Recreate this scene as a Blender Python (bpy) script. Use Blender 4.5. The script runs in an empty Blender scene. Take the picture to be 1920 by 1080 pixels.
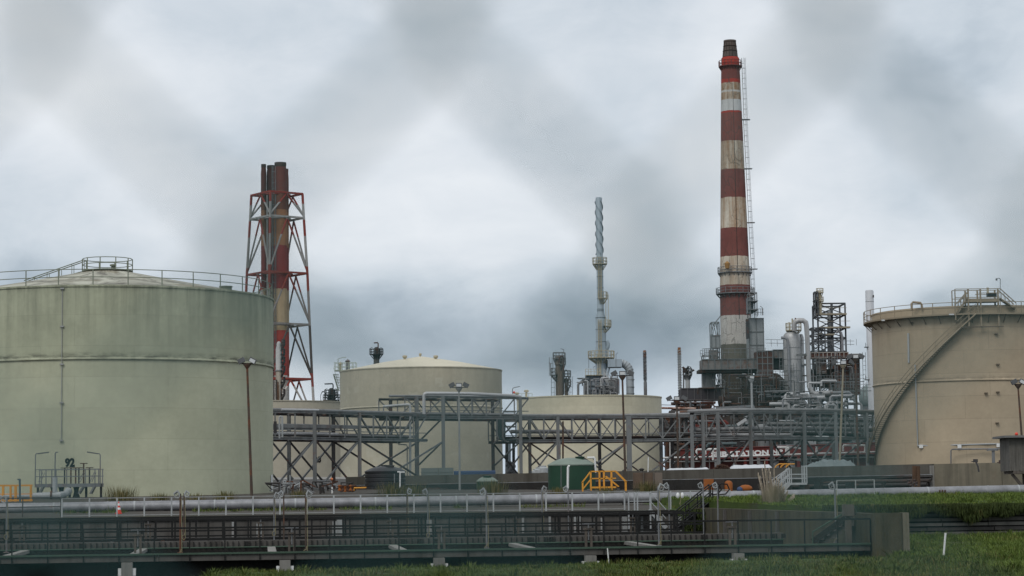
import bpy, math, random
from math import sin, cos, pi, radians, sqrt, atan2
from mathutils import Vector, Matrix, noise as mnoise
random.seed(7)
SC = bpy.context.scene
COL = SC.collection
V = Vector
# ------------------------------------------------------------------ camera model (surveyed from the photograph)
F = 4183.4; PIT = radians(5.4086); ROLL = radians(0.7054); EYE = 3.0
CP, SP, CR, SR = cos(PIT), sin(PIT), cos(ROLL), sin(ROLL)
def at(px, py, Y):
    """world point at depth Y seen in direction (px, py) of the surveyed view"""
    dx, dy = px - 960.0, py - 540.0
    xx = CR * dx - SR * dy; u = -(SR * dx + CR * dy)
    k = Y / (F * CP - u * SP)
    return V((xx * k, Y, EYE + (F * SP + u * CP) * k))
def zat(py, px, Y): return at(px, py, Y).z
def xat(px, py, Y): return at(px, py, Y).x
def m(px, Y): return px * Y / F          # pixels -> metres at depth Y
TH = radians(6.5)
CT, ST = cos(TH), sin(TH)
def uv(u, v, z=0.0): return V((u * CT - v * ST, u * ST + v * CT, z))
def to_uv(x, y): return (x * CT + y * ST, -x * ST + y * CT)
def u_of(px, v):                          # basin coordinate u seen at column px on the line v
    t = (px - 960.0) / F
    x = t * v / (CT - t * ST); y = x / t if abs(t) > 1e-6 else v / CT
    return to_uv(x, y)[0]
def z_uv(px, py, v):                      # height of the point seen at (px, py) on the line v
    u = u_of(px, v); return at(px, py, uv(u, v).y).z

# ------------------------------------------------------------------ materials
MATS = {}
def new_mat(name):
    mt = bpy.data.materials.new(name); mt.use_nodes = True
    nt = mt.node_tree; nt.nodes.clear()
    out = nt.nodes.new('ShaderNodeOutputMaterial'); b = nt.nodes.new('ShaderNodeBsdfPrincipled')
    nt.links.new(b.outputs[0], out.inputs[0])
    return mt, nt, b
class NT:
    def __init__(s, nt): s.nt = nt
    def n(s, t, **kw):
        nd = s.nt.nodes.new('ShaderNode' + t)
        for k, v in kw.items(): setattr(nd, k, v)
        return nd
    def l(s, a, b): s.nt.links.new(a, b)
    def val(s, sock, v):
        if isinstance(v, bpy.types.NodeSocket): s.l(v, sock)
        else: sock.default_value = v
    def math(s, op, a, b=0.0, clamp=False):
        nd = s.n('Math', operation=op, use_clamp=clamp); s.val(nd.inputs[0], a); s.val(nd.inputs[1], b); return nd.outputs[0]
    def mix(s, f, a, b, blend='MIX'):
        nd = s.n('Mix', data_type='RGBA', blend_type=blend)
        s.val(nd.inputs[0], f); s.val(nd.inputs[6], a if not isinstance(a, tuple) else (*a, 1)[:4]); s.val(nd.inputs[7], b if not isinstance(b, tuple) else (*b, 1)[:4])
        return nd.outputs[2]
    def ramp(s, f, stops, interp='LINEAR'):
        nd = s.n('ValToRGB'); cr = nd.color_ramp; cr.interpolation = interp
        while len(cr.elements) < len(stops): cr.elements.new(0.5)
        for e, (p, c) in zip(cr.elements, stops):
            e.position = p; e.color = (c, c, c, 1) if isinstance(c, (int, float)) else (*c, 1)[:4]
        s.l(f, nd.inputs[0]); return nd.outputs[0]
    def noise(s, vec, scale, detail=4.0, rough=0.55, dist=0.0):
        nd = s.n('TexNoise'); s.l(vec, nd.inputs['Vector']); nd.inputs['Scale'].default_value = scale
        nd.inputs['Detail'].default_value = detail; nd.inputs['Roughness'].default_value = rough; nd.inputs['Distortion'].default_value = dist
        return nd.outputs[0]
    def scaled(s, vec, sc, loc=(0, 0, 0)):
        nd = s.n('Mapping'); nd.inputs['Scale'].default_value = sc; nd.inputs['Location'].default_value = loc; s.l(vec, nd.inputs[0]); return nd.outputs[0]

def M(name, col, rough=0.75, metal=0.0, var=0.25, scale=0.6, streak=0.0, sscale=1.2, scol=(0.03, 0.028, 0.025), rust=0.0, rscale=0.7,
      rcol=(0.13, 0.045, 0.02), bump=0.0, bscale=6.0, island=0.0, spec=0.3):
    if name in MATS: return MATS[name]
    mt, nt, b = new_mat(name); g = NT(nt)
    pos = g.n('NewGeometry').outputs['Position']
    n1 = g.noise(pos, scale, 6, 0.62)
    n2 = g.noise(pos, scale * 9.0, 3, 0.6)
    f = g.math('ADD', g.math('MULTIPLY', n1, 0.7), g.math('MULTIPLY', n2, 0.3))
    k = g.math('MULTIPLY_ADD', g.math('SUBTRACT', f, 0.5), 2.6 * var); k.node.inputs[2].default_value = 1.0
    if island:
        ri = g.n('NewGeometry').outputs['Random Per Island']
        k = g.math('MULTIPLY', k, g.math('ADD', g.math('MULTIPLY', ri, island), 1 - island / 2))
    vm = g.n('VectorMath', operation='SCALE'); vm.inputs[0].default_value = col; g.l(k, vm.inputs['Scale'])
    c = vm.outputs[0]
    if streak:
        sv = g.scaled(pos, (sscale, sscale, sscale * 0.05))
        sm = g.ramp(g.noise(sv, 1.0, 4, 0.65), [(0.48, 0.0), (0.72, 1.0)])
        c = g.mix(g.math('MULTIPLY', sm, streak), c, scol)
    if rust:
        rm = g.ramp(g.noise(pos, rscale, 7, 0.72), [(0.62 - 0.3 * rust, 0.0), (0.70 - 0.25 * rust, 1.0)])
        rc = g.mix(g.noise(pos, rscale * 4, 3), tuple(x * 0.45 for x in rcol), tuple(x * 1.5 for x in rcol))
        c = g.mix(g.math('MULTIPLY', rm, min(1, rust * 1.6)), c, rc)
        b.inputs['Roughness'].default_value = rough
    g.l(c, b.inputs['Base Color'])
    b.inputs['Roughness'].default_value = rough; b.inputs['Metallic'].default_value = metal
    b.inputs['Specular IOR Level'].default_value = spec
    if bump:
        bn = g.n('Bump'); bn.inputs['Strength'].default_value = bump; bn.inputs['Distance'].default_value = 0.05
        g.l(g.noise(pos, bscale, 5, 0.6), bn.inputs['Height']); g.l(bn.outputs[0], b.inputs['Normal'])
    MATS[name] = mt; return mt

def tank_mat(name, col, R, zrim, zring=None, dirt=0.5, plate=(6.1, 2.3), patch=None, seam=0.30, streakcol=(0.05, 0.05, 0.04), warm=None):
    """painted steel plate shell: plate seams, run-off streaks below the rims, dirt and repaint patches"""
    mt, nt, b = new_mat(name); g = NT(nt)
    oc = g.n('TexCoord').outputs['Object']
    sx = g.n('SeparateXYZ'); g.l(oc, sx.inputs[0])
    ang = g.math('ARCTAN2', sx.outputs[0], g.math('MULTIPLY', sx.outputs[1], -1.0))
    s = g.math('MULTIPLY', ang, R); z = sx.outputs[2]
    cb = g.n('CombineXYZ'); g.l(s, cb.inputs[0]); g.l(z, cb.inputs[1])
    vec = cb.outputs[0]
    br = g.n('TexBrick'); g.l(vec, br.inputs['Vector'])
    br.inputs['Color1'].default_value = (1, 1, 1, 1); br.inputs['Color2'].default_value = (0.93, 0.93, 0.92, 1); br.inputs['Mortar'].default_value = (1 - seam, 1 - seam, 1 - seam, 1)
    br.inputs['Scale'].default_value = 1.0; br.inputs['Mortar Size'].default_value = 0.022; br.inputs['Mortar Smooth'].default_value = 0.4
    br.inputs['Brick Width'].default_value = plate[0]; br.inputs['Row Height'].default_value = plate[1]; br.offset = 0.37
    c = g.mix(1.0, tuple(col), br.outputs['Color'], 'MULTIPLY')
    n1 = g.noise(vec, 0.16, 5, 0.6); c = g.mix(1.0, c, g.ramp(n1, [(0.3, 0.84), (0.7, 1.06)]), 'MULTIPLY')
    n3 = g.noise(vec, 1.7, 5, 0.7); c = g.mix(1.0, c, g.ramp(n3, [(0.3, 0.93), (0.7, 1.04)]), 'MULTIPLY')
    # vertical run-off streaks, strongest under the rim and the ring
    sv = g.scaled(vec, (1.1, 0.045, 1)); st = g.ramp(g.noise(sv, 1.0, 6, 0.7), [(0.42, 0.0), (0.75, 1.0)])
    sv2 = g.scaled(vec, (0.33, 0.10, 1), (3, 7, 0)); st2 = g.ramp(g.noise(sv2, 1.0, 5, 0.7, 0.4), [(0.45, 0.0), (0.72, 1.0)])
    def below(z0, L): return g.math('MULTIPLY', g.math('GREATER_THAN', z0, z), g.math('SUBTRACT', 1.0, g.math('DIVIDE', g.math('SUBTRACT', z0, z), L), True))
    w = below(zrim, 7.0)
    w = g.math('MULTIPLY', w, g.math('ADD', g.math('MULTIPLY', st, 0.75), g.math('MULTIPLY', st2, 0.55)))
    c = g.mix(g.math('MULTIPLY', w, dirt, True), c, streakcol)
    c = g.mix(g.math('MULTIPLY', g.math('MULTIPLY', below(zrim, 0.55), st), dirt * 0.8, True), c, (0.02, 0.02, 0.017))
    if zring:
        nr = g.ramp(g.noise(g.scaled(vec, (0.8, 2.5, 1)), 1.0, 5, 0.7), [(0.4, 0.0), (0.65, 1.0)])
        up = g.math('SUBTRACT', 1.0, g.math('DIVIDE', g.math('ABSOLUTE', g.math('SUBTRACT', z, zring + 0.15)), 0.45), True)
        c = g.mix(g.math('MULTIPLY', g.math('MULTIPLY', up, nr), dirt * 1.1, True), c, (0.03, 0.03, 0.025))
        c = g.mix(g.math('MULTIPLY', g.math('MULTIPLY', below(zring, 3.0), st), dirt * 0.25, True), c, streakcol)
    if zring and dirt > 0.7:   # the older, greyer upper courses
        gt = g.math('MULTIPLY', g.math('GREATER_THAN', z, zring), g.ramp(n1, [(0.25, 0.85), (0.75, 0.35)])); c = g.mix(gt, c, g.mix(1.0, c, (0.80, 0.83, 0.82), 'MULTIPLY'))
    if patch:
        vo = g.n('TexVoronoi', distance='CHEBYCHEV'); vo.inputs['Scale'].default_value = 0.42; g.l(vec, vo.inputs['Vector'])
        pm = g.math('MULTIPLY', g.math('LESS_THAN', vo.outputs['Distance'], 0.28), g.math('GREATER_THAN', g.noise(vec, 0.35, 2), 0.54))
        c = g.mix(g.math('MULTIPLY', pm, 0.45), c, patch)
    if warm:   # sun-yellowed lower courses
        c = g.mix(g.math('MULTIPLY', g.ramp(g.noise(vec, 0.12, 3), [(0.35, 0), (0.7, 1)]), 0.5), c, g.mix(1.0, c, warm, 'MULTIPLY'))
    g.l(c, b.inputs['Base Color']); b.inputs['Roughness'].default_value = 0.7; b.inputs['Specular IOR Level'].default_value = 0.25
    bn = g.n('Bump'); bn.inputs['Strength'].default_value = 0.12; bn.inputs['Distance'].default_value = 0.08
    g.l(g.noise(vec, 0.9, 4), bn.inputs['Height']); g.l(bn.outputs[0], b.inputs['Normal'])
    return mt

def band_mat(name, bands, rusty=(0.25, 0.145, 0.075), crack=False, soot=None, z_ramp=True):
    """paint bands by height with rust runs; bands = [(z_from, colour, rust amount)] from the ground up, world heights"""
    mt, nt, b = new_mat(name); g = NT(nt)
    pos = g.n('NewGeometry').outputs['Position']
    sx = g.n('SeparateXYZ'); g.l(pos, sx.inputs[0]); z = sx.outputs[2]
    wob = g.math('MULTIPLY', g.math('SUBTRACT', g.noise(pos, 1.2, 2), 0.5), 0.25)
    z0, z1 = bands[0][0], bands[-1][0] + 10
    t = g.math('DIVIDE', g.math('SUBTRACT', g.math('ADD', z, wob), z0), z1 - z0, True)
    st = [((bz - z0) / (z1 - z0), bc) for bz, bc, br_ in bands]; sr = [((bz - z0) / (z1 - z0), br_) for bz, bc, br_ in bands]
    c = g.ramp(t, st, 'CONSTANT'); ra = g.ramp(t, sr, 'CONSTANT')
    c = g.mix(1.0, c, g.ramp(g.noise(pos, 0.35, 6, 0.65), [(0.25, 0.72), (0.75, 1.12)]), 'MULTIPLY')
    sv = g.scaled(pos, (0.85, 0.85, 0.05)); rm = g.ramp(g.noise(sv, 1.0, 6, 0.72), [(0.37, 0.0), (0.56, 1.0)])
    blot = g.ramp(g.noise(pos, 1.6, 6, 0.75), [(0.5, 0.0), (0.58, 1.0)])
    fl = g.math('MULTIPLY', ra, g.math('ADD', g.math('MULTIPLY', rm, 0.85), g.math('MULTIPLY', blot, 0.18)), True)
    rc = g.mix(g.noise(pos, 2.0, 4), tuple(x * 0.6 for x in rusty), tuple(x * 1.35 for x in rusty))
    c = g.mix(fl, c, rc)
    dk = g.ramp(g.noise(g.scaled(pos, (1.4, 1.4, 0.05)), 1.0, 5, 0.7), [(0.52, 0.0), (0.8, 0.5)])
    c = g.mix(dk, c, (0.04, 0.03, 0.028))
    if crack:
        vo = g.n('TexVoronoi', feature='DISTANCE_TO_EDGE'); vo.inputs['Scale'].default_value = 0.8; g.l(g.scaled(pos, (1, 1, 0.55)), vo.inputs['Vector'])
        ck = g.math('MULTIPLY', g.math('LESS_THAN', vo.outputs['Distance'], 0.03), g.math('GREATER_THAN', g.noise(pos, 0.4, 3), 0.5))
        c = g.mix(g.math('MULTIPLY', ck, 0.45), c, (0.05, 0.045, 0.04))
    g.l(c, b.inputs['Base Color']); b.inputs['Roughness'].default_value = 0.8; b.inputs['Specular IOR Level'].default_value = 0.2
    return mt

# ------------------------------------------------------------------ mesh collector
class MB:
    def __init__(s): s.v = []; s.f = []
    def add(s, vs, fs):
        o = len(s.v); s.v += [tuple(p) for p in vs]; s.f += [tuple(i + o for i in f) for f in fs]; return s
    def box(s, c, d, rz=0.0, mat=None):
        hx, hy, hz = d[0] / 2, d[1] / 2, d[2] / 2; cz, sz = cos(rz), sin(rz); vs = []
        for k in (-1, 1):
            for a, b_ in ((-1, -1), (1, -1), (1, 1), (-1, 1)):
                x, y = a * hx, b_ * hy; vs.append((c[0] + x * cz - y * sz, c[1] + x * sz + y * cz, c[2] + k * hz))
        return s.add(vs, [(3, 2, 1, 0), (4, 5, 6, 7), (0, 1, 5, 4), (1, 2, 6, 5), (2, 3, 7, 6), (3, 0, 4, 7)])
    def bar(s, p, q, w, h=None, up=(0, 0, 1)):
        p, q = V(p), V(q); h = h or w; d = (q - p)
        if d.length < 1e-6: return s
        d.normalize(); upv = V(up)
        if abs(d.dot(upv)) > 0.98: upv = V((0, 1, 0))
        a = d.cross(upv).normalized(); b_ = a.cross(d).normalized(); vs = []
        for c in (p, q):
            for i, j in ((-1, -1), (1, -1), (1, 1), (-1, 1)): vs.append(c + a * (i * w / 2) + b_ * (j * h / 2))
        return s.add(vs, [(0, 1, 2, 3), (7, 6, 5, 4), (4, 5, 1, 0), (5, 6, 2, 1), (6, 7, 3, 2), (7, 4, 0, 3)])
    def ibeam(s, p, q, w, h):
        p, q = V(p), V(q); t = w * 0.16
        o = V((0, 0, h / 2 - t / 2)) if abs((q - p).normalized().z) < 0.7 else V((0, h / 2 - t / 2, 0))
        s.bar(p + o, q + o, w, t); s.bar(p - o, q - o, w, t)
        s.bar(p, q, t, h - 2 * t - 0.004) if abs((q - p).normalized().z) < 0.7 else s.bar(p, q, t, h - 2 * t - 0.004, (0, 1, 0)); return s
    def hcol(s, p, q, w):      # H section column
        p, q = V(p), V(q); t = w * 0.14
        for k in (-1, 1): s.box(((p.x + q.x) / 2, p.y + k * (w / 2 - t / 2), (p.z + q.z) / 2), (w, t, q.z - p.z))
        s.box(((p.x + q.x) / 2, p.y, (p.z + q.z) / 2), (t, w - 2 * t - 0.004, q.z - p.z)); return s
    def path(s, pts, r, n=8, cap=True):
        pts = [V(p) for p in pts]; N = len(pts); rs = r if isinstance(r, (list, tuple)) else [r] * N
        prev = None; o = len(s.v)
        for i, p in enumerate(pts):
            a = pts[max(0, i - 1)]; b_ = pts[min(N - 1, i + 1)]; d = (b_ - a)
            d = d.normalized() if d.length > 1e-9 else V((0, 0, 1))
            if prev is None:
                up = V((0, 0, 1)) if abs(d.z) < 0.95 else V((1, 0, 0)); e = d.cross(up).normalized()
            else:
                e = (prev - d * prev.dot(d)); e = e.normalized() if e.length > 1e-6 else d.orthogonal().normalized()
            prev = e; g_ = d.cross(e)
            k = 1.0
            if 0 < i < N - 1:
                c_ = (pts[i] - pts[i - 1]).normalized().dot((pts[i + 1] - pts[i]).normalized()); k = 1 / max(0.6, sqrt(max(0.0, (1 + c_) / 2)))
            for j in range(n):
                t = 2 * pi * j / n; s.v.append(tuple(p + (e * cos(t) + g_ * sin(t)) * rs[i] * (k if n > 4 else 1)))
        for i in range(N - 1):
            for j in range(n):
                s.f.append((o + i * n + j, o + i * n + (j + 1) % n, o + (i + 1) * n + (j + 1) % n, o + (i + 1) * n + j))
        if cap: s.f.append(tuple(o + j for j in range(n))[::-1]); s.f.append(tuple(o + (N - 1) * n + j for j in range(n)))
        return s
    def tube(s, p, q, r, r2=None, n=8): return s.path([p, q], [r, r if r2 is None else r2], n)
    def lathe(s, c, prof, n=48, a0=0.0, a1=2 * pi, closed=False):
        o = len(s.v); full = abs(a1 - a0 - 2 * pi) < 1e-6; na = n if full else n + 1
        for r, z in prof:
            for j in range(na):
                t = a0 + (a1 - a0) * j / n; s.v.append((c[0] + r * cos(t), c[1] + r * sin(t), c[2] + z))
        for i in range(len(prof) - 1):
            for j in range(n):
                k = (j + 1) % na
                s.f.append((o + i * na + j, o + i * na + k, o + (i + 1) * na + k, o + (i + 1) * na + j))
        return s
    def arc(s, c, R, z, r, a0, a1, n=24, sides=6):
        return s.path([(c[0] + R * cos(a0 + (a1 - a0) * i / n), c[1] + R * sin(a0 + (a1 - a0) * i / n), c[2] + z) for i in range(n + 1)], r, sides)
    def sphere(s, c, r, n=12, sq=(1, 1, 1)):
        o = len(s.v); k = n // 2
        for i in range(k + 1):
            a = pi * i / k
            for j in range(n): t = 2 * pi * j / n; s.v.append((c[0] + r * sq[0] * sin(a) * cos(t), c[1] + r * sq[1] * sin(a) * sin(t), c[2] + r * sq[2] * cos(a)))
        for i in range(k):
            for j in range(n): s.f.append((o + i * n + j, o + (i + 1) * n + j, o + (i + 1) * n + (j + 1) % n, o + i * n + (j + 1) % n))
        return s
    def build(s, name, mat, parent=None, local=False, smooth=35, **kw):
        me = bpy.data.meshes.new(name)
        off = V((0, 0, 0))
        if parent is not None and not local: off = world_loc(parent)
        me.from_pydata([(p[0] - off.x, p[1] - off.y, p[2] - off.z) for p in s.v] if off.length else s.v, [], s.f)
        me.materials.append(mat)
        if smooth:
            me.polygons.foreach_set('use_smooth', [True] * len(me.polygons)); me.set_sharp_from_angle(angle=radians(smooth))
        o = bpy.data.objects.new(name, me); COL.objects.link(o)
        if parent is not None: o.parent = parent
        for k, v in kw.items(): o[k] = v
        return o
def world_loc(o):
    p = V(o.location)
    while o.parent: o = o.parent; p = p + V(o.location)
    return p
def thing(name, label, cat, loc=(0, 0, 0), group=None):
    o = bpy.data.objects.new(name, None); COL.objects.link(o); o.location = loc; o.empty_display_size = 0.3
    o['label'] = label; o['category'] = cat
    if group: o['group'] = group
    return o
def tag(o, label, cat, group=None):
    o['label'] = label; o['category'] = cat
    if group: o['group'] = group
    return o
def solo(mb, name, mat, label, cat, group=None, origin=None, smooth=35):
    """a thing that is a single mesh, its origin at its base"""
    if origin is None:
        xs = [p[0] for p in mb.v]; ys = [p[1] for p in mb.v]; zs = [p[2] for p in mb.v]
        origin = ((min(xs) + max(xs)) / 2, (min(ys) + max(ys)) / 2, min(zs))
    mb.v = [(p[0] - origin[0], p[1] - origin[1], p[2] - origin[2]) for p in mb.v]
    o = mb.build(name, mat, None, True, smooth); o.location = origin; return tag(o, label, cat, group)
def struct(mb, name, mat, smooth=0):
    o = mb.build(name, mat, None, True, smooth); o['kind'] = 'structure'; return o
def dup(root, loc, label=None):
    r = root.copy(); COL.objects.link(r); r.location = loc
    if label: r['label'] = label
    for ch in list(root.children):
        c = ch.copy(); COL.objects.link(c); c.parent = r
        for g in ch.children: d = g.copy(); COL.objects.link(d); d.parent = c
    return r
def text_mesh(txt, height, sx=1.0, bold=0.03, space=1.0):
    cu = bpy.data.curves.new('lettering', 'FONT'); cu.body = txt; cu.size = 1.0; cu.offset = bold; cu.space_character = space; cu.resolution_u = 4
    ob = bpy.data.objects.new('lettering', cu); COL.objects.link(ob)
    dg = bpy.context.evaluated_depsgraph_get(); me = bpy.data.meshes.new_from_object(ob.evaluated_get(dg))
    vs = [tuple(v.co) for v in me.vertices]; fs = [tuple(p.vertices) for p in me.polygons]
    bpy.data.objects.remove(ob); bpy.data.curves.remove(cu); bpy.data.meshes.remove(me)
    x0 = min(v[0] for v in vs); x1 = max(v[0] for v in vs); y0 = min(v[1] for v in vs); y1 = max(v[1] for v in vs); k = height / (y1 - y0)
    return [((v[0] - (x0 + x1) / 2) * k * sx, (v[1] - y0) * k) for v in vs], fs
ORD = ['first', 'second', 'third', 'fourth', 'fifth', 'sixth', 'seventh', 'eighth', 'ninth', 'tenth', 'eleventh', 'twelfth', 'thirteenth', 'fourteenth', 'fifteenth']

# palette
steel = M('galvanised_steel', (0.17, 0.18, 0.19), 0.6, 0.2, 0.3, 0.5, streak=0.5, rust=0.28)
rack_m = M('weathered_rack_steel', (0.15, 0.16, 0.165), 0.7, 0.1, 0.35, 0.35, streak=0.6, rust=0.22)
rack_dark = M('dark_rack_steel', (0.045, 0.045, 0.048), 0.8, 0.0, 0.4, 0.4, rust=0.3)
pale_steel = M('pale_grey_steel', (0.34, 0.36, 0.37), 0.6, 0.1, 0.2, 0.5, streak=0.3, rust=0.12)
rail_grey = M('grey_handrail_paint', (0.24, 0.25, 0.25), 0.65, 0.1, 0.3, 0.8, rust=0.2)
black_rail = M('tarred_black_rail', (0.006, 0.0065, 0.0065), 0.7, 0, 0.5, 0.8)
green_rail = M('mossy_green_rail', (0.045, 0.075, 0.055), 0.85, 0, 0.5, 0.9, rust=0.1)
concrete = M('old_concrete', (0.082, 0.078, 0.073), 0.92, 0, 0.45, 0.5, streak=0.75, sscale=1.5, bump=0.25)
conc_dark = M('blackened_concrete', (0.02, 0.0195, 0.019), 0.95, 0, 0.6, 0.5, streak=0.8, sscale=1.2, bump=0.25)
conc_pale = M('pale_concrete', (0.19, 0.185, 0.172), 0.92, 0, 0.35, 0.5, streak=0.5, sscale=2.0, bump=0.2)
conc_moss = M('mossy_concrete', (0.06, 0.055, 0.036), 0.95, 0, 0.7, 0.5, streak=0.95, sscale=1.6, scol=(0.012, 0.013, 0.008), rust=0.25, rscale=0.3, rcol=(0.075, 0.06, 0.014), bump=0.25)
bund_m = M('bund_concrete', (0.085, 0.08, 0.07), 0.95, 0, 0.4, 0.35, streak=0.8, sscale=0.9, scol=(0.04, 0.035, 0.028))
bund_brown = M('brown_bund_concrete', (0.16, 0.145, 0.11), 0.95, 0, 0.35, 0.4, streak=0.7, sscale=0.8, rust=0.06)
alu = M('aluminium_cladding', (0.235, 0.24, 0.255), 0.5, 0.3, 0.55, 1.6, streak=0.3, bump=0.15, bscale=3)
silver = M('silver_vessel_cladding', (0.37, 0.375, 0.38), 0.5, 0.25, 0.3, 0.5, streak=0.6, sscale=0.9, scol=(0.12, 0.11, 0.10))
bluegrey = M('blue_grey_stack_paint', (0.31, 0.37, 0.42), 0.55, 0.1, 0.15, 0.3, streak=0.2)
cream_m = M('cream_steel_paint', (0.38, 0.345, 0.255), 0.6, 0, 0.25, 0.5, rust=0.15)
rusty = M('rusted_steel', (0.065, 0.036, 0.026), 0.9, 0, 0.6, 0.5, rust=0.42, rcol=(0.12, 0.045, 0.02))
dark_rust = M('dark_furnace_casing', (0.045, 0.036, 0.032), 0.9, 0, 0.5, 0.3, streak=0.5, rust=0.3, rcol=(0.09, 0.035, 0.02))
duct_grey = M('ribbed_duct_grey', (0.24, 0.26, 0.27), 0.7, 0.1, 0.25, 0.3, streak=0.4, rust=0.1)
rust_pole = M('rusty_pole', (0.065, 0.05, 0.04), 0.85, 0, 0.5, 1.0, rust=0.4)
lamp_m = M('lamp_housing', (0.10, 0.105, 0.11), 0.6, 0.2, 0.3, 2.0)
lens_m = M('lamp_glass', (0.5, 0.52, 0.53), 0.25, 0.0, 0.15, 4.0, spec=0.6)
yellow = M('safety_yellow', (0.56, 0.26, 0.035), 0.6, 0, 0.25, 1.0, rust=0.06)
orange_m = M('orange_equipment', (0.24, 0.075, 0.015), 0.7, 0, 0.4, 1.0)
white_p = M('white_paint', (0.62, 0.63, 0.63), 0.6, 0, 0.15, 1.0, rust=0.03)
black_p = M('black_lettering', (0.006, 0.006, 0.007), 0.8, 0, 0.1, 1.0)
rope_m = M('straw_rope', (0.22, 0.20, 0.12), 0.9, 0, 0.3, 3.0)
red_p = M('bright_red_plastic', (0.55, 0.045, 0.025), 0.5, 0, 0.1, 2.0)
maroon = M('maroon_fascia', (0.115, 0.018, 0.016), 0.8, 0, 0.35, 0.3, streak=0.3)
poly_black = M('black_polyethylene', (0.018, 0.019, 0.022), 0.5, 0, 0.25, 1.0, streak=0.15, scol=(0.06, 0.055, 0.05))
poly_green = M('dark_green_polyethylene', (0.012, 0.046, 0.027), 0.55, 0, 0.25, 0.8, streak=0.3, scol=(0.03, 0.055, 0.035))
poly_dome = M('faded_green_dome', (0.17, 0.21, 0.18), 0.7, 0, 0.2, 1.5, streak=0.15)
tarp_w = M('white_tarpaulin', (0.46, 0.48, 0.51), 0.6, 0, 0.12, 0.8)
tarp_g = M('grey_green_tarpaulin', (0.15, 0.18, 0.185), 0.6, 0, 0.25, 0.8)
timber = M('weathered_timber', (0.095, 0.082, 0.07), 0.95, 0, 0.5, 1.2, streak=0.5, sscale=5)
blue_p = M('faded_blue_sheet', (0.035, 0.06, 0.13), 0.7, 0, 0.2, 1.0)

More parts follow.
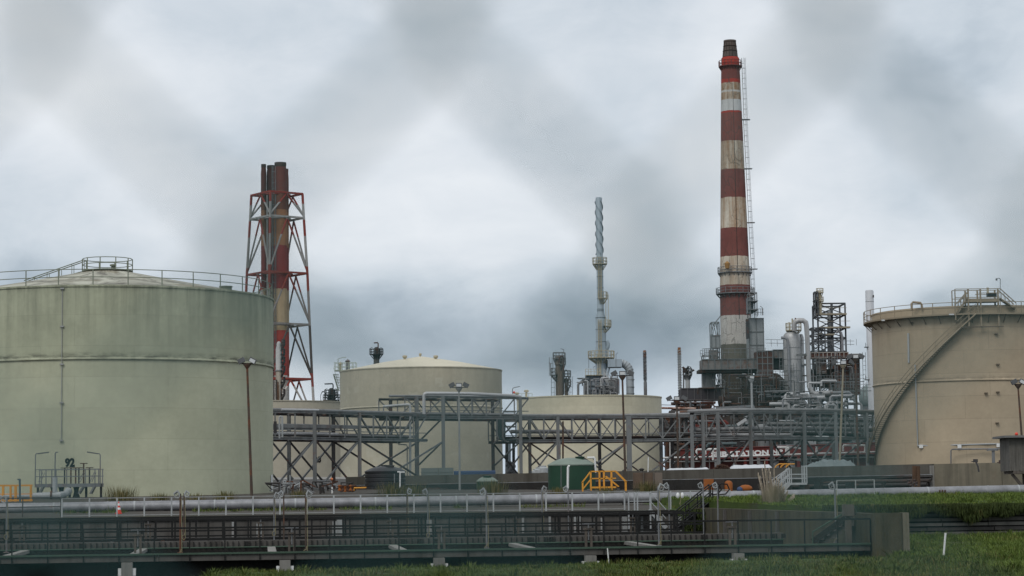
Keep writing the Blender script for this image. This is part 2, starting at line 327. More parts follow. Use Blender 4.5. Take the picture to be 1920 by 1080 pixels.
# ------------------------------------------------------------------ render set-up, camera, light, sky
def setup():
    cam = bpy.data.cameras.new('camera'); co = bpy.data.objects.new('camera', cam); COL.objects.link(co)
    co.location = (0, 0, EYE)
    co.rotation_mode = 'QUATERNION'
    co.rotation_quaternion = (Matrix.Rotation(pi / 2 + PIT, 3, 'X') @ Matrix.Rotation(-ROLL, 3, 'Z')).to_quaternion()
    cam.sensor_width = 36; cam.lens = F * 36 / 1920; cam.clip_start = 0.05; cam.clip_end = 9000
    cam.dof.use_dof = True; cam.dof.focus_distance = 210; cam.dof.aperture_fstop = (cam.lens / 1000) / 0.0195
    SC.camera = co
    w = bpy.data.worlds.new('World'); SC.world = w; w.use_nodes = True; nt = w.node_tree; nt.nodes.clear(); g = NT(nt)
    out = g.n('OutputWorld'); bg1 = g.n('Background'); bg2 = g.n('Background'); mx = g.n('MixShader')
    sky = g.n('TexSky'); sky.sky_type = 'NISHITA'; sky.sun_disc = False; sky.sun_elevation = radians(48); sky.sun_rotation = radians(205)
    g.l(sky.outputs[0], bg1.inputs[0]); bg1.inputs[1].default_value = 0.1
    d = g.n('TexCoord').outputs['Generated']
    sx = g.n('SeparateXYZ'); g.l(d, sx.inputs[0]); z = sx.outputs[2]
    n1 = g.noise(g.scaled(d, (5.2, 5.2, 9.0), (1.3, 0.4, 0.25)), 1.0, 5, 0.5, 0.6)
    n2 = g.noise(g.scaled(d, (17, 17, 34), (4.1, 0.2, 1.0)), 1.0, 7, 0.6, 0.35)
    n3 = g.noise(g.scaled(d, (1.6, 1.6, 3.0), (0.2, 5, 1.0)), 1.0, 3, 0.5)
    cl = g.math('ADD', g.math('ADD', g.math('MULTIPLY', n1, 0.58), g.math('MULTIPLY', n2, 0.24)), g.math('MULTIPLY', n3, 0.18))
    # broad brighter and darker cloud masses with ragged edges
    nv = g.n('TexNoise'); g.l(g.scaled(d, (13, 13, 24)), nv.inputs['Vector']); nv.inputs['Scale'].default_value = 1.0; nv.inputs['Detail'].default_value = 6
    wv = g.n('VectorMath', operation='MULTIPLY_ADD'); g.l(nv.outputs['Color'], wv.inputs[0]); wv.inputs[1].default_value = (0.10, 0.0, 0.05); g.l(d, wv.inputs[2])
    for px, py, rad, amt in ((800, 320, 0.085, 0.10), (90, 200, 0.07, 0.07), (1480, 520, 0.06, 0.07), (630, 600, 0.055, -0.10), (1000, 640, 0.05, -0.03), (1270, 610, 0.045, -0.06), (1700, 160, 0.08, -0.07), (400, 420, 0.05, -0.06), (1880, 620, 0.05, -0.05)):
        q = (at(px, py, 100) - V((0, 0, EYE))).normalized()
        vm = g.n('VectorMath', operation='DISTANCE'); mp = g.scaled(wv.outputs[0], (1, 1, 1.7)); g.l(mp, vm.inputs[0]); vm.inputs[1].default_value = (q.x + 0.05, q.y, (q.z + 0.025) * 1.7)
        cl = g.math('ADD', cl, g.math('MULTIPLY', g.ramp(g.math('DIVIDE', vm.outputs['Value'], rad * 1.5, True), [(0.0, 1.0), (1.0, 0.0)], 'EASE'), amt))
    # darker cloud base a few degrees above the horizon, paler strip below it
    band = g.ramp(z, [(0.0, 0.02), (0.035, 0.03), (0.062, -0.0), (0.085, 0.0), (0.13, 0.05), (0.22, 0.075), (0.6, 0.09)])
    dark = g.ramp(z, [(0.0, 0.0), (0.042, 0.02), (0.062, 0.10), (0.082, 0.06), (0.115, 0.0)])
    cl = g.math('SUBTRACT', g.math('ADD', cl, band), dark)
    cc = g.ramp(cl, [(0.28, (0.235, 0.29, 0.345)), (0.38, (0.36, 0.42, 0.48)), (0.46, (0.50, 0.555, 0.61)), (0.56, (0.61, 0.65, 0.695)), (0.70, (0.73, 0.755, 0.785))])
    hz = g.ramp(z, [(0.0, 0.9), (0.03, 0.85), (0.058, 0.0)])
    cc = g.mix(g.math('MULTIPLY', hz, 0.65), cc, (0.43, 0.53, 0.65))
    g.l(cc, bg2.inputs[0]); bg2.inputs[1].default_value = 1.2
    mx.inputs[0].default_value = 0.94; g.l(bg1.outputs[0], mx.inputs[1]); g.l(bg2.outputs[0], mx.inputs[2]); g.l(mx.outputs[0], out.inputs[0])
    su = bpy.data.lights.new('sun', 'SUN'); so = bpy.data.objects.new('sun', su); COL.objects.link(so)
    su.energy = 1.5; su.angle = radians(25); su.color = (1.0, 0.95, 0.87)
    az = radians(205); el = radians(48)      # from behind the camera, a little to the left
    sd = V((sin(az) * cos(el), cos(az) * cos(el), sin(el))); so.location = sd * 100
    so.rotation_euler = (-sd).to_track_quat('-Z', 'Y').to_euler()
    vs = SC.view_settings; vs.view_transform = 'Standard'; vs.look = 'None'; vs.exposure = 0; vs.gamma = 1
    SC.render.engine = 'CYCLES'; SC.cycles.use_denoising = True; SC.cycles.denoiser = 'OPENIMAGEDENOISE'; SC.cycles.denoising_prefilter = 'ACCURATE'; SC.cycles.denoising_input_passes = 'RGB_ALBEDO_NORMAL'; SC.cycles.max_bounces = 6; SC.cycles.caustics_reflective = False; SC.cycles.caustics_refractive = False
setup()

# ------------------------------------------------------------------ ground
UE = u_of(1633, 87.3)        # the basin's right end wall
UG = u_of(352, 83)           # left end of the grass mound
DECK = 1.02
def lerp(a, b, t): t = max(0.0, min(1.0, t)); return a + (b - a) * t
def prof(x, pts):
    for (a, za), (b, zb) in zip(pts, pts[1:]):
        if x <= b: return lerp(za, zb, (x - a) / (b - a))
    return pts[-1][1]
FRONT = [(-50, 1.3), (30, 1.25), (62, 0.5), (76, 0.32), (81, 0.40), (83.5, 0.47), (85.2, 0.36), (86.6, -0.3), (88.5, -0.6), (130.6, -0.6), (130.7, 2.2), (134, 2.42), (140, 2.6), (150, 2.95), (166, 3.35), (200, 4.0), (232, 4.3), (4000, 4.3)]
LEFTG = [(-50, 1.3), (30, 1.1), (60, 0.2), (74, -0.35), (88.5, -0.6), (130.6, -0.6), (130.7, 2.2), (134, 2.42), (140, 2.6), (150, 2.95), (166, 3.35), (200, 4.0), (232, 4.3), (4000, 4.3)]
RIGHT = [(-50, 1.3), (30, 1.25), (62, 0.55), (76, 0.42), (84, 0.6), (88, 0.66), (94, 0.92), (99.4, 1.14), (99.9, 1.16), (100.0, 2.42), (104, 2.55), (125, 2.8), (140, 2.98), (150, 3.1), (166, 3.35), (200, 4.0), (232, 4.3), (4000, 4.3)]
def gz(u, v):
    if u > UE + 0.55: z = prof(v, RIGHT)
    else: z = lerp(prof(v, LEFTG), prof(v, FRONT) + (0.15 if v < 84 else 0.0) * max(0.0, min(1.0, (u - 6) / 12)), (u - UG + 1.0) / 1.9)
    k = 0.0
    if v < 130 and not (86 < v < 131 and u < UE): k = 0.10
    elif u > UE and v < 140: k = 0.12
    return z + k * (mnoise.noise(V((u * 0.35, v * 0.35, 0))) + 0.6 * mnoise.noise(V((u * 1.1, v * 1.1, 3))))
def ground():
    us = [-2500, -600, -200, -80] + [-48 + i * 1.0 for i in range(73)] + [UE, UE + 0.5, UE + 0.6] + [26.5 + i for i in range(28)] + [80, 200, 600, 2500]
    us = sorted(set(us))
    vs = [-50, 0, 20, 30, 40, 50, 56, 62, 66] + [70 + i for i in range(14)] + [84, 85.2, 86, 86.6, 87.5, 88.5, 91, 94, 97, 99.4, 99.9, 100.0, 101, 102.5, 104, 108, 112, 116, 120, 125, 130.0, 130.6, 130.7, 132, 134, 137, 140, 145, 150, 158, 166, 175, 185, 200, 215, 232, 260, 320, 420, 600, 1200, 4000]
    mb = MB(); n = len(us)
    for v in vs:
        for u in us: p = uv(u, v, 0); mb.v.append((p.x, p.y, gz(u, v)))
    for j in range(len(vs) - 1):
        for i in range(n - 1): mb.f.append((j * n + i, j * n + i + 1, (j + 1) * n + i + 1, (j + 1) * n + i))
    mt, nt, b = new_mat('ground_earth'); g = NT(nt)
    pos = g.n('NewGeometry').outputs['Position']; sx = g.n('SeparateXYZ'); g.l(pos, sx.inputs[0])
    v_ = g.math('ADD', g.math('MULTIPLY', sx.outputs[0], -ST), g.math('MULTIPLY', sx.outputs[1], CT))
    grav = g.mix(g.noise(pos, 3.0, 6, 0.7), (0.03, 0.028, 0.025), (0.10, 0.093, 0.083))
    gr = g.mix(g.noise(pos, 0.8, 6, 0.7), (0.028, 0.045, 0.011), (0.065, 0.095, 0.024))
    gr = g.mix(g.ramp(g.noise(pos, 0.25, 4), [(0.52, 0), (0.66, 0.7)]), gr, (0.05, 0.043, 0.03))
    far = g.ramp(g.math('DIVIDE', g.math('ADD', v_, g.math('MULTIPLY', g.noise(pos, 0.5, 4), 4)), 400.0), [(0.325, 0.0), (0.335, 1.0)])
    u_ = g.math('ADD', g.math('MULTIPLY', sx.outputs[0], CT), g.math('MULTIPLY', sx.outputs[1], ST))
    pad = g.math('MULTIPLY', g.math('GREATER_THAN', u_, UE - 0.2), g.math('LESS_THAN', v_, 141.0)); far = g.math('MULTIPLY', far, g.math('SUBTRACT', 1.0, pad))
    wet = g.mix(g.math('GREATER_THAN', 0.05, sx.outputs[2]), g.mix(far, gr, grav), (0.012, 0.012, 0.01))
    g.l(wet, b.inputs['Base Color']); b.inputs['Roughness'].default_value = 0.95; b.inputs['Specular IOR Level'].default_value = 0.1
    struct(mb, 'ground', mt, 30)
ground()
def water():
    mt, nt, b = new_mat('basin_water'); g = NT(nt); pos = g.n('NewGeometry').outputs['Position']
    g.l(g.mix(g.noise(pos, 0.4, 4), (0.003, 0.004, 0.004), (0.008, 0.008, 0.007)), b.inputs['Base Color']); b.inputs['Roughness'].default_value = 0.35
    b.inputs['Specular IOR Level'].default_value = 0.25
    bn = g.n('Bump'); bn.inputs['Strength'].default_value = 0.4; bn.inputs['Distance'].default_value = 0.03; g.l(g.noise(pos, 3.0, 3), bn.inputs['Height']); g.l(bn.outputs[0], b.inputs['Normal'])
    mb = MB(); mb.add([uv(-60, 89.4, 0.35), uv(UE, 89.4, 0.35), uv(UE, 130.2, 0.35), uv(-60, 130.2, 0.35)], [(0, 1, 2, 3)])
    struct(mb, 'water', mt)
water()
def leaf_mat(name, ca, cb, dry=(0.16, 0.13, 0.05), dryness=0.12, scale=0.5):
    mt, nt, b = new_mat(name); g = NT(nt); geo = g.n('NewGeometry'); pos = geo.outputs['Position']; ri = geo.outputs['Random Per Island']
    f = g.math('ADD', g.math('MULTIPLY', g.ramp(g.noise(pos, scale, 5, 0.65), [(0.3, 0), (0.7, 1)]), 0.65), g.math('MULTIPLY', ri, 0.55), True)
    c = g.mix(f, ca, cb)
    dm = g.math('GREATER_THAN', g.math('ADD', g.math('MULTIPLY', g.noise(pos, scale * 0.7, 3), 0.6), g.math('MULTIPLY', ri, 0.4)), 0.78 - dryness)
    c = g.mix(g.math('MULTIPLY', dm, 0.6), c, dry)
    g.l(c, b.inputs['Base Color']); b.inputs['Roughness'].default_value = 0.7; b.inputs['Specular IOR Level'].default_value = 0.12
    return mt
grass_m = leaf_mat('meadow_grass', (0.02, 0.036, 0.008), (0.088, 0.118, 0.027), dryness=0.13, scale=0.33)
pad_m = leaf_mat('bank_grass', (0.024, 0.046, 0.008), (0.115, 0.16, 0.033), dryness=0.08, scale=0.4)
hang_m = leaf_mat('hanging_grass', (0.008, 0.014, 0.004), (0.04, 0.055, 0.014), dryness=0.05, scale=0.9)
weed_m = leaf_mat('dry_weeds', (0.035, 0.045, 0.015), (0.11, 0.11, 0.045), dry=(0.2, 0.16, 0.08), dryness=0.3)
pampas_m = leaf_mat('pampas_leaves', (0.14, 0.13, 0.075), (0.30, 0.27, 0.19), dry=(0.34, 0.30, 0.23), dryness=0.4, scale=1.5)
plume_m = M('pampas_plumes', (0.50, 0.44, 0.36), 0.95, 0, 0.25, 3.0, island=0.3)
def blade(mb, p, h, w, lean, a, seg=2):
    d = V((cos(a), sin(a), 0)); s = V((-sin(a), cos(a), 0)) * w / 2; o = len(mb.v)
    mid = p + V((0, 0, h * 0.6)) + d * lean * 0.35; tip = p + V((0, 0, h)) + d * lean
    mb.v += [tuple(p - s), tuple(p + s), tuple(mid - s * 0.7), tuple(mid + s * 0.7), tuple(tip)]
    mb.f += [(o, o + 1, o + 3, o + 2), (o + 2, o + 3, o + 4)]
def grass_patch(name, mat, u0, u1, v0, v1, n, h0, h1, w, skip=None):
    mb = MB()
    for i in range(n):
        u = random.uniform(u0, u1); v = random.uniform(v0, v1)
        if skip and skip(u, v): continue
        z = gz(u, v); cl = 0.75 + 0.9 * mnoise.noise(V((u * 0.9, v * 0.9, 9)))
        h = random.uniform(h0, h1) * max(0.35, cl) * (1.55 if mnoise.noise(V((u * 0.6, v * 0.45, 31))) > 0.42 else 1.0); a = random.uniform(0, 2 * pi)
        p = uv(u, v, z - 0.03); blade(mb, p, h, w * random.uniform(0.6, 1.3), h * random.uniform(0.1, 0.75), a)
    for i in range(int(n / 420)):                             # taller, broader weeds in clumps
        u = random.uniform(u0, u1); v = random.uniform(v0, v1)
        if skip and skip(u, v): continue
        k = random.uniform(0.5, 1.2)
        for j in range(45):
            a = random.uniform(0, 2 * pi); r = random.random() * 0.4 * k; p = uv(u, v, gz(u, v) - 0.03) + V((r * cos(a), r * sin(a), 0)); h = random.uniform(0.12, 0.34) * k; blade(mb, p, h, 0.034, h * random.uniform(0.3, 1.1), a)
    o = mb.build(name, mat, None, True, 0); o['kind'] = 'stuff'; return o
g1 = grass_patch('grass', grass_m, UG - 0.9, UE + 0.5, 60, 85.4, 90000, 0.08, 0.21, 0.024, lambda u, v: u < UG - 0.6 + 1.1 * random.random())
tag(g1, 'rough green grass growing along the foot of the concrete basin', 'grass')
g2 = grass_patch('grass', pad_m, UE + 0.5, 36, 60, 99.3, 95000, 0.08, 0.26, 0.028)
tag(g2, 'green grass and low weeds on the bank below the timber crib wall', 'grass')
g3 = grass_patch('grass', pad_m, UE + 0.4, 49, 99.6, 138.5, 70000, 0.08, 0.22, 0.035, lambda u, v: v > 137.4)
tag(g3, 'bright green grass on the raised bank in front of the silver pipeline', 'grass')
g4 = grass_patch('grass', grass_m, -46, 20, 135.5, 138.3, 5200, 0.10, 0.30, 0.05, lambda u, v: mnoise.noise(V((u * 0.25, 0, 5))) < -0.02)
tag(g4, 'patchy green grass growing along the underside of the silver pipeline', 'grass')
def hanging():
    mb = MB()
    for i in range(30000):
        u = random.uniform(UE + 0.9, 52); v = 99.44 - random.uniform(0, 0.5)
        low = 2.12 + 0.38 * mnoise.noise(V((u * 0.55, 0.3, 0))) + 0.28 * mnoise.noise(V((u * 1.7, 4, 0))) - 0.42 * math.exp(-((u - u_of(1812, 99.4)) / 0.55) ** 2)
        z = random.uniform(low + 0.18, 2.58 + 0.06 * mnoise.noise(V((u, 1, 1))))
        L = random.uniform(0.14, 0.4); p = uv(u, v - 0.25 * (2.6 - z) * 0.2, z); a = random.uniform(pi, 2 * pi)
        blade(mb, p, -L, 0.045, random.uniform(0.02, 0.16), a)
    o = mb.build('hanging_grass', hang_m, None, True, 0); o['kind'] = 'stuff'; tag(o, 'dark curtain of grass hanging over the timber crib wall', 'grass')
    mb = MB()
    for i in range(2600):
        v = random.uniform(121.5, 126); low = 1.25 + 0.3 * mnoise.noise(V((v * 0.9, 0, 0)))
        z = random.uniform(low, 2.35); p = uv(UE - random.uniform(0.02, 0.3), v, z); blade(mb, p, -random.uniform(0.12, 0.3), 0.05, 0.1, random.uniform(0, 6.28))
    solo(mb, 'hanging_ivy', hang_m, 'dark trailing plant over the far end of the basin end wall', 'plant', smooth=0)
hanging()

# ------------------------------------------------------------------ basin (oil separator) in the foreground
U0 = -46.0
def beam_uv(mb, u0, v0, z0, u1, v1, z1): # axis-aligned box in basin coordinates
    c = uv((u0 + u1) / 2, (v0 + v1) / 2, (z0 + z1) / 2); mb.box(c, (u1 - u0, v1 - v0, z1 - z0), TH)
def railing(name, label, pts, posts, h, levels, r, mat, group, post_low=0.0, post_off=(0, 0), square=True, post_mat=None, pw=None, spacing_even=True):
    """pts polyline of base points; posts spacing; levels: heights of the rails"""
    root = thing(name, label, 'railing', pts[0], group)
    for lz in levels:
        mb = MB(); P = [V(p) + V((0, 0, lz)) for p in pts]
        if square:
            for a, b_ in zip(P, P[1:]): mb.bar(a, b_, r * 2, r * 2.2)
        else: mb.path(P, r, 6)
        mb.build('rail', mat, root)
    proto = None; L = 0; out = []
    for a, b_ in zip(pts, pts[1:]):
        a, b_ = V(a), V(b_); d = (b_ - a).length; n = max(1, round(d / posts))
        for i in range(n + (1 if (b_ - V(pts[-1])).length < 1e-6 else 0)): out.append(a + (b_ - a) * (i / n))
    jt = 0.0 if spacing_even else 0.32
    for i, p in enumerate(out[:100]):
        if jt and 0 < i < len(out) - 1: p = p + (V(pts[-1]) - V(pts[0])).normalized() * random.uniform(-jt, jt) * posts; out[i] = p
        if proto is None:
            mb = MB(); w = pw or r * 2.4; mb.box((post_off[0], post_off[1], (h + post_low) / 2), (w, w, h - post_low), TH)
            proto = mb.build('post', post_mat or mat, root, True); proto.location = p - V(pts[0])
        else:
            o = proto.copy(); COL.objects.link(o); o.parent = root; o.location = p - V(pts[0])
    return root
def basin():
    # near channel wall: concrete beam, dark recessed wall, pillars
    t = thing('basin_wall', 'stained concrete edge beam and dark wall along the front of the basin', 'wall', uv(0, 88, -0.5))
    mb = MB()
    u = U0
    while u < UE - 0.2:                                     # cast in bays with open joints
        u1 = min(UE - 0.02, u + 6.02); beam_uv(mb, u + 0.012, 88.0, DECK - 0.25, u1 - 0.012, 88.36, DECK); u = u1
    mb.build('edge_beam', concrete, t)
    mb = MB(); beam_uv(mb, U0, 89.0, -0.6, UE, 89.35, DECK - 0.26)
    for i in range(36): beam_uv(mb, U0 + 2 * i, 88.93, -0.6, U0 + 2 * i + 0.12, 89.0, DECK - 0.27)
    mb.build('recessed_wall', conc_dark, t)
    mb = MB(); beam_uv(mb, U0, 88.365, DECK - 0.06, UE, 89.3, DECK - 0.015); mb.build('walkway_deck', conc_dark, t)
    # concrete pillars with white side plates
    k = 0
    for px in (-50, 237, 531, 818, 1100, 1375):
        u = u_of(px, 87.7); zt = DECK - 0.27
        p = thing('concrete_pillar', 'grey concrete pillar with white side plates under the basin edge, %s from the left' % ORD[max(0, k - 1)] if k else 'grey concrete pillar at the left end of the basin edge', 'pillar', uv(u, 87.72, -0.4), 'concrete pillars under the basin edge')
        mb = MB(); beam_uv(mb, u - 0.21, 87.5, -0.7, u + 0.21, 87.98, zt); mb.build('pillar_body', conc_pale, p)
        for s in (-1, 1):
            mb = MB(); beam_uv(mb, u + s * 0.275 - 0.06, 87.55, zt - 0.50, u + s * 0.275 + 0.06, 87.9, zt - 0.22); mb.build('side_plate', white_p, p)
        k += 1
    base = [uv(U0, 87.955, DECK), uv(UE - 0.05, 87.955, DECK)]
    railing('handrail', 'black handrail with green lower rails on the front edge of the basin', base, 1.35, 1.02, (1.02, 0.03), 0.033, black_rail, 'basin handrails', post_low=-0.27, pw=0.05)
    # re-colour the toe rail
    tr = [o for o in COL.objects if o.name.startswith('rail') and o.parent and o.parent.name == 'handrail'][-1]; tr.data.materials[0] = green_rail
    # second channel wall with the ladder-like tray
    t = thing('channel_wall', 'concrete channel wall carrying a green ladder-like tray inside the basin', 'wall', uv(0, 99, 0))
    mb = MB(); beam_uv(mb, U0, 99.1, -0.6, UE - 1.0, 99.5, 1.08); mb.build('wall_base', conc_dark, t)
    mb = MB(); beam_uv(mb, U0, 99.05, 1.09, UE - 1.0, 99.55, 1.35); mb.build('wall_beam', concrete, t)
    mb = MB(); u = U0
    while u < UE - 1.0:
        beam_uv(mb, u, 98.95, 1.08, u + random.choice((0.035, 0.04, 0.05)), 99.045, 1.32); u += 0.245
        if random.random() < 0.09: beam_uv(mb, u - 0.2, 99.0, 1.12, u - 0.04, 99.046, 1.31)
    mb.build('tray_rungs', conc_dark, t)
    mb = MB(); mb.tube(uv(U0, 98.9, 1.06), uv(UE - 1.0, 98.9, 1.06), 0.035, n=6); mb.build('tray_rail', green_rail, t)
    # cross struts between the two walls
    k = 0
    for px in (2, 245, 508, 757, 1003, 1240):
        u = u_of(px, 89.6); mb = MB()
        mb.bar(uv(u, 89.36, DECK - 0.1), uv(u, 99.03, 1.0), 0.34, 0.14)
        solo(mb, 'cross_strut', conc_pale, 'pale concrete strut across the near channel, %s from the left' % ORD[k], 'strut', 'concrete struts across the near channel'); k += 1
    # far walkways
    for (va, vb, zd, nm) in ((112.2, 113.6, 1.12, 'nearer'), (117.6, 119.2, 1.2, 'farther')):
        t = thing('basin_walkway', 'dark concrete walkway across the middle of the basin, the %s of two' % nm, 'walkway', uv(0, va, 0))
        mb = MB(); beam_uv(mb, U0, va, zd - 0.22, UE - 2, vb, zd); mb.build('walkway_deck', conc_dark, t)
        for i in range(15):
            mb = MB(); uu = U0 + 3 + i * 4.6; beam_uv(mb, uu, va + 0.3, -0.6, uu + 0.4, vb - 0.3, zd - 0.222); mb.build('support', concrete, t)
        railing('handrail', 'black handrail on the %s walkway in the middle of the basin' % nm, [uv(U0, va + 0.05, zd), uv(UE - 2, va + 0.05, zd)], 1.75, 1.06, (1.06, 0.52, 0.1), 0.036, black_rail, 'basin handrails', pw=0.08, spacing_even=False)
        railing('handrail', 'black handrail along the back edge of the %s basin walkway' % nm, [uv(U0, vb - 0.05, zd), uv(UE - 2.2, vb - 0.05, zd)], 2.3, 1.08, (1.08, 0.5), 0.036, black_rail, 'basin handrails', pw=0.1, spacing_even=False)
    k = 0
    for px in (20, 95, 205, 300, 415, 520, 640, 770, 865, 985, 1100, 1190):
        u = u_of(px, 108); mb = MB(); w_ = random.uniform(0.08, 0.22); beam_uv(mb, u, 108.0, 0.2, u + w_, 108.2, random.uniform(1.0, 1.5)); beam_uv(mb, u - 0.2, 107.9, 0.25, u + w_ + 0.2, 108.3, 0.42)
        solo(mb, 'sluice_post', random.choice((rail_grey, concrete, conc_dark, rusty)), 'short sluice post in the dark middle channel, %s from the left' % ORD[k], 'post', 'short sluice posts in the middle channel'); k += 1
    t = thing('skimmer_pipe', 'long black skimmer pipe lying along the middle channel of the basin', 'pipe', uv(0, 105, 0.5))
    mb = MB(); mb.path([uv(U0 + i * 4, 105 + 0.05 * (i % 2), 0.62 + 0.03 * (i % 3)) for i in range(17)], 0.15, 10); mb.build('pipe', conc_dark, t)
    for i in range(16): mb = MB(); beam_uv(mb, U0 + 2 + i * 4, 104.8, -0.5, U0 + 2.25 + i * 4, 105.2, 0.5); mb.build('support', conc_dark, t)
    # retaining wall behind the basin
    t = thing('retaining_wall', 'long grey concrete retaining wall between basin and pipeline', 'wall', uv(0, 130.4, 0))
    mb = MB(); u = U0
    while u < UE - 0.2:
        u1 = min(UE - 0.01, u + 5.5); beam_uv(mb, u + 0.015, 130.3, -0.6, u1 - 0.015, 130.75, 2.0); u = u1
    mb.build('wall_panel', concrete, t)
    mb = MB(); beam_uv(mb, U0, 130.2, 2.0, UE, 131.0, 2.24); mb.build('coping', concrete, t)
    i = 0
    for px in (432, 478, 620, 628, 795, 973, 1023, 1070, 1077, 1120, 1160, 1195, 1222, 1230, 1265, 1292, 1305):
        u = u_of(px, 130.1); mb = MB(); beam_uv(mb, u, 130.0, 1.0, u + random.choice((0.12, 0.16, 0.3)), 130.19, random.uniform(1.85, 1.97)); mb.build('bracket', rail_grey, t)
    # back handrail beside the pipeline
    pts = [uv(u_of(-30, 132.3), 132.3, 2.28), uv(u_of(113, 132.3), 132.3, 2.3)]
    railing('handrail', 'dark handrail section along the pipeline at the far left', pts, 1.75, 1.12, (1.12, 0.6), 0.028, rack_dark, 'pipeline handrails', pw=0.06)
    pts = [uv(u_of(115, 132.0), 132.0, 2.26), uv(u_of(1165, 132.0), 132.0, 2.26)]
    railing('handrail', 'long grey handrail with pale posts in front of the silver pipeline', pts, 1.57, 1.10, (1.10, 0.10), 0.024, rail_grey, 'pipeline handrails', pw=0.085, post_mat=pale_steel)
    pts = [uv(u_of(1214, 132.0), 132.0, 2.2), uv(u_of(1362, 132.0), 132.0, 2.25)]
    railing('handrail', 'short grey handrail between the grey steps and the grass bank', pts, 1.2, 1.15, (1.15,), 0.026, rail_grey, 'pipeline handrails', pw=0.07, post_mat=pale_steel)
    pts = [uv(u_of(1562, 134.0), 134.0, 2.85), uv(u_of(1632, 134.0), 134.0, 2.87)]
    railing('handrail', 'short grey handrail on the grass bank beside the pipeline', pts, 1.25, 1.05, (1.05,), 0.026, rail_grey, 'pipeline handrails', pw=0.06, post_mat=pale_steel)
    # end wall
    t = thing('end_wall', 'mossy concrete end wall closing the right side of the basin', 'wall', uv(UE, 88, 0.3))
    zt = z_uv(1640, 963, 87.5); zf = z_uv(1330, 952, 122)
    mb = MB(); o = [uv(UE, 87.6, -0.6), uv(UE + 0.5, 87.6, -0.6), uv(UE + 0.5, 125, -0.6), uv(UE, 125, -0.6)]
    tp = [uv(UE, 87.6, zt), uv(UE + 0.5, 87.6, zt), uv(UE + 0.5, 125, zf), uv(UE, 125, zf)]
    mb.add(o + tp, [(3, 2, 1, 0), (4, 5, 6, 7), (0, 1, 5, 4), (1, 2, 6, 5), (2, 3, 7, 6), (3, 0, 4, 7)]); mb.build('wall_panel', conc_moss, t)
    mb = MB(); beam_uv(mb, UE - 0.1, 87.0, -0.3, UE + 1.0, 87.58, zt + 0.02); mb.build('buttress', conc_moss, t)
    mb = MB(); beam_uv(mb, UE + 1.01, 86.98, -0.3, UE + 1.27, 87.56, zt + 0.03); mb.build('buttress_edge', M('pale_mossy_edge', (0.14, 0.13, 0.10), 0.95, 0, 0.5, 1.5, streak=0.6, sscale=3, scol=(0.07, 0.06, 0.025)), t)
    mb = MB()
    for v in (104, 110, 116): beam_uv(mb, UE - 0.14, v, -0.6, UE - 0.003, v + 0.3, lerp(zt, zf, (v - 88) / 37) - 0.05)
    mb.build('rib', concrete, t)
    t = thing('concrete_steps', 'narrow concrete steps climbing to the top of the basin end wall', 'steps', uv(UE - 1.8, 91, DECK))
    mb = MB()
    for i in range(7): beam_uv(mb, UE - 1.9 + i * 0.26, 90.2, DECK - 0.3 + i * 0.17, UE - 1.66 + i * 0.26, 91.2, DECK + i * 0.17)
    mb.build('tread', concrete, t)
    mb = MB(); mb.bar(uv(UE - 1.9, 90.1, DECK + 0.1), uv(UE - 0.1, 90.1, DECK + 1.3), 0.06, 0.25); mb.build('stringer', conc_dark, t)
    mb = MB(); mb.path([uv(UE - 1.9, 90.05, DECK), uv(UE - 1.9, 90.05, DECK + 0.5), uv(UE - 0.1, 90.05, DECK + 1.5), uv(UE - 0.02, 90.05, DECK + 1.25)], 0.03, 6); mb.build('handrail', green_rail, t)
    u = u_of(1582, 89.0)
    t = thing('timber_post', 'brown timber post with thick top standing by the basin steps', 'post', uv(u, 89, DECK - 0.2))
    mb = MB(); beam_uv(mb, u - 0.12, 88.9, DECK - 0.3, u + 0.1, 89.1, 2.15); mb.build('post_shaft', timber, t)
    mb = MB(); beam_uv(mb, u - 0.22, 88.8, 2.153, u + 0.2, 89.15, 2.62); mb.build('post_head', timber, t)
    u = u_of(1525, 100.0)
    mb = MB(); mb.lathe(uv(u, 100, 0.9), [(0.0, 0), (0.3, 0), (0.34, 0.1), (0.3, 0.9), (0.36, 1.0), (0.36, 1.1), (0.0, 1.12)], 14)
    solo(mb, 'valve_stand', rusty, 'rust brown round valve stand beside the basin end wall', 'valve')
    # crib wall under the grass bank
    t = thing('crib_wall', 'dark stacked timber and concrete crib wall below the grass bank', 'wall', uv(UE + 1, 99.5, 1.2))
    for i in range(6):
        mb = MB(); z0 = 1.12 + i * 0.215; u = UE + 1.0
        while u < 55:
            u1 = u + random.uniform(2.0, 3.4); beam_uv(mb, u + 0.02, 99.46 + 0.03 * (i % 2), z0, u1 - 0.02, 99.75, z0 + random.uniform(0.12, 0.165)); u = u1
        mb.build('crib_log', M('crib_timber_%d' % (i % 3), ((0.10, 0.095, 0.09), (0.06, 0.057, 0.055), (0.145, 0.14, 0.13))[i % 3], 0.95, 0, 0.6, 0.9, streak=0.5, sscale=2), t)
    mb = MB(); beam_uv(mb, UE + 1.0, 99.76, 0.9, 55, 99.86, 2.38); mb.build('backing', conc_dark, t)
basin()

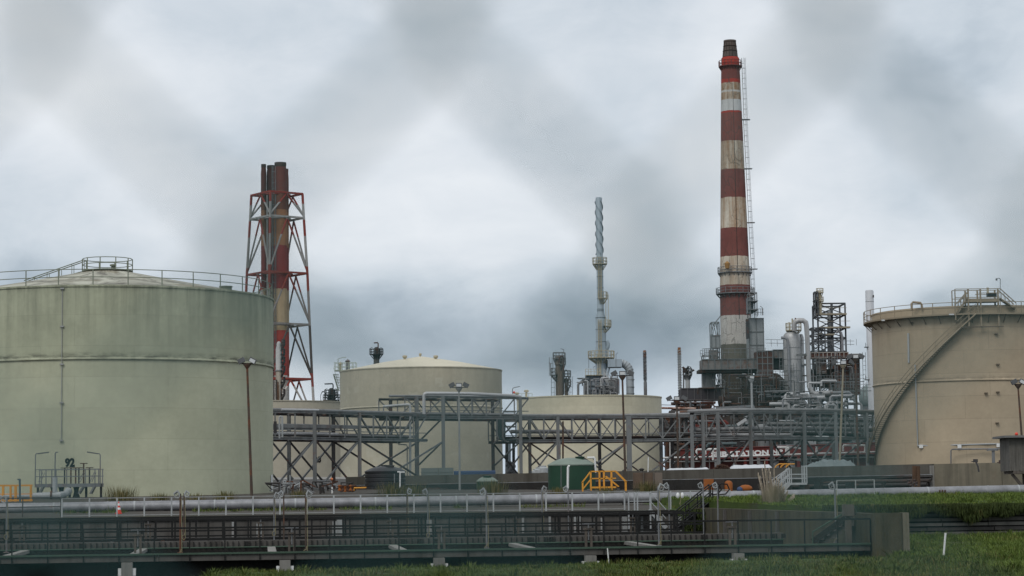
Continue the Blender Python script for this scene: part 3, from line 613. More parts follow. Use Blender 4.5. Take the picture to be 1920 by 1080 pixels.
def stands():
    k = 0
    for (px, y1, v, zb, h) in ((257, 0, 92.5, DECK, 0.86), (544, 0, 92.5, DECK, 0.86), (823, 0, 92.5, DECK, 0.86), (1097, 0, 92.5, DECK, 0.86), (1365, 0, 92.5, DECK, 0.9)):
        u = u_of(px, v); p0 = uv(u, v, zb - 0.25)
        if k == 0:
            t = thing('handwheel_stand', '', 'valve', p0, 'handwheel stands over the near channel')
            mb = MB()
            for s in (-1, 1): mb.box((s * 0.11, 0, 0.5), (0.09, 0.12, 1.0), TH)
            mb.box((0, 0, 0.96), (0.42, 0.2, 0.07), TH); mb.build('stand_frame', timber, t, True)
            mb = MB(); mb.tube((0, 0, 0.5), (0, 0, 1.2), 0.03, n=6); mb.arc((0, 0, 0), 0.26, 1.17, 0.024, 0, 2 * pi, 16)
            for a in range(4): mb.tube((0, 0, 1.17), (0.26 * cos(a * pi / 2), 0.26 * sin(a * pi / 2), 1.17), 0.015, n=4)
            mb.build('handwheel', steel, t, True)
            mb = MB(); mb.box((0, 0, -0.12), (1.6, 0.35, 0.16), TH); mb.build('stand_base', conc_dark, t, True)
            proto = t
        else: t = dup(proto, p0)
        t['label'] = 'timber handwheel stand over the near channel, %s from the left' % ORD[k]; k += 1
    k = 0
    for px in (41, 276, 486, 728, 962, 1180):
        v = 114.6; t = dup(proto, uv(u_of(px, v), v, 1.0)); t['group'] = 'handwheel stands by the far walkways'
        t['label'] = 'rusty handwheel stand beside the far basin walkway, %s from the left' % ORD[k]; k += 1
    # tall poles with pulley heads and rope loops
    k = 0
    poles = [(12, 930, 1000, 96, 1012), (336, 921, 1018, 90.5, 1046), (343, 921, 985, 112, 1012), (511, 924, 998, 112, 1005), (529, 921, 996, 112, 0), (570, 921, 1030, 89.6, 1041), (759, 916, 962, 118, 1000), (798, 917, 985, 112, 1008),
             (907, 916, 1018, 90.5, 1034), (1011, 912, 958, 118, 995), (1060, 912, 968, 118, 0), (1228, 908, 1022, 90.5, 1031), (1248, 906, 962, 118, 0), (1312, 905, 985, 112, 0), (1339, 905, 985, 112, 0), (1558, 905, 998, 92, 1021)]
    for (px, y0, y1, v, yl) in poles:
        u = u_of(px, v); P = uv(u, v); zt = at(px, y0, P.y).z; zb = at(px, y1, P.y).z
        mt = rust_pole if px in (336, 343, 529, 570, 759) else steel
        t = thing('rope_pole', '%s pulley pole%s over the basin, %s pulley pole from the left' % ('rusty' if mt is rust_pole else 'grey', ' with hanging rope' if yl else '', ORD[k] if k < 15 else 'last'), 'pole', (P.x, P.y, zb), 'rope poles standing over the basin')
        mb = MB(); mb.tube((P.x, P.y, min(zb, DECK)), (P.x, P.y, zt - 0.1), 0.038, n=6); mb.box((P.x, P.y, min(zb, DECK) + 0.02), (0.2, 0.2, 0.04)); mb.build('pole_shaft', mt, t)
        s = random.choice((-1, 1)); mb = MB()
        mb.arc((0, 0, 0), 0.115, 0, 0.026, 0, 2 * pi, 14, 6); mb.v = [(P.x + s * 0.12 + x, P.y + z_, zt - 0.16 + y) for x, y, z_ in mb.v]
        for a in range(3):
            mb.tube((P.x + s * 0.12, P.y, zt - 0.16), (P.x + s * 0.12 + 0.115 * cos(a * 2.1), P.y, zt - 0.16 + 0.115 * sin(a * 2.1)), 0.014, n=4)
        mb.build('pulley_wheel', rail_grey if k % 2 else pale_steel, t)
        mb = MB(); mb.bar((P.x, P.y, zt - 0.25), (P.x + s * 0.1, P.y - 0.03, zt + 0.03), 0.05); mb.bar((P.x + s * 0.1, P.y - 0.03, zt + 0.03), (P.x + s * 0.28, P.y - 0.03, zt - 0.1), 0.04); mb.build('pulley_bracket', pale_steel, t)
        if yl:
            zl = at(px, yl, P.y).z; r = 0.085; mb = MB(); x0 = P.x + 0.05
            mb.path([(x0, P.y - 0.06, zt - 0.3), (x0 + 0.02, P.y - 0.07, (zt + zl) / 2), (x0 + 0.03, P.y - 0.08, zl + 0.34)] + [(x0 - 0.05 + r * cos(a), P.y - 0.08, zl + 0.12 + 1.25 * r * sin(a)) for a in [0.6 - 0.35 * i for i in range(17)]] + [(x0 + 0.0, P.y - 0.08, zl + 0.36)], 0.012, 5)
            mb.build('rope', rope_m, t)
        k += 1
stands()

def stairs_between(name, label, p0, p1, width_vec, mat, cat='stairs', rails=True, treads=8, rail_h=1.0):
    """p0 foot, p1 top; width_vec sideways"""
    p0, p1, w = V(p0), V(p1), V(width_vec); t = thing(name, label, cat, p0)
    for s in (0, 1):
        mb = MB(); mb.bar(p0 + w * s, p1 + w * s, 0.07, 0.24); mb.build('stringer', mat, t)
        if rails:
            mb = MB(); up = V((0, 0, rail_h)); mb.bar(p0 + w * s + up, p1 + w * s + up, 0.055); mb.bar(p0 + w * s + up * 0.5, p1 + w * s + up * 0.5, 0.045)
            for i in range(4): q = p0 + (p1 - p0) * (i / 3) + w * s; mb.bar(q, q + up, 0.06)
            mb.build('handrail', mat, t)
    mb = MB()
    for i in range(1, treads): q = p0 + (p1 - p0) * (i / treads); mb.bar(q, q + w, 0.26, 0.04)
    mb.build('tread', mat, t); return t
def walk_stairs():
    # grey steps from the pipeline level down into the basin
    u0, u1 = u_of(1166, 130), u_of(1206, 130)
    t = thing('steel_steps', 'pale grey steel steps and landing leading down into the basin', 'stairs', uv(u0, 129, 1.2))
    mb = MB(); beam_uv(mb, u0, 128.6, 2.2, u1, 130.1, 2.26); mb.build('landing', pale_steel, t)
    for uu in (u0, u0 + 0.35, u1 - 0.75, u1):
        for v in (128.7,):
            mb = MB(); beam_uv(mb, uu - 0.04, v, 1.2 if uu in (u0, u1) else 2.2, uu + 0.04, v + 0.08, 3.32); mb.build('post', pale_steel, t)
    mb = MB(); mb.bar(uv(u0, 128.74, 3.32), uv(u1, 128.74, 3.32), 0.05); mb.bar(uv(u0, 128.74, 2.8), uv(u1, 128.74, 2.8), 0.045)
    e0, e1 = uv(u1, 128.7, 2.24), uv(u_of(1242, 128.7), 128.7, 1.22)
    mb.bar(e0 + V((0, 0, 1.08)), e1 + V((0, 0, 1.08)), 0.055); mb.bar(e0 + V((0, 0, 0.55)), e1 + V((0, 0, 0.55)), 0.045); mb.build('handrail', pale_steel, t)
    for dv in (0, 0.9):
        mb = MB(); w = uv(0, dv); mb.bar(e0 + w, e1 + w, 0.07, 0.25); mb.build('stringer', pale_steel, t)
    mb = MB()
    for i in range(1, 6): q = e0 + (e1 - e0) * (i / 6); mb.bar(q, q + uv(0, 0.9), 0.26, 0.04)
    mb.build('tread', pale_steel, t)
    # black steps
    stairs_between('black_steps', 'black steel steps rising from the basin walkway to the grass bank', uv(u_of(1262, 121), 121, 1.2), uv(u_of(1330, 124), 124, 2.75), uv(0, 1.0), black_rail, rail_h=0.95)
    u = u_of(1345, 126)
    t = thing('black_gate_frame', 'black curved gate rails at the top of the black steps', 'gate', uv(u, 126, 2.7))
    for k, px in enumerate((1326, 1341)):
        mb = MB(); a = uv(u_of(px, 126), 126, 2.4); mb.path([a, a + V((0, 0, 1.15)), a + V((0.15, 0, 1.35)), a + V((0.5, 0, 1.3)), a + V((0.62, 0, 1.0)), a + V((0.4, 0, 0.75)), a + V((0.05, 0, 0.72))], 0.04, 6); mb.build('gate_rail', black_rail, t)
    # small pale floats hung on a rail post
    u = u_of(1263, 130); t = thing('float_pair', 'two pale float buoys hung on the rail near the black steps', 'float', uv(u, 129, 2.6))
    for d in (-0.13, 0.13):
        mb = MB(); mb.sphere(uv(u + d, 129, 3.1), 0.11, 10, (1, 1, 1.6)); mb.build('float', white_p, t)
    mb = MB(); mb.path([uv(u, 129, 3.3), uv(u + 0.05, 129, 2.9), uv(u - 0.03, 129, 2.6), uv(u + 0.1, 129, 2.45)], 0.02, 5); mb.build('rope', rope_m, t)
walk_stairs()

# ------------------------------------------------------------------ silver pipeline, cone, stakes, pampas
def pipeline():
    pts = []
    for px, y in ((-120, 955), (100, 952.0), (400, 946.8), (700, 942), (1000, 936.7), (1250, 932.8), (1560, 926), (1900, 918.6), (2060, 915)):
        v = 138.6; u = u_of(px, v); P = uv(u, v); pts.append(V((P.x, P.y, at(px, y, P.y).z)))
    t = thing('pipeline', 'long silver clad pipeline running across the site behind the basin', 'pipeline', pts[0])
    mb = MB(); mb.path(pts, 0.31, 24); mb.build('pipe', alu, t)
    for i in range(len(pts) - 1):
        for k in range(6):
            p = pts[i] + (pts[i + 1] - pts[i]) * (k / 6); d = (pts[i + 1] - pts[i]).normalized(); mb = MB(); mb.tube(p - d * 0.05, p + d * 0.05, 0.322, n=20)
            mb.build('cladding_band', alu if k % 3 else pale_steel, t)
            if k in (1, 4):
                mb = MB(); mb.box((p.x, p.y, p.z - 0.6), (0.3, 0.7, 0.62), TH); mb.build('pipe_saddle', concrete, t)
    u = u_of(1755, 138); t = thing('valve_cluster', 'three small dark valves on the pipeline above the grass bank', 'valve', uv(u, 138.1, 3.0))
    for i in range(3):
        mb = MB(); mb.tube(uv(u + i * 0.17, 138.2, 2.9), uv(u + i * 0.17, 138.1, 3.25), 0.05, n=6); mb.build('valve_stem', rusty, t)
    # traffic cone
    P = uv(u_of(221, 134.2), 134.2, gz(u_of(221, 134.2), 134.2)); t = thing('traffic_cone', 'red traffic cone with white bands in front of the silver pipeline', 'cone', P)
    mb = MB(); mb.box((P.x, P.y, P.z + 0.025), (0.36, 0.36, 0.05)); mb.build('cone_base', red_p, t); mb = MB(); mb.lathe(P, [(0.17, 0.052), (0.02, 0.72), (0, 0.72)], 16); mb.build('cone_body', red_p, t)
    
    for za, zb_ in ((0.25, 0.37), (0.49, 0.62)): rr = lambda z: 0.17 - (z - 0.052) * 0.15 / 0.668 + 0.006; mb = MB(); mb.lathe(P, [(rr(za) - 0.006, za), (rr(za), za), (rr(zb_), zb_), (rr(zb_) - 0.006, zb_)], 16); mb.build('reflective_band', white_p, t)
    # white marker stakes
    for (px0, y0, px1, y1, v, lab) in ((1773, 999, 1769, 1040, 84, 'white leaning marker stake in the grass bank below the crib wall'), (1139, 1028, 1142, 1058, 84.5, 'thin white marker stake in the grass in front of the basin')):
        a = uv(u_of(px1, v), v); a = at(px1, y1, a.y); b_ = at(px0, y0, a.y); mb = MB(); a.z = min(a.z, gz(*to_uv(a.x, a.y))); mb.tube(a, b_, 0.04 if px0 > 1500 else 0.022, n=8); solo(mb, 'marker_stake', white_p, lab, 'stake', 'white marker stakes')
    # pampas grass
    u = u_of(1442, 112); P = uv(u, 112, 2.5); t = thing('pampas_grass', 'tall dry pampas grass clump with pale plumes above the basin end wall', 'plant', P)
    mb = MB()
    for i in range(1500):
        a = random.uniform(0, 6.28); r = random.uniform(0, 0.5); h = random.uniform(0.5, 1.45); blade(mb, P + V((r * cos(a), r * sin(a), -0.25)), h, 0.03, random.uniform(0.1, 0.6) * (0.5 + r), a)
    mb.build('leaves', pampas_m, t)
    for (dx, h) in ((-0.72, 1.55), (-0.60, 1.35), (-0.42, 2.1), (-0.30, 1.75), (-0.15, 1.8), (-0.05, 1.55), (0.08, 1.75), (0.2, 1.3), (0.34, 1.2), (0.5, 1.05), (0.62, 0.8), (0.78, 0.6), (-0.5, 1.8), (0.0, 1.2), (1.15, 0.42)):
        mb = MB(); b0 = P + V((dx * 0.55, random.uniform(-0.3, 0.3), 0.0)); tip = P + V((dx, random.uniform(-0.4, 0.4), h)); d = tip - b0
        for i in range(190):
            k = random.uniform(0.35, 1.0); q = b0 + d * k; a = random.uniform(0, 6.28); blade(mb, q, random.uniform(0.1, 0.24), 0.05, random.uniform(0.03, 0.09) * (1.4 - k), a)
        mb.tube(b0, b0 + d * 0.95, 0.012, n=4); mb.build('plume', plume_m, t, smooth=0)
pipeline()

# ------------------------------------------------------------------ storage tanks
def ring_rail(parent, c, R, z, h, n, a0=0.0, a1=2 * pi, r=0.03, mat=None, mids=(0.5,)):
    mat = mat or rail_grey; seg = max(8, int(abs(a1 - a0) * R * 1.2)); seg = min(seg, 72)
    for k in (1.0,) + tuple(mids):
        mb = MB(); mb.arc(c, R, z + h * k, r, a0, a1, seg, 5); mb.build('rail', mat, parent)
    proto = None
    for i in range(n):
        a = a0 + (a1 - a0) * i / (n if abs(a1 - a0 - 2 * pi) < 1e-6 else n - 1); p = V((c[0] + R * cos(a), c[1] + R * sin(a), c[2] + z)) - world_loc(parent)
        if proto is None: mb = MB(); mb.box((0, 0, h / 2), (r * 2.2, r * 2.2, h)); proto = mb.build('post', mat, parent, True); proto.location = p
        else: o = proto.copy(); COL.objects.link(o); o.parent = parent; o.location = p
def bend_text(txt, h, R, ang, sx, bold, space=1.0, off=0.012):
    vs, fs = text_mesh(txt, h, sx, bold, space); out = []
    for x, y in vs: a = ang + x / R; out.append(((R + off) * sin(a), -(R + off) * cos(a), y))
    return out, fs
def shell(root, c, R, zb, zt, mat, zring=None, lip=0.12, step=0.05, n=128):
    p = V(c); H = zt - zb; mb = MB()
    if zring:
        k = zring - zb; mb.lathe((p.x, p.y, zb), [(R, 0), (R, k - 0.06)], n); mb.lathe((p.x, p.y, zb), [(R + step, k + 0.12), (R + step, H)], n)
        o = mb.build('shell', mat, root)
        mb = MB(); mb.lathe((p.x, p.y, zb), [(R - 0.02, k - 0.1), (R + 0.12, k - 0.07), (R + 0.13, k - 0.02), (R + 0.06, k + 0.10), (R, k + 0.16)], n); mb.build('wind_girder', mat, root, smooth=30)
    else:
        mb.lathe((p.x, p.y, zb), [(R, 0), (R, H)], n); mb.build('shell', mat, root)
    mb = MB(); mb.lathe((p.x, p.y, zb), [(R - 0.02, H - 0.12), (R + lip, H - 0.12), (R + lip, H + 0.03), (R - 0.3, H + 0.05)], n); mb.build('rim', mat, root, smooth=30)
def tanks():
    # ---- the big green tank
    c = V((-0.1822 * 189, 189, 3.2)); R = 14.0; zt, zr = EYE + 0.0911 * 189, EYE + 0.0605 * 189
    t = thing('storage_tank', 'large pale green storage tank with the number 92 and a domed stained roof', 'tank', c)
    gm = tank_mat('green_tank_paint', (0.445, 0.46, 0.34), R, zt - c.z, zr - c.z, 0.75, (7.4, 2.45), seam=0.17, streakcol=(0.10, 0.11, 0.085))
    shell(t, c, R, c.z, zt, gm, zr)
    rm, nt, b = new_mat('stained_roof'); g = NT(nt); oc = g.n('TexCoord').outputs['Object']
    sx = g.n('SeparateXYZ'); g.l(oc, sx.inputs[0]); cb = g.n('CombineXYZ'); g.l(g.math('MULTIPLY', g.math('ARCTAN2', sx.outputs[0], g.math('MULTIPLY', sx.outputs[1], -1)), 9.0), cb.inputs[0]); g.l(g.math('MULTIPLY', sx.outputs[2], 2.6), cb.inputs[1])
    cc = g.mix(g.ramp(g.noise(cb.outputs[0], 0.55, 6, 0.7, 0.6), [(0.36, 0), (0.62, 1)]), (0.10, 0.095, 0.075), (0.40, 0.40, 0.33))
    cc = g.mix(g.ramp(g.noise(oc, 0.25, 5, 0.6), [(0.55, 0), (0.68, 0.8)]), cc, (0.13, 0.10, 0.045)); g.l(cc, b.inputs['Base Color']); b.inputs['Roughness'].default_value = 0.85
    za = at(205, 507.5, 187).z; mb = MB(); mb.lathe((c.x, c.y, 0), [(R - 0.1, zt + 0.04), (R * 0.55, lerp(zt, za, 0.52)), (2.2, za), (0.0, za + 0.08)], 96); mb.build('roof', rm, t, smooth=20)
    rl = MB(); rl.box((c.x, c.y, zt), (0.1, 0.1, 0.1)); rp = rl.build('roof_railing', rail_grey, t)
    tm = M('pale_green_railing', (0.17, 0.19, 0.15), 0.7, 0, 0.25, 1, rust=0.1)
    ring_rail(rp, V((c.x, c.y, 0)), R - 0.08, zt + 0.05, 1.22, 32, 0.1, 2 * pi + 0.1, 0.034, tm)
    zd = za + 0.1; pm = MB(); pm.lathe((c.x, c.y, zd), [(0, 0), (2.15, 0), (2.15, 0.1), (0, 0.1)], 32); pp = pm.build('roof_platform', tm, t)
    ring_rail(pp, V((c.x, c.y, 0)), 2.1, zd + 0.1, 0.98, 10, 0.2, 2 * pi + 0.2, 0.035, tm)
    for s in (0, 0.9):
        mb = MB(); a = at(45, 526, 188); b_ = at(158, 487, 188); a.y += s; b_.y += s; mb.path([a, b_], 0.045, 6); a2 = a + V((0.9, 0, -0.35)); b2 = b_ - V((0, 0, 0.95)); mb.path([a2, b2], 0.035, 6)
        for k in range(5): q = a2 + (b2 - a2) * (k / 4); mb.tube(q - V((0, 0, 0.55)), q + V((0, 0, 0.6 + 0.3 * k / 4)), 0.03, n=5)
        mb.build('stair_rail', tm, t)
    for px, y in ((212, 505), (1, 0)):
        if y: p = at(px, y, 188); mb = MB(); mb.lathe((p.x, p.y, za), [(0.0, 0), (0.16, 0.05), (0.16, 0.45), (0.28, 0.5), (0.28, 0.62), (0, 0.68)], 12); mb.build('roof_vent', tm, t)
    p = at(435, 545, 186); mb = MB(); mb.lathe((p.x, p.y - 4, zt - 0.05), [(0, 0), (0.5, 0), (0.5, 0.42), (0.56, 0.42), (0.56, 0.5), (0, 0.5)], 16); mb.build('roof_hatch', tm, t)
    # conduit down the front, with clips
    x = at(117, 700, 175.2).x; ang = math.asin((x - c.x) / (R + 0.1)); yy = c.y - (R + 0.1) * cos(ang); mb = MB(); mb.tube((x, yy, at(117, 540, yy).z), (x, yy, at(117, 828, yy).z), 0.032, n=6)
    for y in (541, 612, 683, 755, 826): mb.box((x, yy - 0.03, at(117, y, yy).z), (0.30, 0.12, 0.12))
    mb.build('conduit', M('grey_green_conduit', (0.27, 0.28, 0.27), 0.6), t)
    x = at(132, 868, 175.2).x; ang = math.asin((x - c.x) / R); z92 = at(132, 876.5, 175.3).z - c.z
    vs, fs = bend_text('92', m(17.5, 175), R + 0.0, ang, 0.86, 0.06, 1.0, 0.02); mb = MB(); mb.add([(v[0], v[1], v[2] + z92) for v in vs], fs); mb.build('tank_number', black_p, t, True, 0)
    ang = math.asin((at(505.5, 905, 187).x - c.x) / R); mb = MB(); vv = []
    for a in (ang - 0.045, ang + 0.03): vv += [(c.x + (R + 0.04) * sin(a), c.y - (R + 0.04) * cos(a), zz) for zz in (at(505, 921, 184).z, at(505, 889, 184).z)]
    mb.add(vv, [(0, 2, 3, 1)]); mb.build('notice_board', white_p, t)
    # ---- the tan tank at right
    c = V((0.2046 * 245, 245, EYE + 0.0125 * 245)); R = 0.0426 * 245; zw = 21.9; zr = EYE + 0.0487 * 245
    t = thing('storage_tank', 'tan storage tank at the right with a spiral stair and rim walkway', 'tank', c)
    tm2 = tank_mat('tan_tank_paint', (0.39, 0.325, 0.235), R, zw - c.z, zr - c.z, 0.45, (7.1, 2.4), seam=0.3, streakcol=(0.16, 0.11, 0.065))
    shell(t, c, R, c.z, zw + 0.85, tm2, zr, 0.08, 0.03)
    tan = M('tan_steel_paint', (0.235, 0.195, 0.14), 0.7, 0, 0.25, 0.6, rust=0.12); dkt = M('tan_steel_painted_shade', (0.12, 0.10, 0.075), 0.8, 0, 0.3, 0.8, rust=0.2)  # second tan is a darkened copy, shade put into its colour
    mb = MB(); mb.lathe((c.x, c.y, 0), [(R + 0.05, zw - 0.16), (R + 0.92, zw - 0.16), (R + 0.92, zw), (R + 0.05, zw)], 96); w = mb.build('rim_walkway', tan, t, smooth=30)
    ring_rail(w, V((c.x, c.y, 0)), R + 0.88, zw, 1.18, 30, 0, 2 * pi, 0.035, tan)
    for i in range(40):
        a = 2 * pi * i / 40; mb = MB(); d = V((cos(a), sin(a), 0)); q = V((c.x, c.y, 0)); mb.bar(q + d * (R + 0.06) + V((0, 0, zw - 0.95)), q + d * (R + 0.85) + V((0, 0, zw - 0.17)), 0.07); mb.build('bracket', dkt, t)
    mb = MB(); mb.lathe((c.x, c.y, 0), [(R - 0.1, zw + 0.7), (0, zw + 0.2)], 64); mb.build('roof', tan, t)
    ph = lambda deg: radians(-90 - deg)
    zs = lambda deg: zw - 0.1 - (deg - 7) * 0.1745
    st = MB()
    for rr in (R + 0.12, R + 0.9): st.path([(c.x + rr * cos(ph(d)), c.y + rr * sin(ph(d)), zs(d)) for d in range(7, 100, 3)], 0.10, 4)
    sp = st.build('spiral_stair', tan, t)
    mb = MB()
    for i in range(76):
        d = 8 + i * 1.2; a = ph(d); p = V((c.x, c.y, zs(d) + 0.05)); e = V((cos(a), sin(a), 0)); mb.bar(p + e * (R + 0.15), p + e * (R + 0.88), 0.24, 0.05)
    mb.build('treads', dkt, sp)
    for hh in (0.55, 1.05):
        mb = MB(); mb.path([(c.x + (R + 0.9) * cos(ph(d)), c.y + (R + 0.9) * sin(ph(d)), zs(d) + hh) for d in range(7, 100, 3)], 0.035, 5)
        if hh > 1:
            for d in range(8, 100, 7): mb.tube((c.x + (R + 0.9) * cos(ph(d)), c.y + (R + 0.9) * sin(ph(d)), zs(d)), (c.x + (R + 0.9) * cos(ph(d)), c.y + (R + 0.9) * sin(ph(d)), zs(d) + 1.05), 0.03, n=5)
        mb.build('stair_rail', tan, sp)
    Yf = 234.0
    # gauging platform on the rim
    pl = MB(); a, b_ = at(1817, 563, Yf), at(1874, 559, Yf); pl.box(((a.x + b_.x) / 2, Yf + 0.9, a.z), (b_.x - a.x, 1.9, 0.32)); gp = pl.build('gauging_platform', tan, t)
    zt = at(1845, 541.5, Yf).z
    for px, yb in ((1792, 600), (1817, 612), (1840, 612), (1873, 612)):
        for dy in (0, 1.8):
            q = at(px, yb if dy == 0 else 580, Yf); mb = MB(); mb.box((q.x, Yf + dy - 0.02, (q.z + zt) / 2), (0.16 if px != 1792 else 0.09, 0.16, zt - q.z)); mb.build('post', tan, gp)
    x0, x1 = at(1791, 545, Yf).x, at(1875, 541, Yf).x
    for dy in (0, 1.8):
        mb = MB()
        for k in (0, 0.45, 0.9): mb.bar((x0 if k != 0.45 else at(1817, 1, Yf).x, Yf + dy - 0.05, zt - k), (x1, Yf + dy - 0.05, zt - k), 0.07)
        mb.build('rail', tan, gp)
    for p0, p1 in ((at(1796, 569, Yf), at(1816, 546, Yf)), (at(1875, 541, Yf), at(1905, 568, Yf))):
        for dy in (0, 1.2):
            mb = MB(); mb.bar(p0 + V((0, dy, 0)), p1 + V((0, dy, 0)), 0.09)
            for i in range(5): q = p0 + (p1 - p0) * (i / 4) + V((0, dy, 0)); mb.tube(q, q - V((0, 0, 0.95)), 0.03, n=4)
            mb.build('stair_rail', tan, gp)
        mb = MB(); mb.bar(p0 - V((0, -0.6, 1)), p1 - V((0, -0.6, 0.6)), 1.0, 0.12); mb.build('stair_flight', tan, gp)
    mb = MB(); q = at(1859, 553, Yf + 0.8); mb.box(q, (0.95, 0.7, 0.42)); mb.build('dark_box', poly_black, gp)
    mb = MB(); q = at(1852, 544, Yf + 0.8); mb.box(q, (0.2, 0.2, 0.55)); mb.build('instrument_post', cream_m, gp)
    q = at(1875.5, 541, Yf); top = at(1875.5, 522, Yf); mb = MB(); mb.path([q, top - V((0, 0, 0.1)), top + V((-0.08, 0, 0.02)), top + V((-0.32, 0, 0))], 0.035, 6); lp = mb.build('lamp_post', steel, gp)
    mb = MB(); q = at(1868.5, 524, Yf); mb.lathe(q, [(0, -0.12), (0.11, -0.1), (0.09, 0.1), (0, 0.14)], 10); mb.build('lamp_head', lamp_m, lp)
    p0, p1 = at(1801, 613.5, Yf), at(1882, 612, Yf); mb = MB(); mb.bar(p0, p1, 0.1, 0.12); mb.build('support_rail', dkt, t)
    for (px, y) in ((116, 0), (1655, 601), (1783, 590)):
        if y: q = at(px, y, Yf if px > 1700 else 240); mb = MB(); mb.box((q.x, q.y - 0.3, q.z), (0.5 if px > 1700 else 0.35, 0.1, 0.14)); mb.build('white_lamp', lens_m, t)
    q = at(1719, 573, 236.5); mb = MB(); mb.path([q + V((-0.55, 0, -0.35)), q + V((-0.55, 0, 0.2)), q + V((-0.4, 0, 0.36)), q + V((0.4, 0, 0.28)), q + V((0.52, 0, 0.1)), q + V((0.55, 0, -0.35))], 0.12, 8); mb.build('breather_pipe', tan, t)
    def on_shell(px, y, off=0.1):
        Y = 240.0
        for i in range(8):
            P = at(px, y, Y); dx = max(-R, min(R, P.x - c.x)); Y = c.y - sqrt(max(0, (R + off) ** 2 - dx * dx))
        return at(px, y, Y)
    mb = MB(); mb.path([on_shell(1703, 625), on_shell(1704, 680)], 0.11, 8); mb.path([on_shell(1716, 684), on_shell(1719, 780), on_shell(1721, 836), on_shell(1800, 834), on_shell(1850, 832.5), on_shell(1892, 832)], 0.075, 8); mb.build('foam_pipe', pale_steel, t)
    for px in (1727, 1799, 1872): q = on_shell(px, 837 if px < 1800 else 835, 0.2); mb = MB(); mb.box(q, (0.4, 0.08, 0.36)); mb.build('tag_plate', white_p, t)
    mb = MB(); mb.path([on_shell(1783, 872, 0.9), on_shell(1783, 845, 0.9), on_shell(1785, 842.5, 0.9), on_shell(1895, 841, 0.9)], 0.07, 8); mb.build('drain_pipe', steel, t)
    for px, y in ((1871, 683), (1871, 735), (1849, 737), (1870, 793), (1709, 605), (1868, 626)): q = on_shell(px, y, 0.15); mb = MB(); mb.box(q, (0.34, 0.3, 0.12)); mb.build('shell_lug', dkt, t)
    # ---- the beige tank, centre left
    D = 330.0; c = V((-0.0413 * D, D, 4.6)); R = 0.0362 * D; zt, zr = EYE + 0.0576 * D, EYE + 0.0407 * D
    t = thing('storage_tank', 'beige storage tank with a pale cone roof, tallest of the middle tanks', 'tank', c)
    bm = tank_mat('beige_tank_paint', (0.43, 0.405, 0.32), R, zt - c.z, zr - c.z, 0.18, (8, 2.5), (0.44, 0.425, 0.35), 0.10)
    shell(t, c, R, c.z, zt, bm, zr, 0.1, 0.02)
    cr = M('cream_roof_paint', (0.50, 0.47, 0.37), 0.7, 0, 0.1, 0.3, streak=0.1)
    za = at(790, 668.5, D).z; mb = MB(); mb.lathe((c.x, c.y, 0), [(R, zt + 0.04), (R * 0.5, lerp(zt, za, 0.58)), (0.25, za), (0.0, za)], 96); mb.build('roof', cr, t, smooth=20)
    for px, y in ((759, 672), (817, 672), (788, 668)):
        p = at(px, y, D - (3 if px != 788 else 0)); mb = MB(); s = 0.35 if px != 788 else 0.2; mb.lathe(p, [(s * 0.4, -0.5), (s * 0.5, 0), (s, 0.15), (s, 0.4), (0, 0.5)], 10); mb.build('roof_vent', cream_m, t)
    p = at(640, 690, D); pl = MB(); q = at(648, 695, D); pl.box((q.x, D, q.z), (m(40, D), 2.0, 0.12)); gp = pl.build('gauging_platform', M('pale_green_steel', (0.30, 0.34, 0.28), 0.7), t); gmat = gp.data.materials[0]
    for k in (0.55, 1.15):
        for dy in (-1, 1): mb = MB(); mb.bar((q.x - m(20, D), D + dy, q.z + k), (q.x + m(20, D), D + dy, q.z + k), 0.06); mb.build('rail', gmat, gp)
    for i in range(7):
        for dy in (-1, 1): mb = MB(); mb.box((q.x - m(20, D) + i * m(40, D) / 6, D + dy, q.z + 0.6), (0.07, 0.07, 1.2)); mb.build('post', gmat, gp)
    mb = MB(); l0 = at(633, 676, D); mb.path([at(634, 693, D), at(634, 673, D), at(640, 671, D), at(649, 669.5, D)], 0.05, 5); mb.build('lamp_arm', gmat, gp)
    for px, y, s in ((638.5, 682, 0.3), (652, 677, 0.42)): p = at(px, y, D); mb = MB(); mb.lathe((p.x, p.y, q.z), [(s * 0.6, 0), (s * 0.6, p.z - q.z - 0.2), (s, p.z - q.z), (0, p.z - q.z + 0.3)], 10); mb.build('gauge_well', cream_m if px < 640 else steel, gp)
    mb = MB(); a, b_ = at(630, 702, D), at(639, 732, D)
    for i in range(11): s = a + (b_ - a) * (i / 10); mb.box(s, (0.75, 0.9, 0.06))
    mb.bar(a + V((-0.35, 0, 1.0)), b_ + V((-0.35, 0, 1.0)), 0.06); mb.bar(a + V((-0.35, 0, 0)), b_ + V((-0.35, 0, 0)), 0.08, 0.2); mb.build('side_stair', gmat, t)
    # ---- the cream tank right of centre
    D = 300.0; c = V((0.0339 * D, D, 4.6)); R = 0.0324 * D; zt = EYE + 0.0446 * D
    t = thing('storage_tank', 'smooth cream storage tank with a flat top below the grey twisted stack', 'tank', c)
    cm = tank_mat('cream_tank_paint', (0.55, 0.52, 0.40), R, zt - c.z, None, 0.1, (9, 2.6), None, 0.07)
    shell(t, c, R, c.z, zt, cm, None, 0.07); mb = MB(); mb.lathe((c.x, c.y, 0), [(R - 0.05, zt + 0.03), (0, zt + 0.25)], 64); mb.build('roof', cr, t)
    for px, y, hh in ((987, 736, 0.9), (1095, 741, 0.5), (969, 738, 0.7)): p = at(px, y, D - 2); mb = MB(); mb.lathe((p.x, p.y, p.z - 0.6), [(0.14, 0), (0.14, hh * 0.7), (0.32, hh * 0.75), (0.32, hh), (0, hh + 0.1)], 10); mb.build('roof_vent', cream_m, t)
    z = zt; mb = MB(); a = at(972, 744, D); b_ = at(998, 744, D)
    for k in (0.3, 0.75): mb.bar((a.x, D, z + k), (b_.x, D, z + k), 0.05)
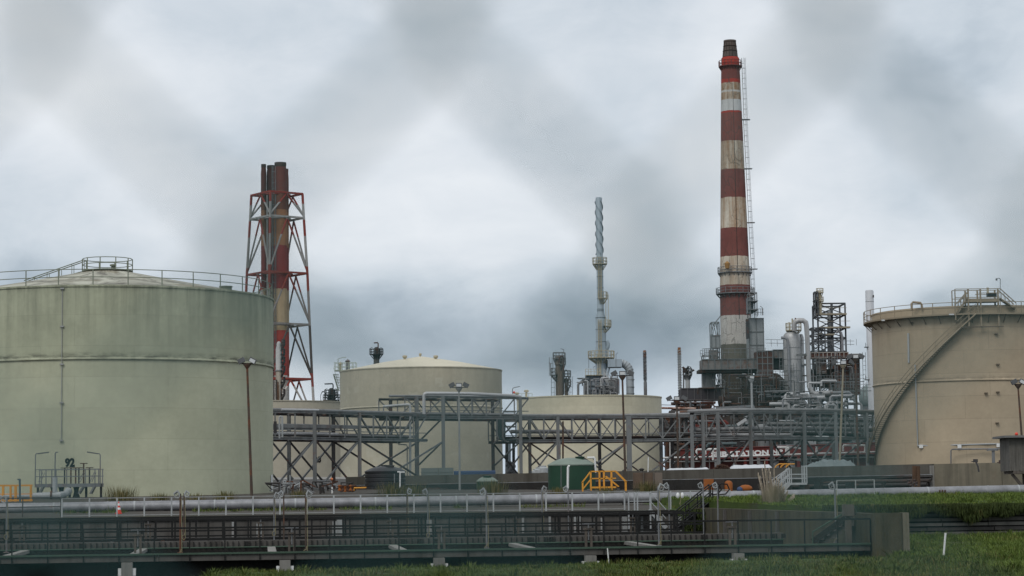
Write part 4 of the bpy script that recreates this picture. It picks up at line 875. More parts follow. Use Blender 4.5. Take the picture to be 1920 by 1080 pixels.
    for i in range(5): x = a.x + (b_.x - a.x) * i / 4; mb.box((x, D, z + 0.35), (0.06, 0.06, 0.8))
    mb.build('roof_railing', gmat, t)
    mb = MB(); mb.path([at(961, 745, D), at(961, 729, D), at(963, 727, D), at(975, 724.5, D)], 0.05, 5); mb.build('lamp_arm', rack_m, t); mb = MB(); mb.sphere(at(964, 736, D), 0.18, 10); mb.build('red_lamp', red_p, t)
    # ---- the tank numbered 23
    D = 380.0; c = V((at(505, 750, D).x, D, 5.0)); R = 15.5; zt = at(515, 750.5, D - R).z
    t = thing('storage_tank', 'beige storage tank with the number 23 behind the left pipe bridge', 'tank', c)
    wm = tank_mat('drab_tank_paint', (0.43, 0.40, 0.325), R, zt - c.z, None, 0.15, (8, 2.5), (0.41, 0.385, 0.315), 0.08)
    shell(t, c, R, c.z, zt, wm, None, 0.1); mb = MB(); mb.lathe((c.x, c.y, 0), [(R - 0.05, zt + 0.03), (0, zt + 0.6)], 64); mb.build('roof', cr, t)
    ang = math.asin((at(592.5, 860, D - R).x - c.x) / R); vs, fs = bend_text('23', m(12, D - R), R, ang, 0.95, 0.06, 1.15, 0.03); z23 = at(592, 867, D - R).z - c.z
    mb = MB(); mb.add([(v[0], v[1], v[2] + z23) for v in vs], fs); mb.build('tank_number', black_p, t, True, 0)
tanks()

# ------------------------------------------------------------------ valve platform and yellow barrier before the green tank
def left_gear():
    Y = 171.0; zt, zm, zd = at(130, 880, Y).z, at(130, 893, Y).z, at(130, 908, Y).z; x0, x1 = at(65, 900, Y).x, at(187, 900, Y).x; W = 1.6
    t = thing('valve_platform', 'grey valve platform with stairs and lamps under the number 92', 'platform', ((x0 + x1) / 2, Y, 3.0))
    mb = MB(); mb.box(((x0 + x1) / 2, Y + W / 2, zd - 0.08), (x1 - x0, W, 0.26)); mb.build('deck', steel, t)
    for dy in (0, W):
        for z in (zt, zm): mb = MB(); mb.bar((x0, Y + dy, z), (x1, Y + dy, z), 0.06); mb.build('rail', steel, t)
        for px in (66, 78, 97, 125, 160, 178, 185): mb = MB(); x = at(px, 900, Y).x; mb.box((x, Y + dy, (zd + zt) / 2), (0.07, 0.07, zt - zd)); mb.build('post', steel, t)
    for px in (67, 98, 127, 158, 186): mb = MB(); x = at(px, 900, Y).x; mb.box((x, Y + 0.8, (zd + 2.9) / 2), (0.16, 0.16, zd - 2.9)); mb.build('leg', rack_dark, t)
    for (pa, pb) in ((84, 76), (160, 150), (180, 172)):
        mb = MB(); a, b_ = at(pa, 886, Y - 0.3), at(pb, 926, Y - 0.3)
        for s in (0, 0.7): mb.bar(a - V((0, s, 1.0)), b_ - V((0, s, 0.0)), 0.06, 0.10); mb.bar(a - V((0, s, 0.0)), b_ - V((0, s, -0.9)), 0.045)
        for i in range(1, 6): q = a - V((0, 0, 1.0)) + (b_ - a + V((0, 0, 1.0))) * (i / 6); mb.bar(q, q - V((0, 0.7, 0)), 0.16, 0.03)
        mb.build('stair', steel, t)
    for k, px in enumerate((117, 129, 144, 153, 164, 138)):
        x = at(px, 900, Y).x; zz = zt + (0.45 if px == 153 else 0.12); mb = MB(); mb.tube((x, Y + 0.8, zd), (x, Y + 0.8, zz), 0.06, n=6); v = mb.build('valve_stem', rusty if k % 2 else rack_dark, t)
        mb = MB(); mb.arc((x, Y + 0.8, zz), 0.28, 0.0, 0.03, 0, 2 * pi, 14, 5)
        for a in range(2): mb.bar((x - 0.27 * cos(a * 1.57), Y + 0.8 - 0.27 * sin(a * 1.57), zz), (x + 0.27 * cos(a * 1.57), Y + 0.8 + 0.27 * sin(a * 1.57), zz), 0.03)
        mb.build('handwheel', rust_pole, v)
    for k, px in enumerate((100, 115, 143)): mb = MB(); p = at(px, 921, Y + 1); mb.lathe(p, [(0, -0.5), (0.3, -0.5), (0.18, -0.1), (0.18, 0.1), (0.3, 0.5), (0, 0.5)], 10); mb.build('valve_body', rack_dark, t)
    for (px, pe, ye) in ((66.5, 91.5, 848), (188, 163.5, 847.5)):
        mb = MB(); a = at(px, 880, Y); top = at(px, 853, Y); e = at(pe, ye, Y); k = 1 if pe > px else -1; mb.path([(a.x, Y, zd), top, top + V((0.1 * k, 0, 0.12)), at(px + 5 * k, 850.5, Y)], 0.04, 6); l = mb.build('lamp_post', steel, t)
        mb = MB(); mb.bar(at(px + 4 * k, 850.8, Y), e, 0.16, 0.09); mb.build('lamp_head', lamp_m, l)
    Yp = 167.0
    t = thing('inlet_pipe', 'pale pipe with an upright branch running into the valve platform', 'pipe', at(60, 935, Yp))
    mb = MB(); mb.path([at(-20, 930.5, Yp), at(60, 929.5, Yp), at(112, 928.5, Yp), at(122, 927, Yp + 1), at(128, 921, Yp + 3)], [0.21, 0.21, 0.21, 0.23, 0.3], 14); mb.build('pipe', pale_steel, t)
    p = at(103, 926, Yp); q = at(103, 895, Yp); mb = MB(); mb.tube(p, q, 0.19, n=12); mb.build('upright', pale_steel, t); mb = MB(); mb.path([q, at(103.5, 850, Yp), at(105, 848, Yp), at(109, 848, Yp)], 0.045, 6); mb.build('vent_pole', steel, t)
    mb = MB(); p = at(97, 929, Yp); mb.lathe((0, 0, 0), [(0.3, -0.06), (0.36, -0.06), (0.36, 0.06), (0.3, 0.06)], 14); mb.v = [(p.x + z, p.y + y, p.z + x) for x, y, z in mb.v]; mb.build('flange', rusty, t)
    Yb = 160.0
    t = thing('yellow_barrier', 'yellow orange guard rail at the left edge beside the green tank', 'barrier', at(30, 942, Yb))
    for px, w in ((-12, 0.12), (6, 0.16), (20, 0.14), (29.5, 0.18), (58, 0.14)): a, b_ = at(px, 909, Yb), at(px, 943, Yb); mb = MB(); mb.box((a.x, Yb, (a.z + b_.z) / 2), (w, 0.12, a.z - b_.z)); mb.build('post', yellow, t)
    for y in (910, 926, 938): a, b_ = at(-15, y + 0.8, Yb), at(61, y, Yb); mb = MB(); mb.bar(a, b_, 0.08, 0.12 if y != 926 else 0.08); mb.build('rail', yellow, t)
    mb = MB(); a, b_ = at(37, 899, Yb - 1), at(37.5, 944, Yb - 1); mb.tube(b_, a, 0.075, n=8); mb.box(a + V((-0.05, 0, 0)), (0.2, 0.12, 0.1)); solo(mb, 'bollard_post', M('blue_grey_post', (0.07, 0.10, 0.12), 0.7), 'slim blue grey post in front of the yellow barrier', 'post')
left_gear()

# ------------------------------------------------------------------ floodlight poles
def flood(px0, y0, px1, y1, Y, mat, label, lamps=2, spread=0.55, r=0.085, down=1.5):
    a = at(px1, y1, Y); b_ = at(px0, y0, Y); a2 = a + (a - b_).normalized() * down
    t = thing('floodlight_pole', label, 'light pole', a2, 'floodlight poles across the site')
    mb = MB(); mb.tube(a2, b_, r * 1.15, r * 0.8, 8); mb.build('pole', mat, t)
    mb = MB(); mb.lathe(b_, [(r * 0.8, -0.1), (0.30, 0.22), (0.30, 0.26), (0, 0.26)], 8); mb.bar(b_ + V((-spread, 0, 0.3)), b_ + V((spread, 0, 0.3)), 0.07); mb.build('head_bracket', mat, t)
    for i in range(lamps):
        k = (i / (lamps - 1) - 0.5) * 2 if lamps > 1 else 0.15
        mb = MB(); c = b_ + V((k * spread, -0.12, 0.5)); tilt = -0.5 * k
        mb.box((0, 0, 0), (0.52, 0.26, 0.36)); mb.v = [(c.x + x * cos(tilt) - z * sin(tilt), c.y + y, c.z + x * sin(tilt) + z * cos(tilt)) for x, y, z in mb.v]; l = mb.build('lamp', lamp_m, t)
        mb = MB(); mb.box((0, -0.135, -0.02), (0.42, 0.012, 0.25)); mb.v = [(c.x + x * cos(tilt) - z * sin(tilt), c.y + y, c.z + x * sin(tilt) + z * cos(tilt)) for x, y, z in mb.v]; mb.build('lamp_glass', lens_m if abs(k) < 0.9 or (lamps == 2 and i) else lamp_m, l)
flood(463.5, 689, 472, 932, 166, rust_pole, 'rusty leaning floodlight pole in front of the big green tank', 2, 0.42, 0.1)
flood(860.5, 733, 862, 905, 192, rail_grey, 'slim grey floodlight pole in front of the beige cone roofed tank', 3, 0.6)
flood(1167, 711, 1173, 905, 188, rust_pole, 'rusty floodlight pole in front of the smooth cream tank', 3, 0.7, 0.1)
flood(1269, 757, 1272, 890, 205, rust_pole, 'low rusty floodlight pole beside the dark furnace block', 3, 0.7, 0.1)
flood(1604, 679, 1610, 905, 196, rust_pole, 'tall dark floodlight pole just left of the tan tank', 3, 0.5, 0.1)
flood(1581, 690, 1573, 905, 198, M('dull_cream_pole', (0.26, 0.23, 0.17), 0.8, 0, 0.3, 1.0, rust=0.15), 'cream leaning floodlight pole in front of the open steel frame', 3, 0.8, 0.1)
flood(1909, 727, 1916, 822, 190, rust_pole, 'rusty floodlight pole behind the hut at the right edge', 2, 0.35, 0.09)
flood(1409, 716, 1411, 800, 240, pale_steel, 'pale grey floodlight pole above the pipe bridge near the chimney base', 1, 0.3, 0.14)

# ------------------------------------------------------------------ pipe bridges
def rack(label, fronts, zt, zb, rear=(-3.0, 5.0), rear_px=(), web=True, x_bays=(), deck_pipes=(), mid_pipes=(), col_w=0.36, ext=(1.0, 1.0), zbase=3.7, open_bays=(), seed=1, wide=()):
    """two trusses on H columns; fronts = [(px, Y)] of the front columns"""
    rnd = random.Random(seed)
    FP = [V((at(px, 800, Y).x, Y, 0)) for px, Y in fronts]; RP = [p + V((rear[0], rear[1], 0)) for p in FP]
    t = thing('pipe_bridge', label, 'pipe bridge', (FP[0].x, FP[0].y, zbase), 'steel pipe bridges across the site')
    for i, p in enumerate(FP):
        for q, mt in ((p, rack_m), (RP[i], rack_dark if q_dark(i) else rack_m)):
            mb = MB(); mb.hcol((q.x, q.y, zbase), (q.x, q.y, zt - 0.02), col_w * (1.5 if (q is p and i in wide) else 1)); mb.build('column', mt, t)
    up = lambda p, z: V((p.x, p.y, z))
    for P in (FP, RP):
        d0 = (P[1] - P[0]).normalized() * ext[0]; d1 = (P[-1] - P[-2]).normalized() * ext[1]; Q = [P[0] - d0] + P[1:-1] + [P[-1] + d1]
        for z, hh, nm in ((zt, 0.24, 'top_chord'), (zb + 0.12, 0.30, 'bottom_chord')):
            mb = MB()
            for a, b_ in zip(Q, Q[1:]): mb.bar(up(a, z), up(b_, z), 0.2, hh * 0.30); mb.bar(up(a, z - hh * 0.7), up(b_, z - hh * 0.7), 0.2, hh * 0.3); mb.bar(up(a, z - hh * 0.35), up(b_, z - hh * 0.35), 0.06, hh * 0.44)
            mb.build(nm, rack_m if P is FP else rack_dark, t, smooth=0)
        for bi, (a, b_) in enumerate(zip(Q, Q[1:])):
            if bi in open_bays or not web: 
                mb = MB(); mb.bar(up(a, (zt + zb) / 2 - 0.15), up(b_, (zt + zb) / 2 - 0.15), 0.12, 0.3); mb.bar(up(a, zb + 0.85), up(b_, zb + 0.85), 0.07, 0.1); mb.build('side_beam', rack_m, t, smooth=0)
                n = max(2, round((b_ - a).length / 2.2))
                for k in range(1, n): q = a + (b_ - a) * (k / n); mb = MB(); mb.bar(up(q, zb + 0.15), up(q, zt - 0.2), 0.13); mb.build('post', rack_m, t, smooth=0)
                continue
            n = max(2, round((b_ - a).length / 1.75)); mb = MB()
            for k in range(n):
                q0, q1 = a + (b_ - a) * (k / n), a + (b_ - a) * ((k + 1) / n)
                mb.bar(up(q0, zb + 0.2), up(q0, zt - 0.15), 0.13, 0.13)
                if k < n / 2: mb.bar(up(q0, zt - 0.15), up(q1, zb + 0.2), 0.11, 0.11)
                else: mb.bar(up(q0, zb + 0.2), up(q1, zt - 0.15), 0.11, 0.11)
            mb.bar(up(a, zb + 0.75), up(b_, zb + 0.75), 0.08, 0.08)
            mb.build('truss_web', rack_m, t, smooth=0)
    for a, b_ in zip(FP, FP[1:]):
        n = max(2, round((b_ - a).length / 2.4))
        for k in range(n):
            q = a + (b_ - a) * (k / n); q2 = q + V((rear[0], rear[1], 0))
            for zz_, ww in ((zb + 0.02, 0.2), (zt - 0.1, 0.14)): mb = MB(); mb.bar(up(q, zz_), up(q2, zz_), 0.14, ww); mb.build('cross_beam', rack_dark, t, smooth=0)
    for bi in x_bays:
        for P in (FP, RP):
            a, b_ = P[bi], P[bi + 1]; z0 = zbase + 0.15; z1 = zb - 0.05
            for (s, e) in ((up(a, z1), up(b_, z0)), (up(b_, z1), up(a, z0))):
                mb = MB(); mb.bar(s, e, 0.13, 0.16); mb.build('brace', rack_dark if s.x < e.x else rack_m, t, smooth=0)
    for i in range(len(FP)):
        a, b_ = FP[i], RP[i]; mb = MB(); mb.bar(up(a, zb), up(b_, zb - 2.6), 0.12, 0.14); mb.build('brace', rack_m, t, smooth=0)
    def run(frac, z, r, mt, s0=0.0, s1=1.0):
        P = [a + (b_ - a) * frac for a, b_ in zip(FP, RP)]; d0 = (P[1] - P[0]).normalized() * ext[0]; d1 = (P[-1] - P[-2]).normalized() * ext[1]; P = [P[0] - d0] + P[1:-1] + [P[-1] + d1]
        if s0 > 0 or s1 < 1:
            L = [0]; 
            for a, b_ in zip(P, P[1:]): L.append(L[-1] + (b_ - a).length)
            def pt(s):
                for i in range(len(P) - 1):
                    if s <= L[i + 1] + 1e-6: return P[i] + (P[i + 1] - P[i]) * ((s - L[i]) / (L[i + 1] - L[i]))
                return P[-1]
            a_, b_ = s0 * L[-1], s1 * L[-1]; P = [pt(a_)] + [P[i] for i in range(1, len(P) - 1) if a_ < L[i] < b_] + [pt(b_)]
        mb = MB(); mb.path([up(p, z) for p in P], r, 8); mb.build('pipe', mt, t)
    for fr, r, mt, s0, s1 in deck_pipes: run(fr, zt + r + 0.02, r, mt, s0, s1)
    for fr, dz, r, mt, s0, s1 in mid_pipes: run(fr, zb + 0.3 + dz, r, mt, s0, s1)
    return t
def q_dark(i): return i % 2 == 0
brown_pipe = M('rust_brown_pipe', (0.10, 0.075, 0.062), 0.8, 0, 0.4, 0.6, rust=0.3)
dull_pipe = M('dull_lagged_pipe', (0.19, 0.195, 0.20), 0.65, 0.1, 0.3, 0.5, streak=0.4)
pale_pipe = M('pale_lagged_pipe', (0.38, 0.39, 0.40), 0.55, 0.1, 0.15, 0.6, rust=0.04)
dark_pipe = M('dark_lagged_pipe', (0.035, 0.033, 0.032), 0.8, 0, 0.5, 0.5, rust=0.2)
teal_pipe = M('grey_teal_pipe', (0.06, 0.085, 0.09), 0.6, 0, 0.3, 0.5)
def racks():
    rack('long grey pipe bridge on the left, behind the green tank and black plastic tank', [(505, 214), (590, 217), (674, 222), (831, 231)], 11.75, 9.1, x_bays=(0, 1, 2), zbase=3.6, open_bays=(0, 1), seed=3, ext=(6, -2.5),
         deck_pipes=((0.2, 0.14, dull_pipe, 0, 1), (0.35, 0.17, brown_pipe, 0, 1), (0.5, 0.12, dull_pipe, 0, 1), (0.65, 0.2, dark_pipe, 0, 1), (0.08, 0.11, pale_pipe, 0.28, 0.44), (0.85, 0.16, brown_pipe, 0, 1)),
         mid_pipes=((0.15, 0.18, 0.16, pale_pipe, 0, 0.55), (0.4, 0.15, 0.13, dull_pipe, 0, 1), (0.7, 0.2, 0.18, dark_pipe, 0, 1), (0.55, 1.1, 0.14, dull_pipe, 0, 1)))
    rack('short raised pipe bridge crossing above the gap between the middle tanks', [(782, 231), (831, 232), (976, 237)], 13.75, 11.55, x_bays=(), zbase=3.9, seed=4, ext=(1.3, 1.0),
         deck_pipes=((0.3, 0.16, pale_pipe, 0.2, 1), (0.6, 0.14, dull_pipe, 0, 1)), mid_pipes=((0.3, 0.12, 0.16, dull_pipe, 0, 1), (0.7, 0.12, 0.18, dark_pipe, 0, 1)))
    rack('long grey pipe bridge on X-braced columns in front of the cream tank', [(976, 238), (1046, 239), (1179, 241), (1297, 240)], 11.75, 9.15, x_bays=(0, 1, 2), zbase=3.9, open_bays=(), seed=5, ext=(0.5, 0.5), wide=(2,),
         deck_pipes=((0.2, 0.15, dull_pipe, 0, 1), (0.4, 0.17, brown_pipe, 0, 1), (0.6, 0.12, dark_pipe, 0, 1), (0.8, 0.2, dark_pipe, 0, 1)),
         mid_pipes=((0.2, 0.75, 0.2, dull_pipe, 0, 0.35), (0.4, 0.12, 0.14, dark_pipe, 0, 1), (0.7, 0.12, 0.18, dark_pipe, 0, 1)))
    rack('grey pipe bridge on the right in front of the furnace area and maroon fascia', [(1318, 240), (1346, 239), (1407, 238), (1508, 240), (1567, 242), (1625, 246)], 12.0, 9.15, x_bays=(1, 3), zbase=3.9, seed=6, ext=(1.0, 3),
         deck_pipes=((0.2, 0.2, dull_pipe, 0, 1), (0.45, 0.17, brown_pipe, 0, 1), (0.6, 0.14, pale_pipe, 0, 0.3), (0.8, 0.22, dark_pipe, 0, 1)),
         mid_pipes=((0.15, 0.75, 0.22, dull_pipe, 0, 1), (0.4, 0.12, 0.18, pale_pipe, 0.05, 0.5), (0.7, 0.3, 0.2, dark_pipe, 0, 1), (0.5, 1.3, 0.2, dull_pipe, 0.4, 1), (0.3, 1.8, 0.16, dull_pipe, 0.5, 1)))
    Y = 229.0
    t = thing('riser_pipe', 'pale riser pipe bending over at the left end of the raised pipe bridge', 'pipe', at(769, 900, Y))
    mb = MB(); mb.path([at(769, 905, Y), at(769, 762, Y), at(768, 759.5, Y), at(764, 758.5, Y), at(719, 762, Y)], 0.13, 10); mb.build('pipe', pale_steel, t)
    mb = MB(); mb.path([at(719, 762, Y), at(719, 771, Y), at(717, 773, Y), at(713, 774, Y)], 0.07, 6); mb.build('branch', steel, t)
    t = thing('riser_pipe', 'thick pale pipe running along the top of the raised pipe bridge', 'pipe', at(796, 782, Y))
    mb = MB(); mb.path([at(795, 776, Y), at(795, 742, Y), at(796, 739, Y), at(799, 737.5, Y), at(880, 738, Y + 2), at(960, 742, Y + 4), at(975, 744, Y + 5)], 0.17, 10); mb.build('pipe', pale_pipe, t)
    for i in range(9):
        x = 932 + (i % 5) * 3.6; YY = 240 + (i // 5) * 1.5
        mb = MB(); a = at(x, 781, YY); b_ = at(x, 816 + (i % 5) * 1.5, YY); mb.path([a, b_, b_ + V((0.15, 0, -0.3)), b_ + V((0.5, 0, -0.45)), b_ + V((2.6 - 0.2 * (i % 5), 0, -0.45))], 0.09 + 0.02 * (i % 2), 8)
        solo(mb, 'down_pipe', teal_pipe if i % 3 else dull_pipe, 'one of a bundle of dark pipes dropping below the raised pipe bridge', 'pipe', 'bundle of dark down pipes below the raised bridge')
    t = thing('support_frame', 'dark pipe column with cabling between the beige and cream tanks', 'frame', at(957, 890, 246))
    for px in (950, 955, 963): mb = MB(); a, b_ = at(px, 895, 246), at(px, 824, 246); mb.tube(a, b_, 0.16, n=8); mb.build('pipe', (dark_pipe, bluegrey, dark_pipe)[(px > 952) + (px > 960)], t)
    for y in (800, 790, 772): mb = MB(); mb.bar(at(945, y, 246.4), at(968, y, 246.4), 0.2); mb.build('cross_bar', rack_m, t)
    mb = MB()
    for i in range(26): mb.box(at(random.uniform(950, 964), random.uniform(868, 892), 245.5), (random.uniform(0.15, 0.45),) * 3, random.random())
    mb.build('valve_cluster', steel, t)
    for px, y0, y1, Y, mt, lab in ((1055.5, 790, 880, 236, rust_pole, 'thin rust red pipe standing before the cream tank'), (1257, 828, 880, 250, white_p, 'white drain pipe at the right edge of the cream tank'), (1049.5, 826, 868, 236, steel, 'thin ladder like pipe on the column before the cream tank')):
        mb = MB(); mb.tube(at(px, y1, Y), at(px, y0, Y), 0.10, n=8); solo(mb, 'stand_pipe', mt, lab, 'pipe')
    mb = MB(); Y = 233; mb.path([at(745.5, 818, Y), at(745.5, 830, Y), at(747, 833, Y), at(762, 834, Y), at(763.5, 837, Y), at(763.5, 892, Y)], 0.06, 6); solo(mb, 'drain_pipe', steel, 'thin bent drain pipe hanging under the left pipe bridge', 'pipe')
    t = thing('cable_box', 'grey panel box hung on the first pipe bridge column behind the green tank', 'box', at(527, 820, 212)); mb = MB(); mb.path([at(524, 822, 212), at(524, 783, 212), at(526, 780.5, 212), at(529, 781, 212), at(529.5, 820, 212)], 0.09, 6); mb.build('hoop', pale_steel, t); mb = MB(); mb.box(at(516, 801, 212), (0.28, 0.2, 1.1)); mb.build('panel', rack_dark, t)
    mb = MB(); mb.bar(at(1382, 797, 237), at(1399, 786, 237), 0.42, 0.3); solo(mb, 'loose_sheet', pale_pipe, 'white loose panel slanting in the right pipe bridge', 'panel')
racks()

# ------------------------------------------------------------------ bund wall and yard
def yard():
    ZT = 5.22
    def wl(px): # bund line, nearer to the right
        s = (px - 640) / (1900 - 640); Y = lerp(206, 160, s); return V((at(px, 880, Y).x, Y, 0))
    t = thing('bund_wall', 'long dark concrete bund wall with pipes along its foot', 'wall', wl(1000) + V((0, 0, 3.6)))
    P = [wl(px) for px in (650, 760, 900, 1010, 1130, 1185, 1245, 1340, 1440, 1540, 1640, 1752)]
    for a, b_ in zip(P, P[1:]):
        d = (b_ - a).normalized() * 0.012; mb = MB(); mb.bar(V((a.x, a.y, (ZT + 4.35) / 2)) + d, V((b_.x, b_.y, (ZT + 4.35) / 2)) - d, 0.3, ZT - 4.35); mb.build('wall_panel', bund_m, t, smooth=0)
    n = V((P[0] - P[-1]).to_tuple()); nrm = V((-(P[0] - P[-1]).y, (P[0] - P[-1]).x, 0)).normalized(); nrm = nrm if nrm.y < 0 else -nrm
    mb = MB(); a, b_ = P[0], P[-1]; mb.bar(V((a.x, a.y, 3.9)) - nrm * 0.25, V((b_.x, b_.y, 3.9)) - nrm * 0.25, 0.2, 1.0); mb.build('footing', conc_dark, t)
    for k, (off, z, r, mt) in enumerate(((0.35, 4.28, 0.06, dark_pipe), (0.5, 4.05, 0.11, dark_pipe), (0.75, 3.98, 0.12, dark_rust), (1.1, 3.72, 0.14, dark_pipe), (0.3, 4.42, 0.04, steel))):
        mb = MB(); mb.path([V((p.x, p.y, z)) + nrm * off for p in P], r, 8); mb.build('pipe', mt, t)
    for i in range(22):
        s = P[0] + (P[-1] - P[0]) * ((i + 0.5) / 22); mb = MB(); mb.box((s.x + nrm.x * 0.6, s.y + nrm.y * 0.6, 3.75), (0.18, 1.0, 0.5), 0.4); mb.build('sleeper', conc_dark, t)
    # lighter bund under the tan tank
    t = thing('bund_wall', 'brownish concrete bund wall below the tan tank', 'wall', wl(1810) + V((0, 0, 3.2)))
    Q = [V((at(px, 880, 166).x, Y, 0)) for px, Y in ((1750, 165.5), (1858, 162), (2010, 157))]
    for a, b_ in zip(Q, Q[1:]):
        d = (b_ - a).normalized() * 0.02; z1 = at(1800, 869, 164).z; mb = MB(); mb.bar(V((a.x, a.y, (z1 + 3.0) / 2)) + d, V((b_.x, b_.y, (z1 + 3.0) / 2)) - d, 0.3, z1 - 3.0); mb.build('wall_panel', bund_brown, t, smooth=0)
    a = Q[0]; mb = MB(); mb.box((a.x - 0.22, a.y - 0.02, 4.1), (0.3, 0.34, z1 - 3.2)); mb.build('end_post', conc_pale, t)
    p = at(1716, 916, 163); q = at(1716, 874, 163); mb = MB(); mb.path([p, q], 0.22, 10); mb.path([at(1723, 916, 162.5), at(1722, 874, 162.5)], 0.12, 8)
    solo(mb, 'rusty_riser', M('orange_rusted_pipe', (0.075, 0.045, 0.028), 0.9, 0, 0.6, 1.2, rust=0.3), 'orange rusted twin pipe on the bund wall below the tan tank', 'pipe')
    t = thing('valve_group', 'dark valves beside the orange rusted pipe on the bund', 'valve', at(1707, 915, 161.5))
    for i in range(5): mb = MB(); c = at(1704 + i * 3.5, 903 + (i % 3) * 4, 161.5); mb.lathe(c, [(0, -0.16), (0.13, -0.12), (0.08, 0), (0.14, 0.12), (0, 0.16)], 8); mb.build('valve_body', rack_dark, t)
    # pad carrying the tan tank
    c = V((0.2046 * 245, 245, 0)); mb = MB(); mb.lathe((c.x, c.y, 0), [(17, 4.0), (12.5, 6.02), (0, 6.04)], 64); mb2 = struct(mb, 'tank_pad_terrain', M('pad_gravel', (0.11, 0.105, 0.095), 0.95, 0, 0.4, 1.5))
    # things on the bund top near the tan tank
    for k, (px, y, lab) in enumerate(((1829, 864, 'small dark clamp block on the bund below the tan tank'), (1877, 866, 'dark junction block on the bund next to the hut'))):
        p = at(px, y, 161); mb = MB(); mb.box(p, (0.3, 0.25, 0.24)); mb.tube(p + V((-0.2, 0, -0.02)), p + V((-0.2, 0, -0.08)), 0.1, n=8); mb.path([p, p + V((0.12, -0.2, -0.4)), p + V((0.18, -0.2, -0.8))], 0.06, 6); solo(mb, 'clamp_block', rack_dark, lab, 'block')
    p = at(1863, 869, 163); t = thing('steel_stand', 'T shaped steel stand on the bund below the tan tank', 'stand', p); mb = MB(); mb.box(p + V((0, 0, 0.45)), (0.2, 0.15, 0.95)); mb.build('stem', steel, t); mb = MB(); mb.box(p + V((-0.05, 0, 0.98)), (0.8, 0.3, 0.1)); mb.build('top_plate', steel, t)
    t = thing('guard_frame', 'small dark ladder frame beside the hut', 'frame', at(1887, 868, 162))
    for px in (1883.5, 1890): mb = MB(); mb.tube(at(px, 869, 162), at(px, 849, 162), 0.035, n=5); mb.build('post', rack_dark, t)
    for y in (852, 859, 866): mb = MB(); mb.tube(at(1883, y, 162), at(1891, y - 2, 162), 0.03, n=5); mb.build('rung', rack_dark, t)
    # hut
    Y = 152.0; x0 = at(1893, 850, Y).x; x1 = x0 + 4.2; z0, z1 = at(1900, 883, Y).z, at(1900, 821, Y).z
    t = thing('hut', 'weathered grey hut with a flat roof on brackets at the right edge', 'hut', (x0 + 2, Y + 1.5, z0))
    wm = M('weathered_hut_wall', (0.11, 0.105, 0.095), 0.95, 0, 0.5, 1.3, streak=0.85, sscale=4.0, bump=0.4, bscale=4)
    mb = MB(); mb.box(((x0 + x1) / 2, Y + 1.5, (z0 + z1) / 2), (x1 - x0, 3, z1 - z0)); mb.build('wall', wm, t)
    for i in range(9): mb = MB(); mb.box((x0 + 0.15 + i * 0.5, Y - 0.02, (z0 + z1) / 2), (0.1, 0.05, z1 - z0 - 0.05)); mb.build('wall_batten', wm, t)
    xr = at(1880, 820, Y).x; mb = MB(); mb.box(((xr + x1) / 2, Y + 1.4, z1 + 0.08), (x1 - xr, 3.8, 0.15)); mb.build('roof', M('grey_hut_roof', (0.13, 0.13, 0.13), 0.8, 0, 0.3, 1), t)
    mb = MB(); mb.box((x0 + 2.2, Y + 1.4, z0 - 0.1), (4.0, 2.8, 0.19)); mb.build('floor_frame', timber, t)
    for xx in (x0 + 0.2, x0 + 2): mb = MB(); mb.bar((xx, Y + 0.4, z0 - 0.2), (xx + 1.0, Y + 0.5, z0 - 1.4), 0.14, 0.18); mb.build('brace', timber, t)
    for xx in (x0 + 1.2, x0 + 3.2): mb = MB(); mb.box((xx, Y + 1.2, (z0 - 0.2 + 3.0) / 2), (0.2, 0.2, z0 - 0.2 - 3.0)); mb.build('leg', timber, t)
    mb = MB(); mb.sphere((at(1909, 814, Y).x, Y + 0.5, z1 + 0.27), 0.12, 8); mb.build('beacon', red_p, t)
    # brown panels before the bund
    Y = 178; t = thing('brown_screen', 'two brown rusted panels standing in front of the bund wall', 'panel', at(1215, 912, Y))
    pm = M('brown_rusted_sheet', (0.105, 0.075, 0.055), 0.9, 0, 0.4, 0.8, streak=0.5, rust=0.15)
    for px0, px1 in ((1187, 1206.5), (1207.5, 1225), (1226, 1242)): a, b_ = at(px0, 916, Y), at(px1, 886, Y); mb = MB(); mb.box(((a.x + b_.x) / 2, Y, (a.z + b_.z) / 2), (b_.x - a.x - 0.02, 0.08, b_.z - a.z)); mb.build('sheet', pm if px0 < 1220 else M('pale_brown_sheet', (0.15, 0.125, 0.105), 0.9, 0, 0.3, 0.8), t)
    for px in (1207, 1225.5): a, b_ = at(px, 916, Y - 0.1), at(px, 885, Y - 0.1); mb = MB(); mb.box((a.x, Y - 0.1, (a.z + b_.z) / 2), (0.1, 0.1, b_.z - a.z)); mb.build('post', timber, t)
    p = at(1203, 884, 182); t = thing('mast_clamp', 'small valve with a thin white rod on top of the bund', 'valve', p); mb = MB(); mb.lathe(p, [(0, -0.2), (0.2, -0.15), (0.12, 0.05), (0.25, 0.2), (0, 0.3)], 10); mb.build('valve_body', concrete, t); mb = MB(); mb.tube(at(1215, 885, 182), at(1215.5, 857, 182), 0.04, n=5); mb.build('rod', white_p, t)
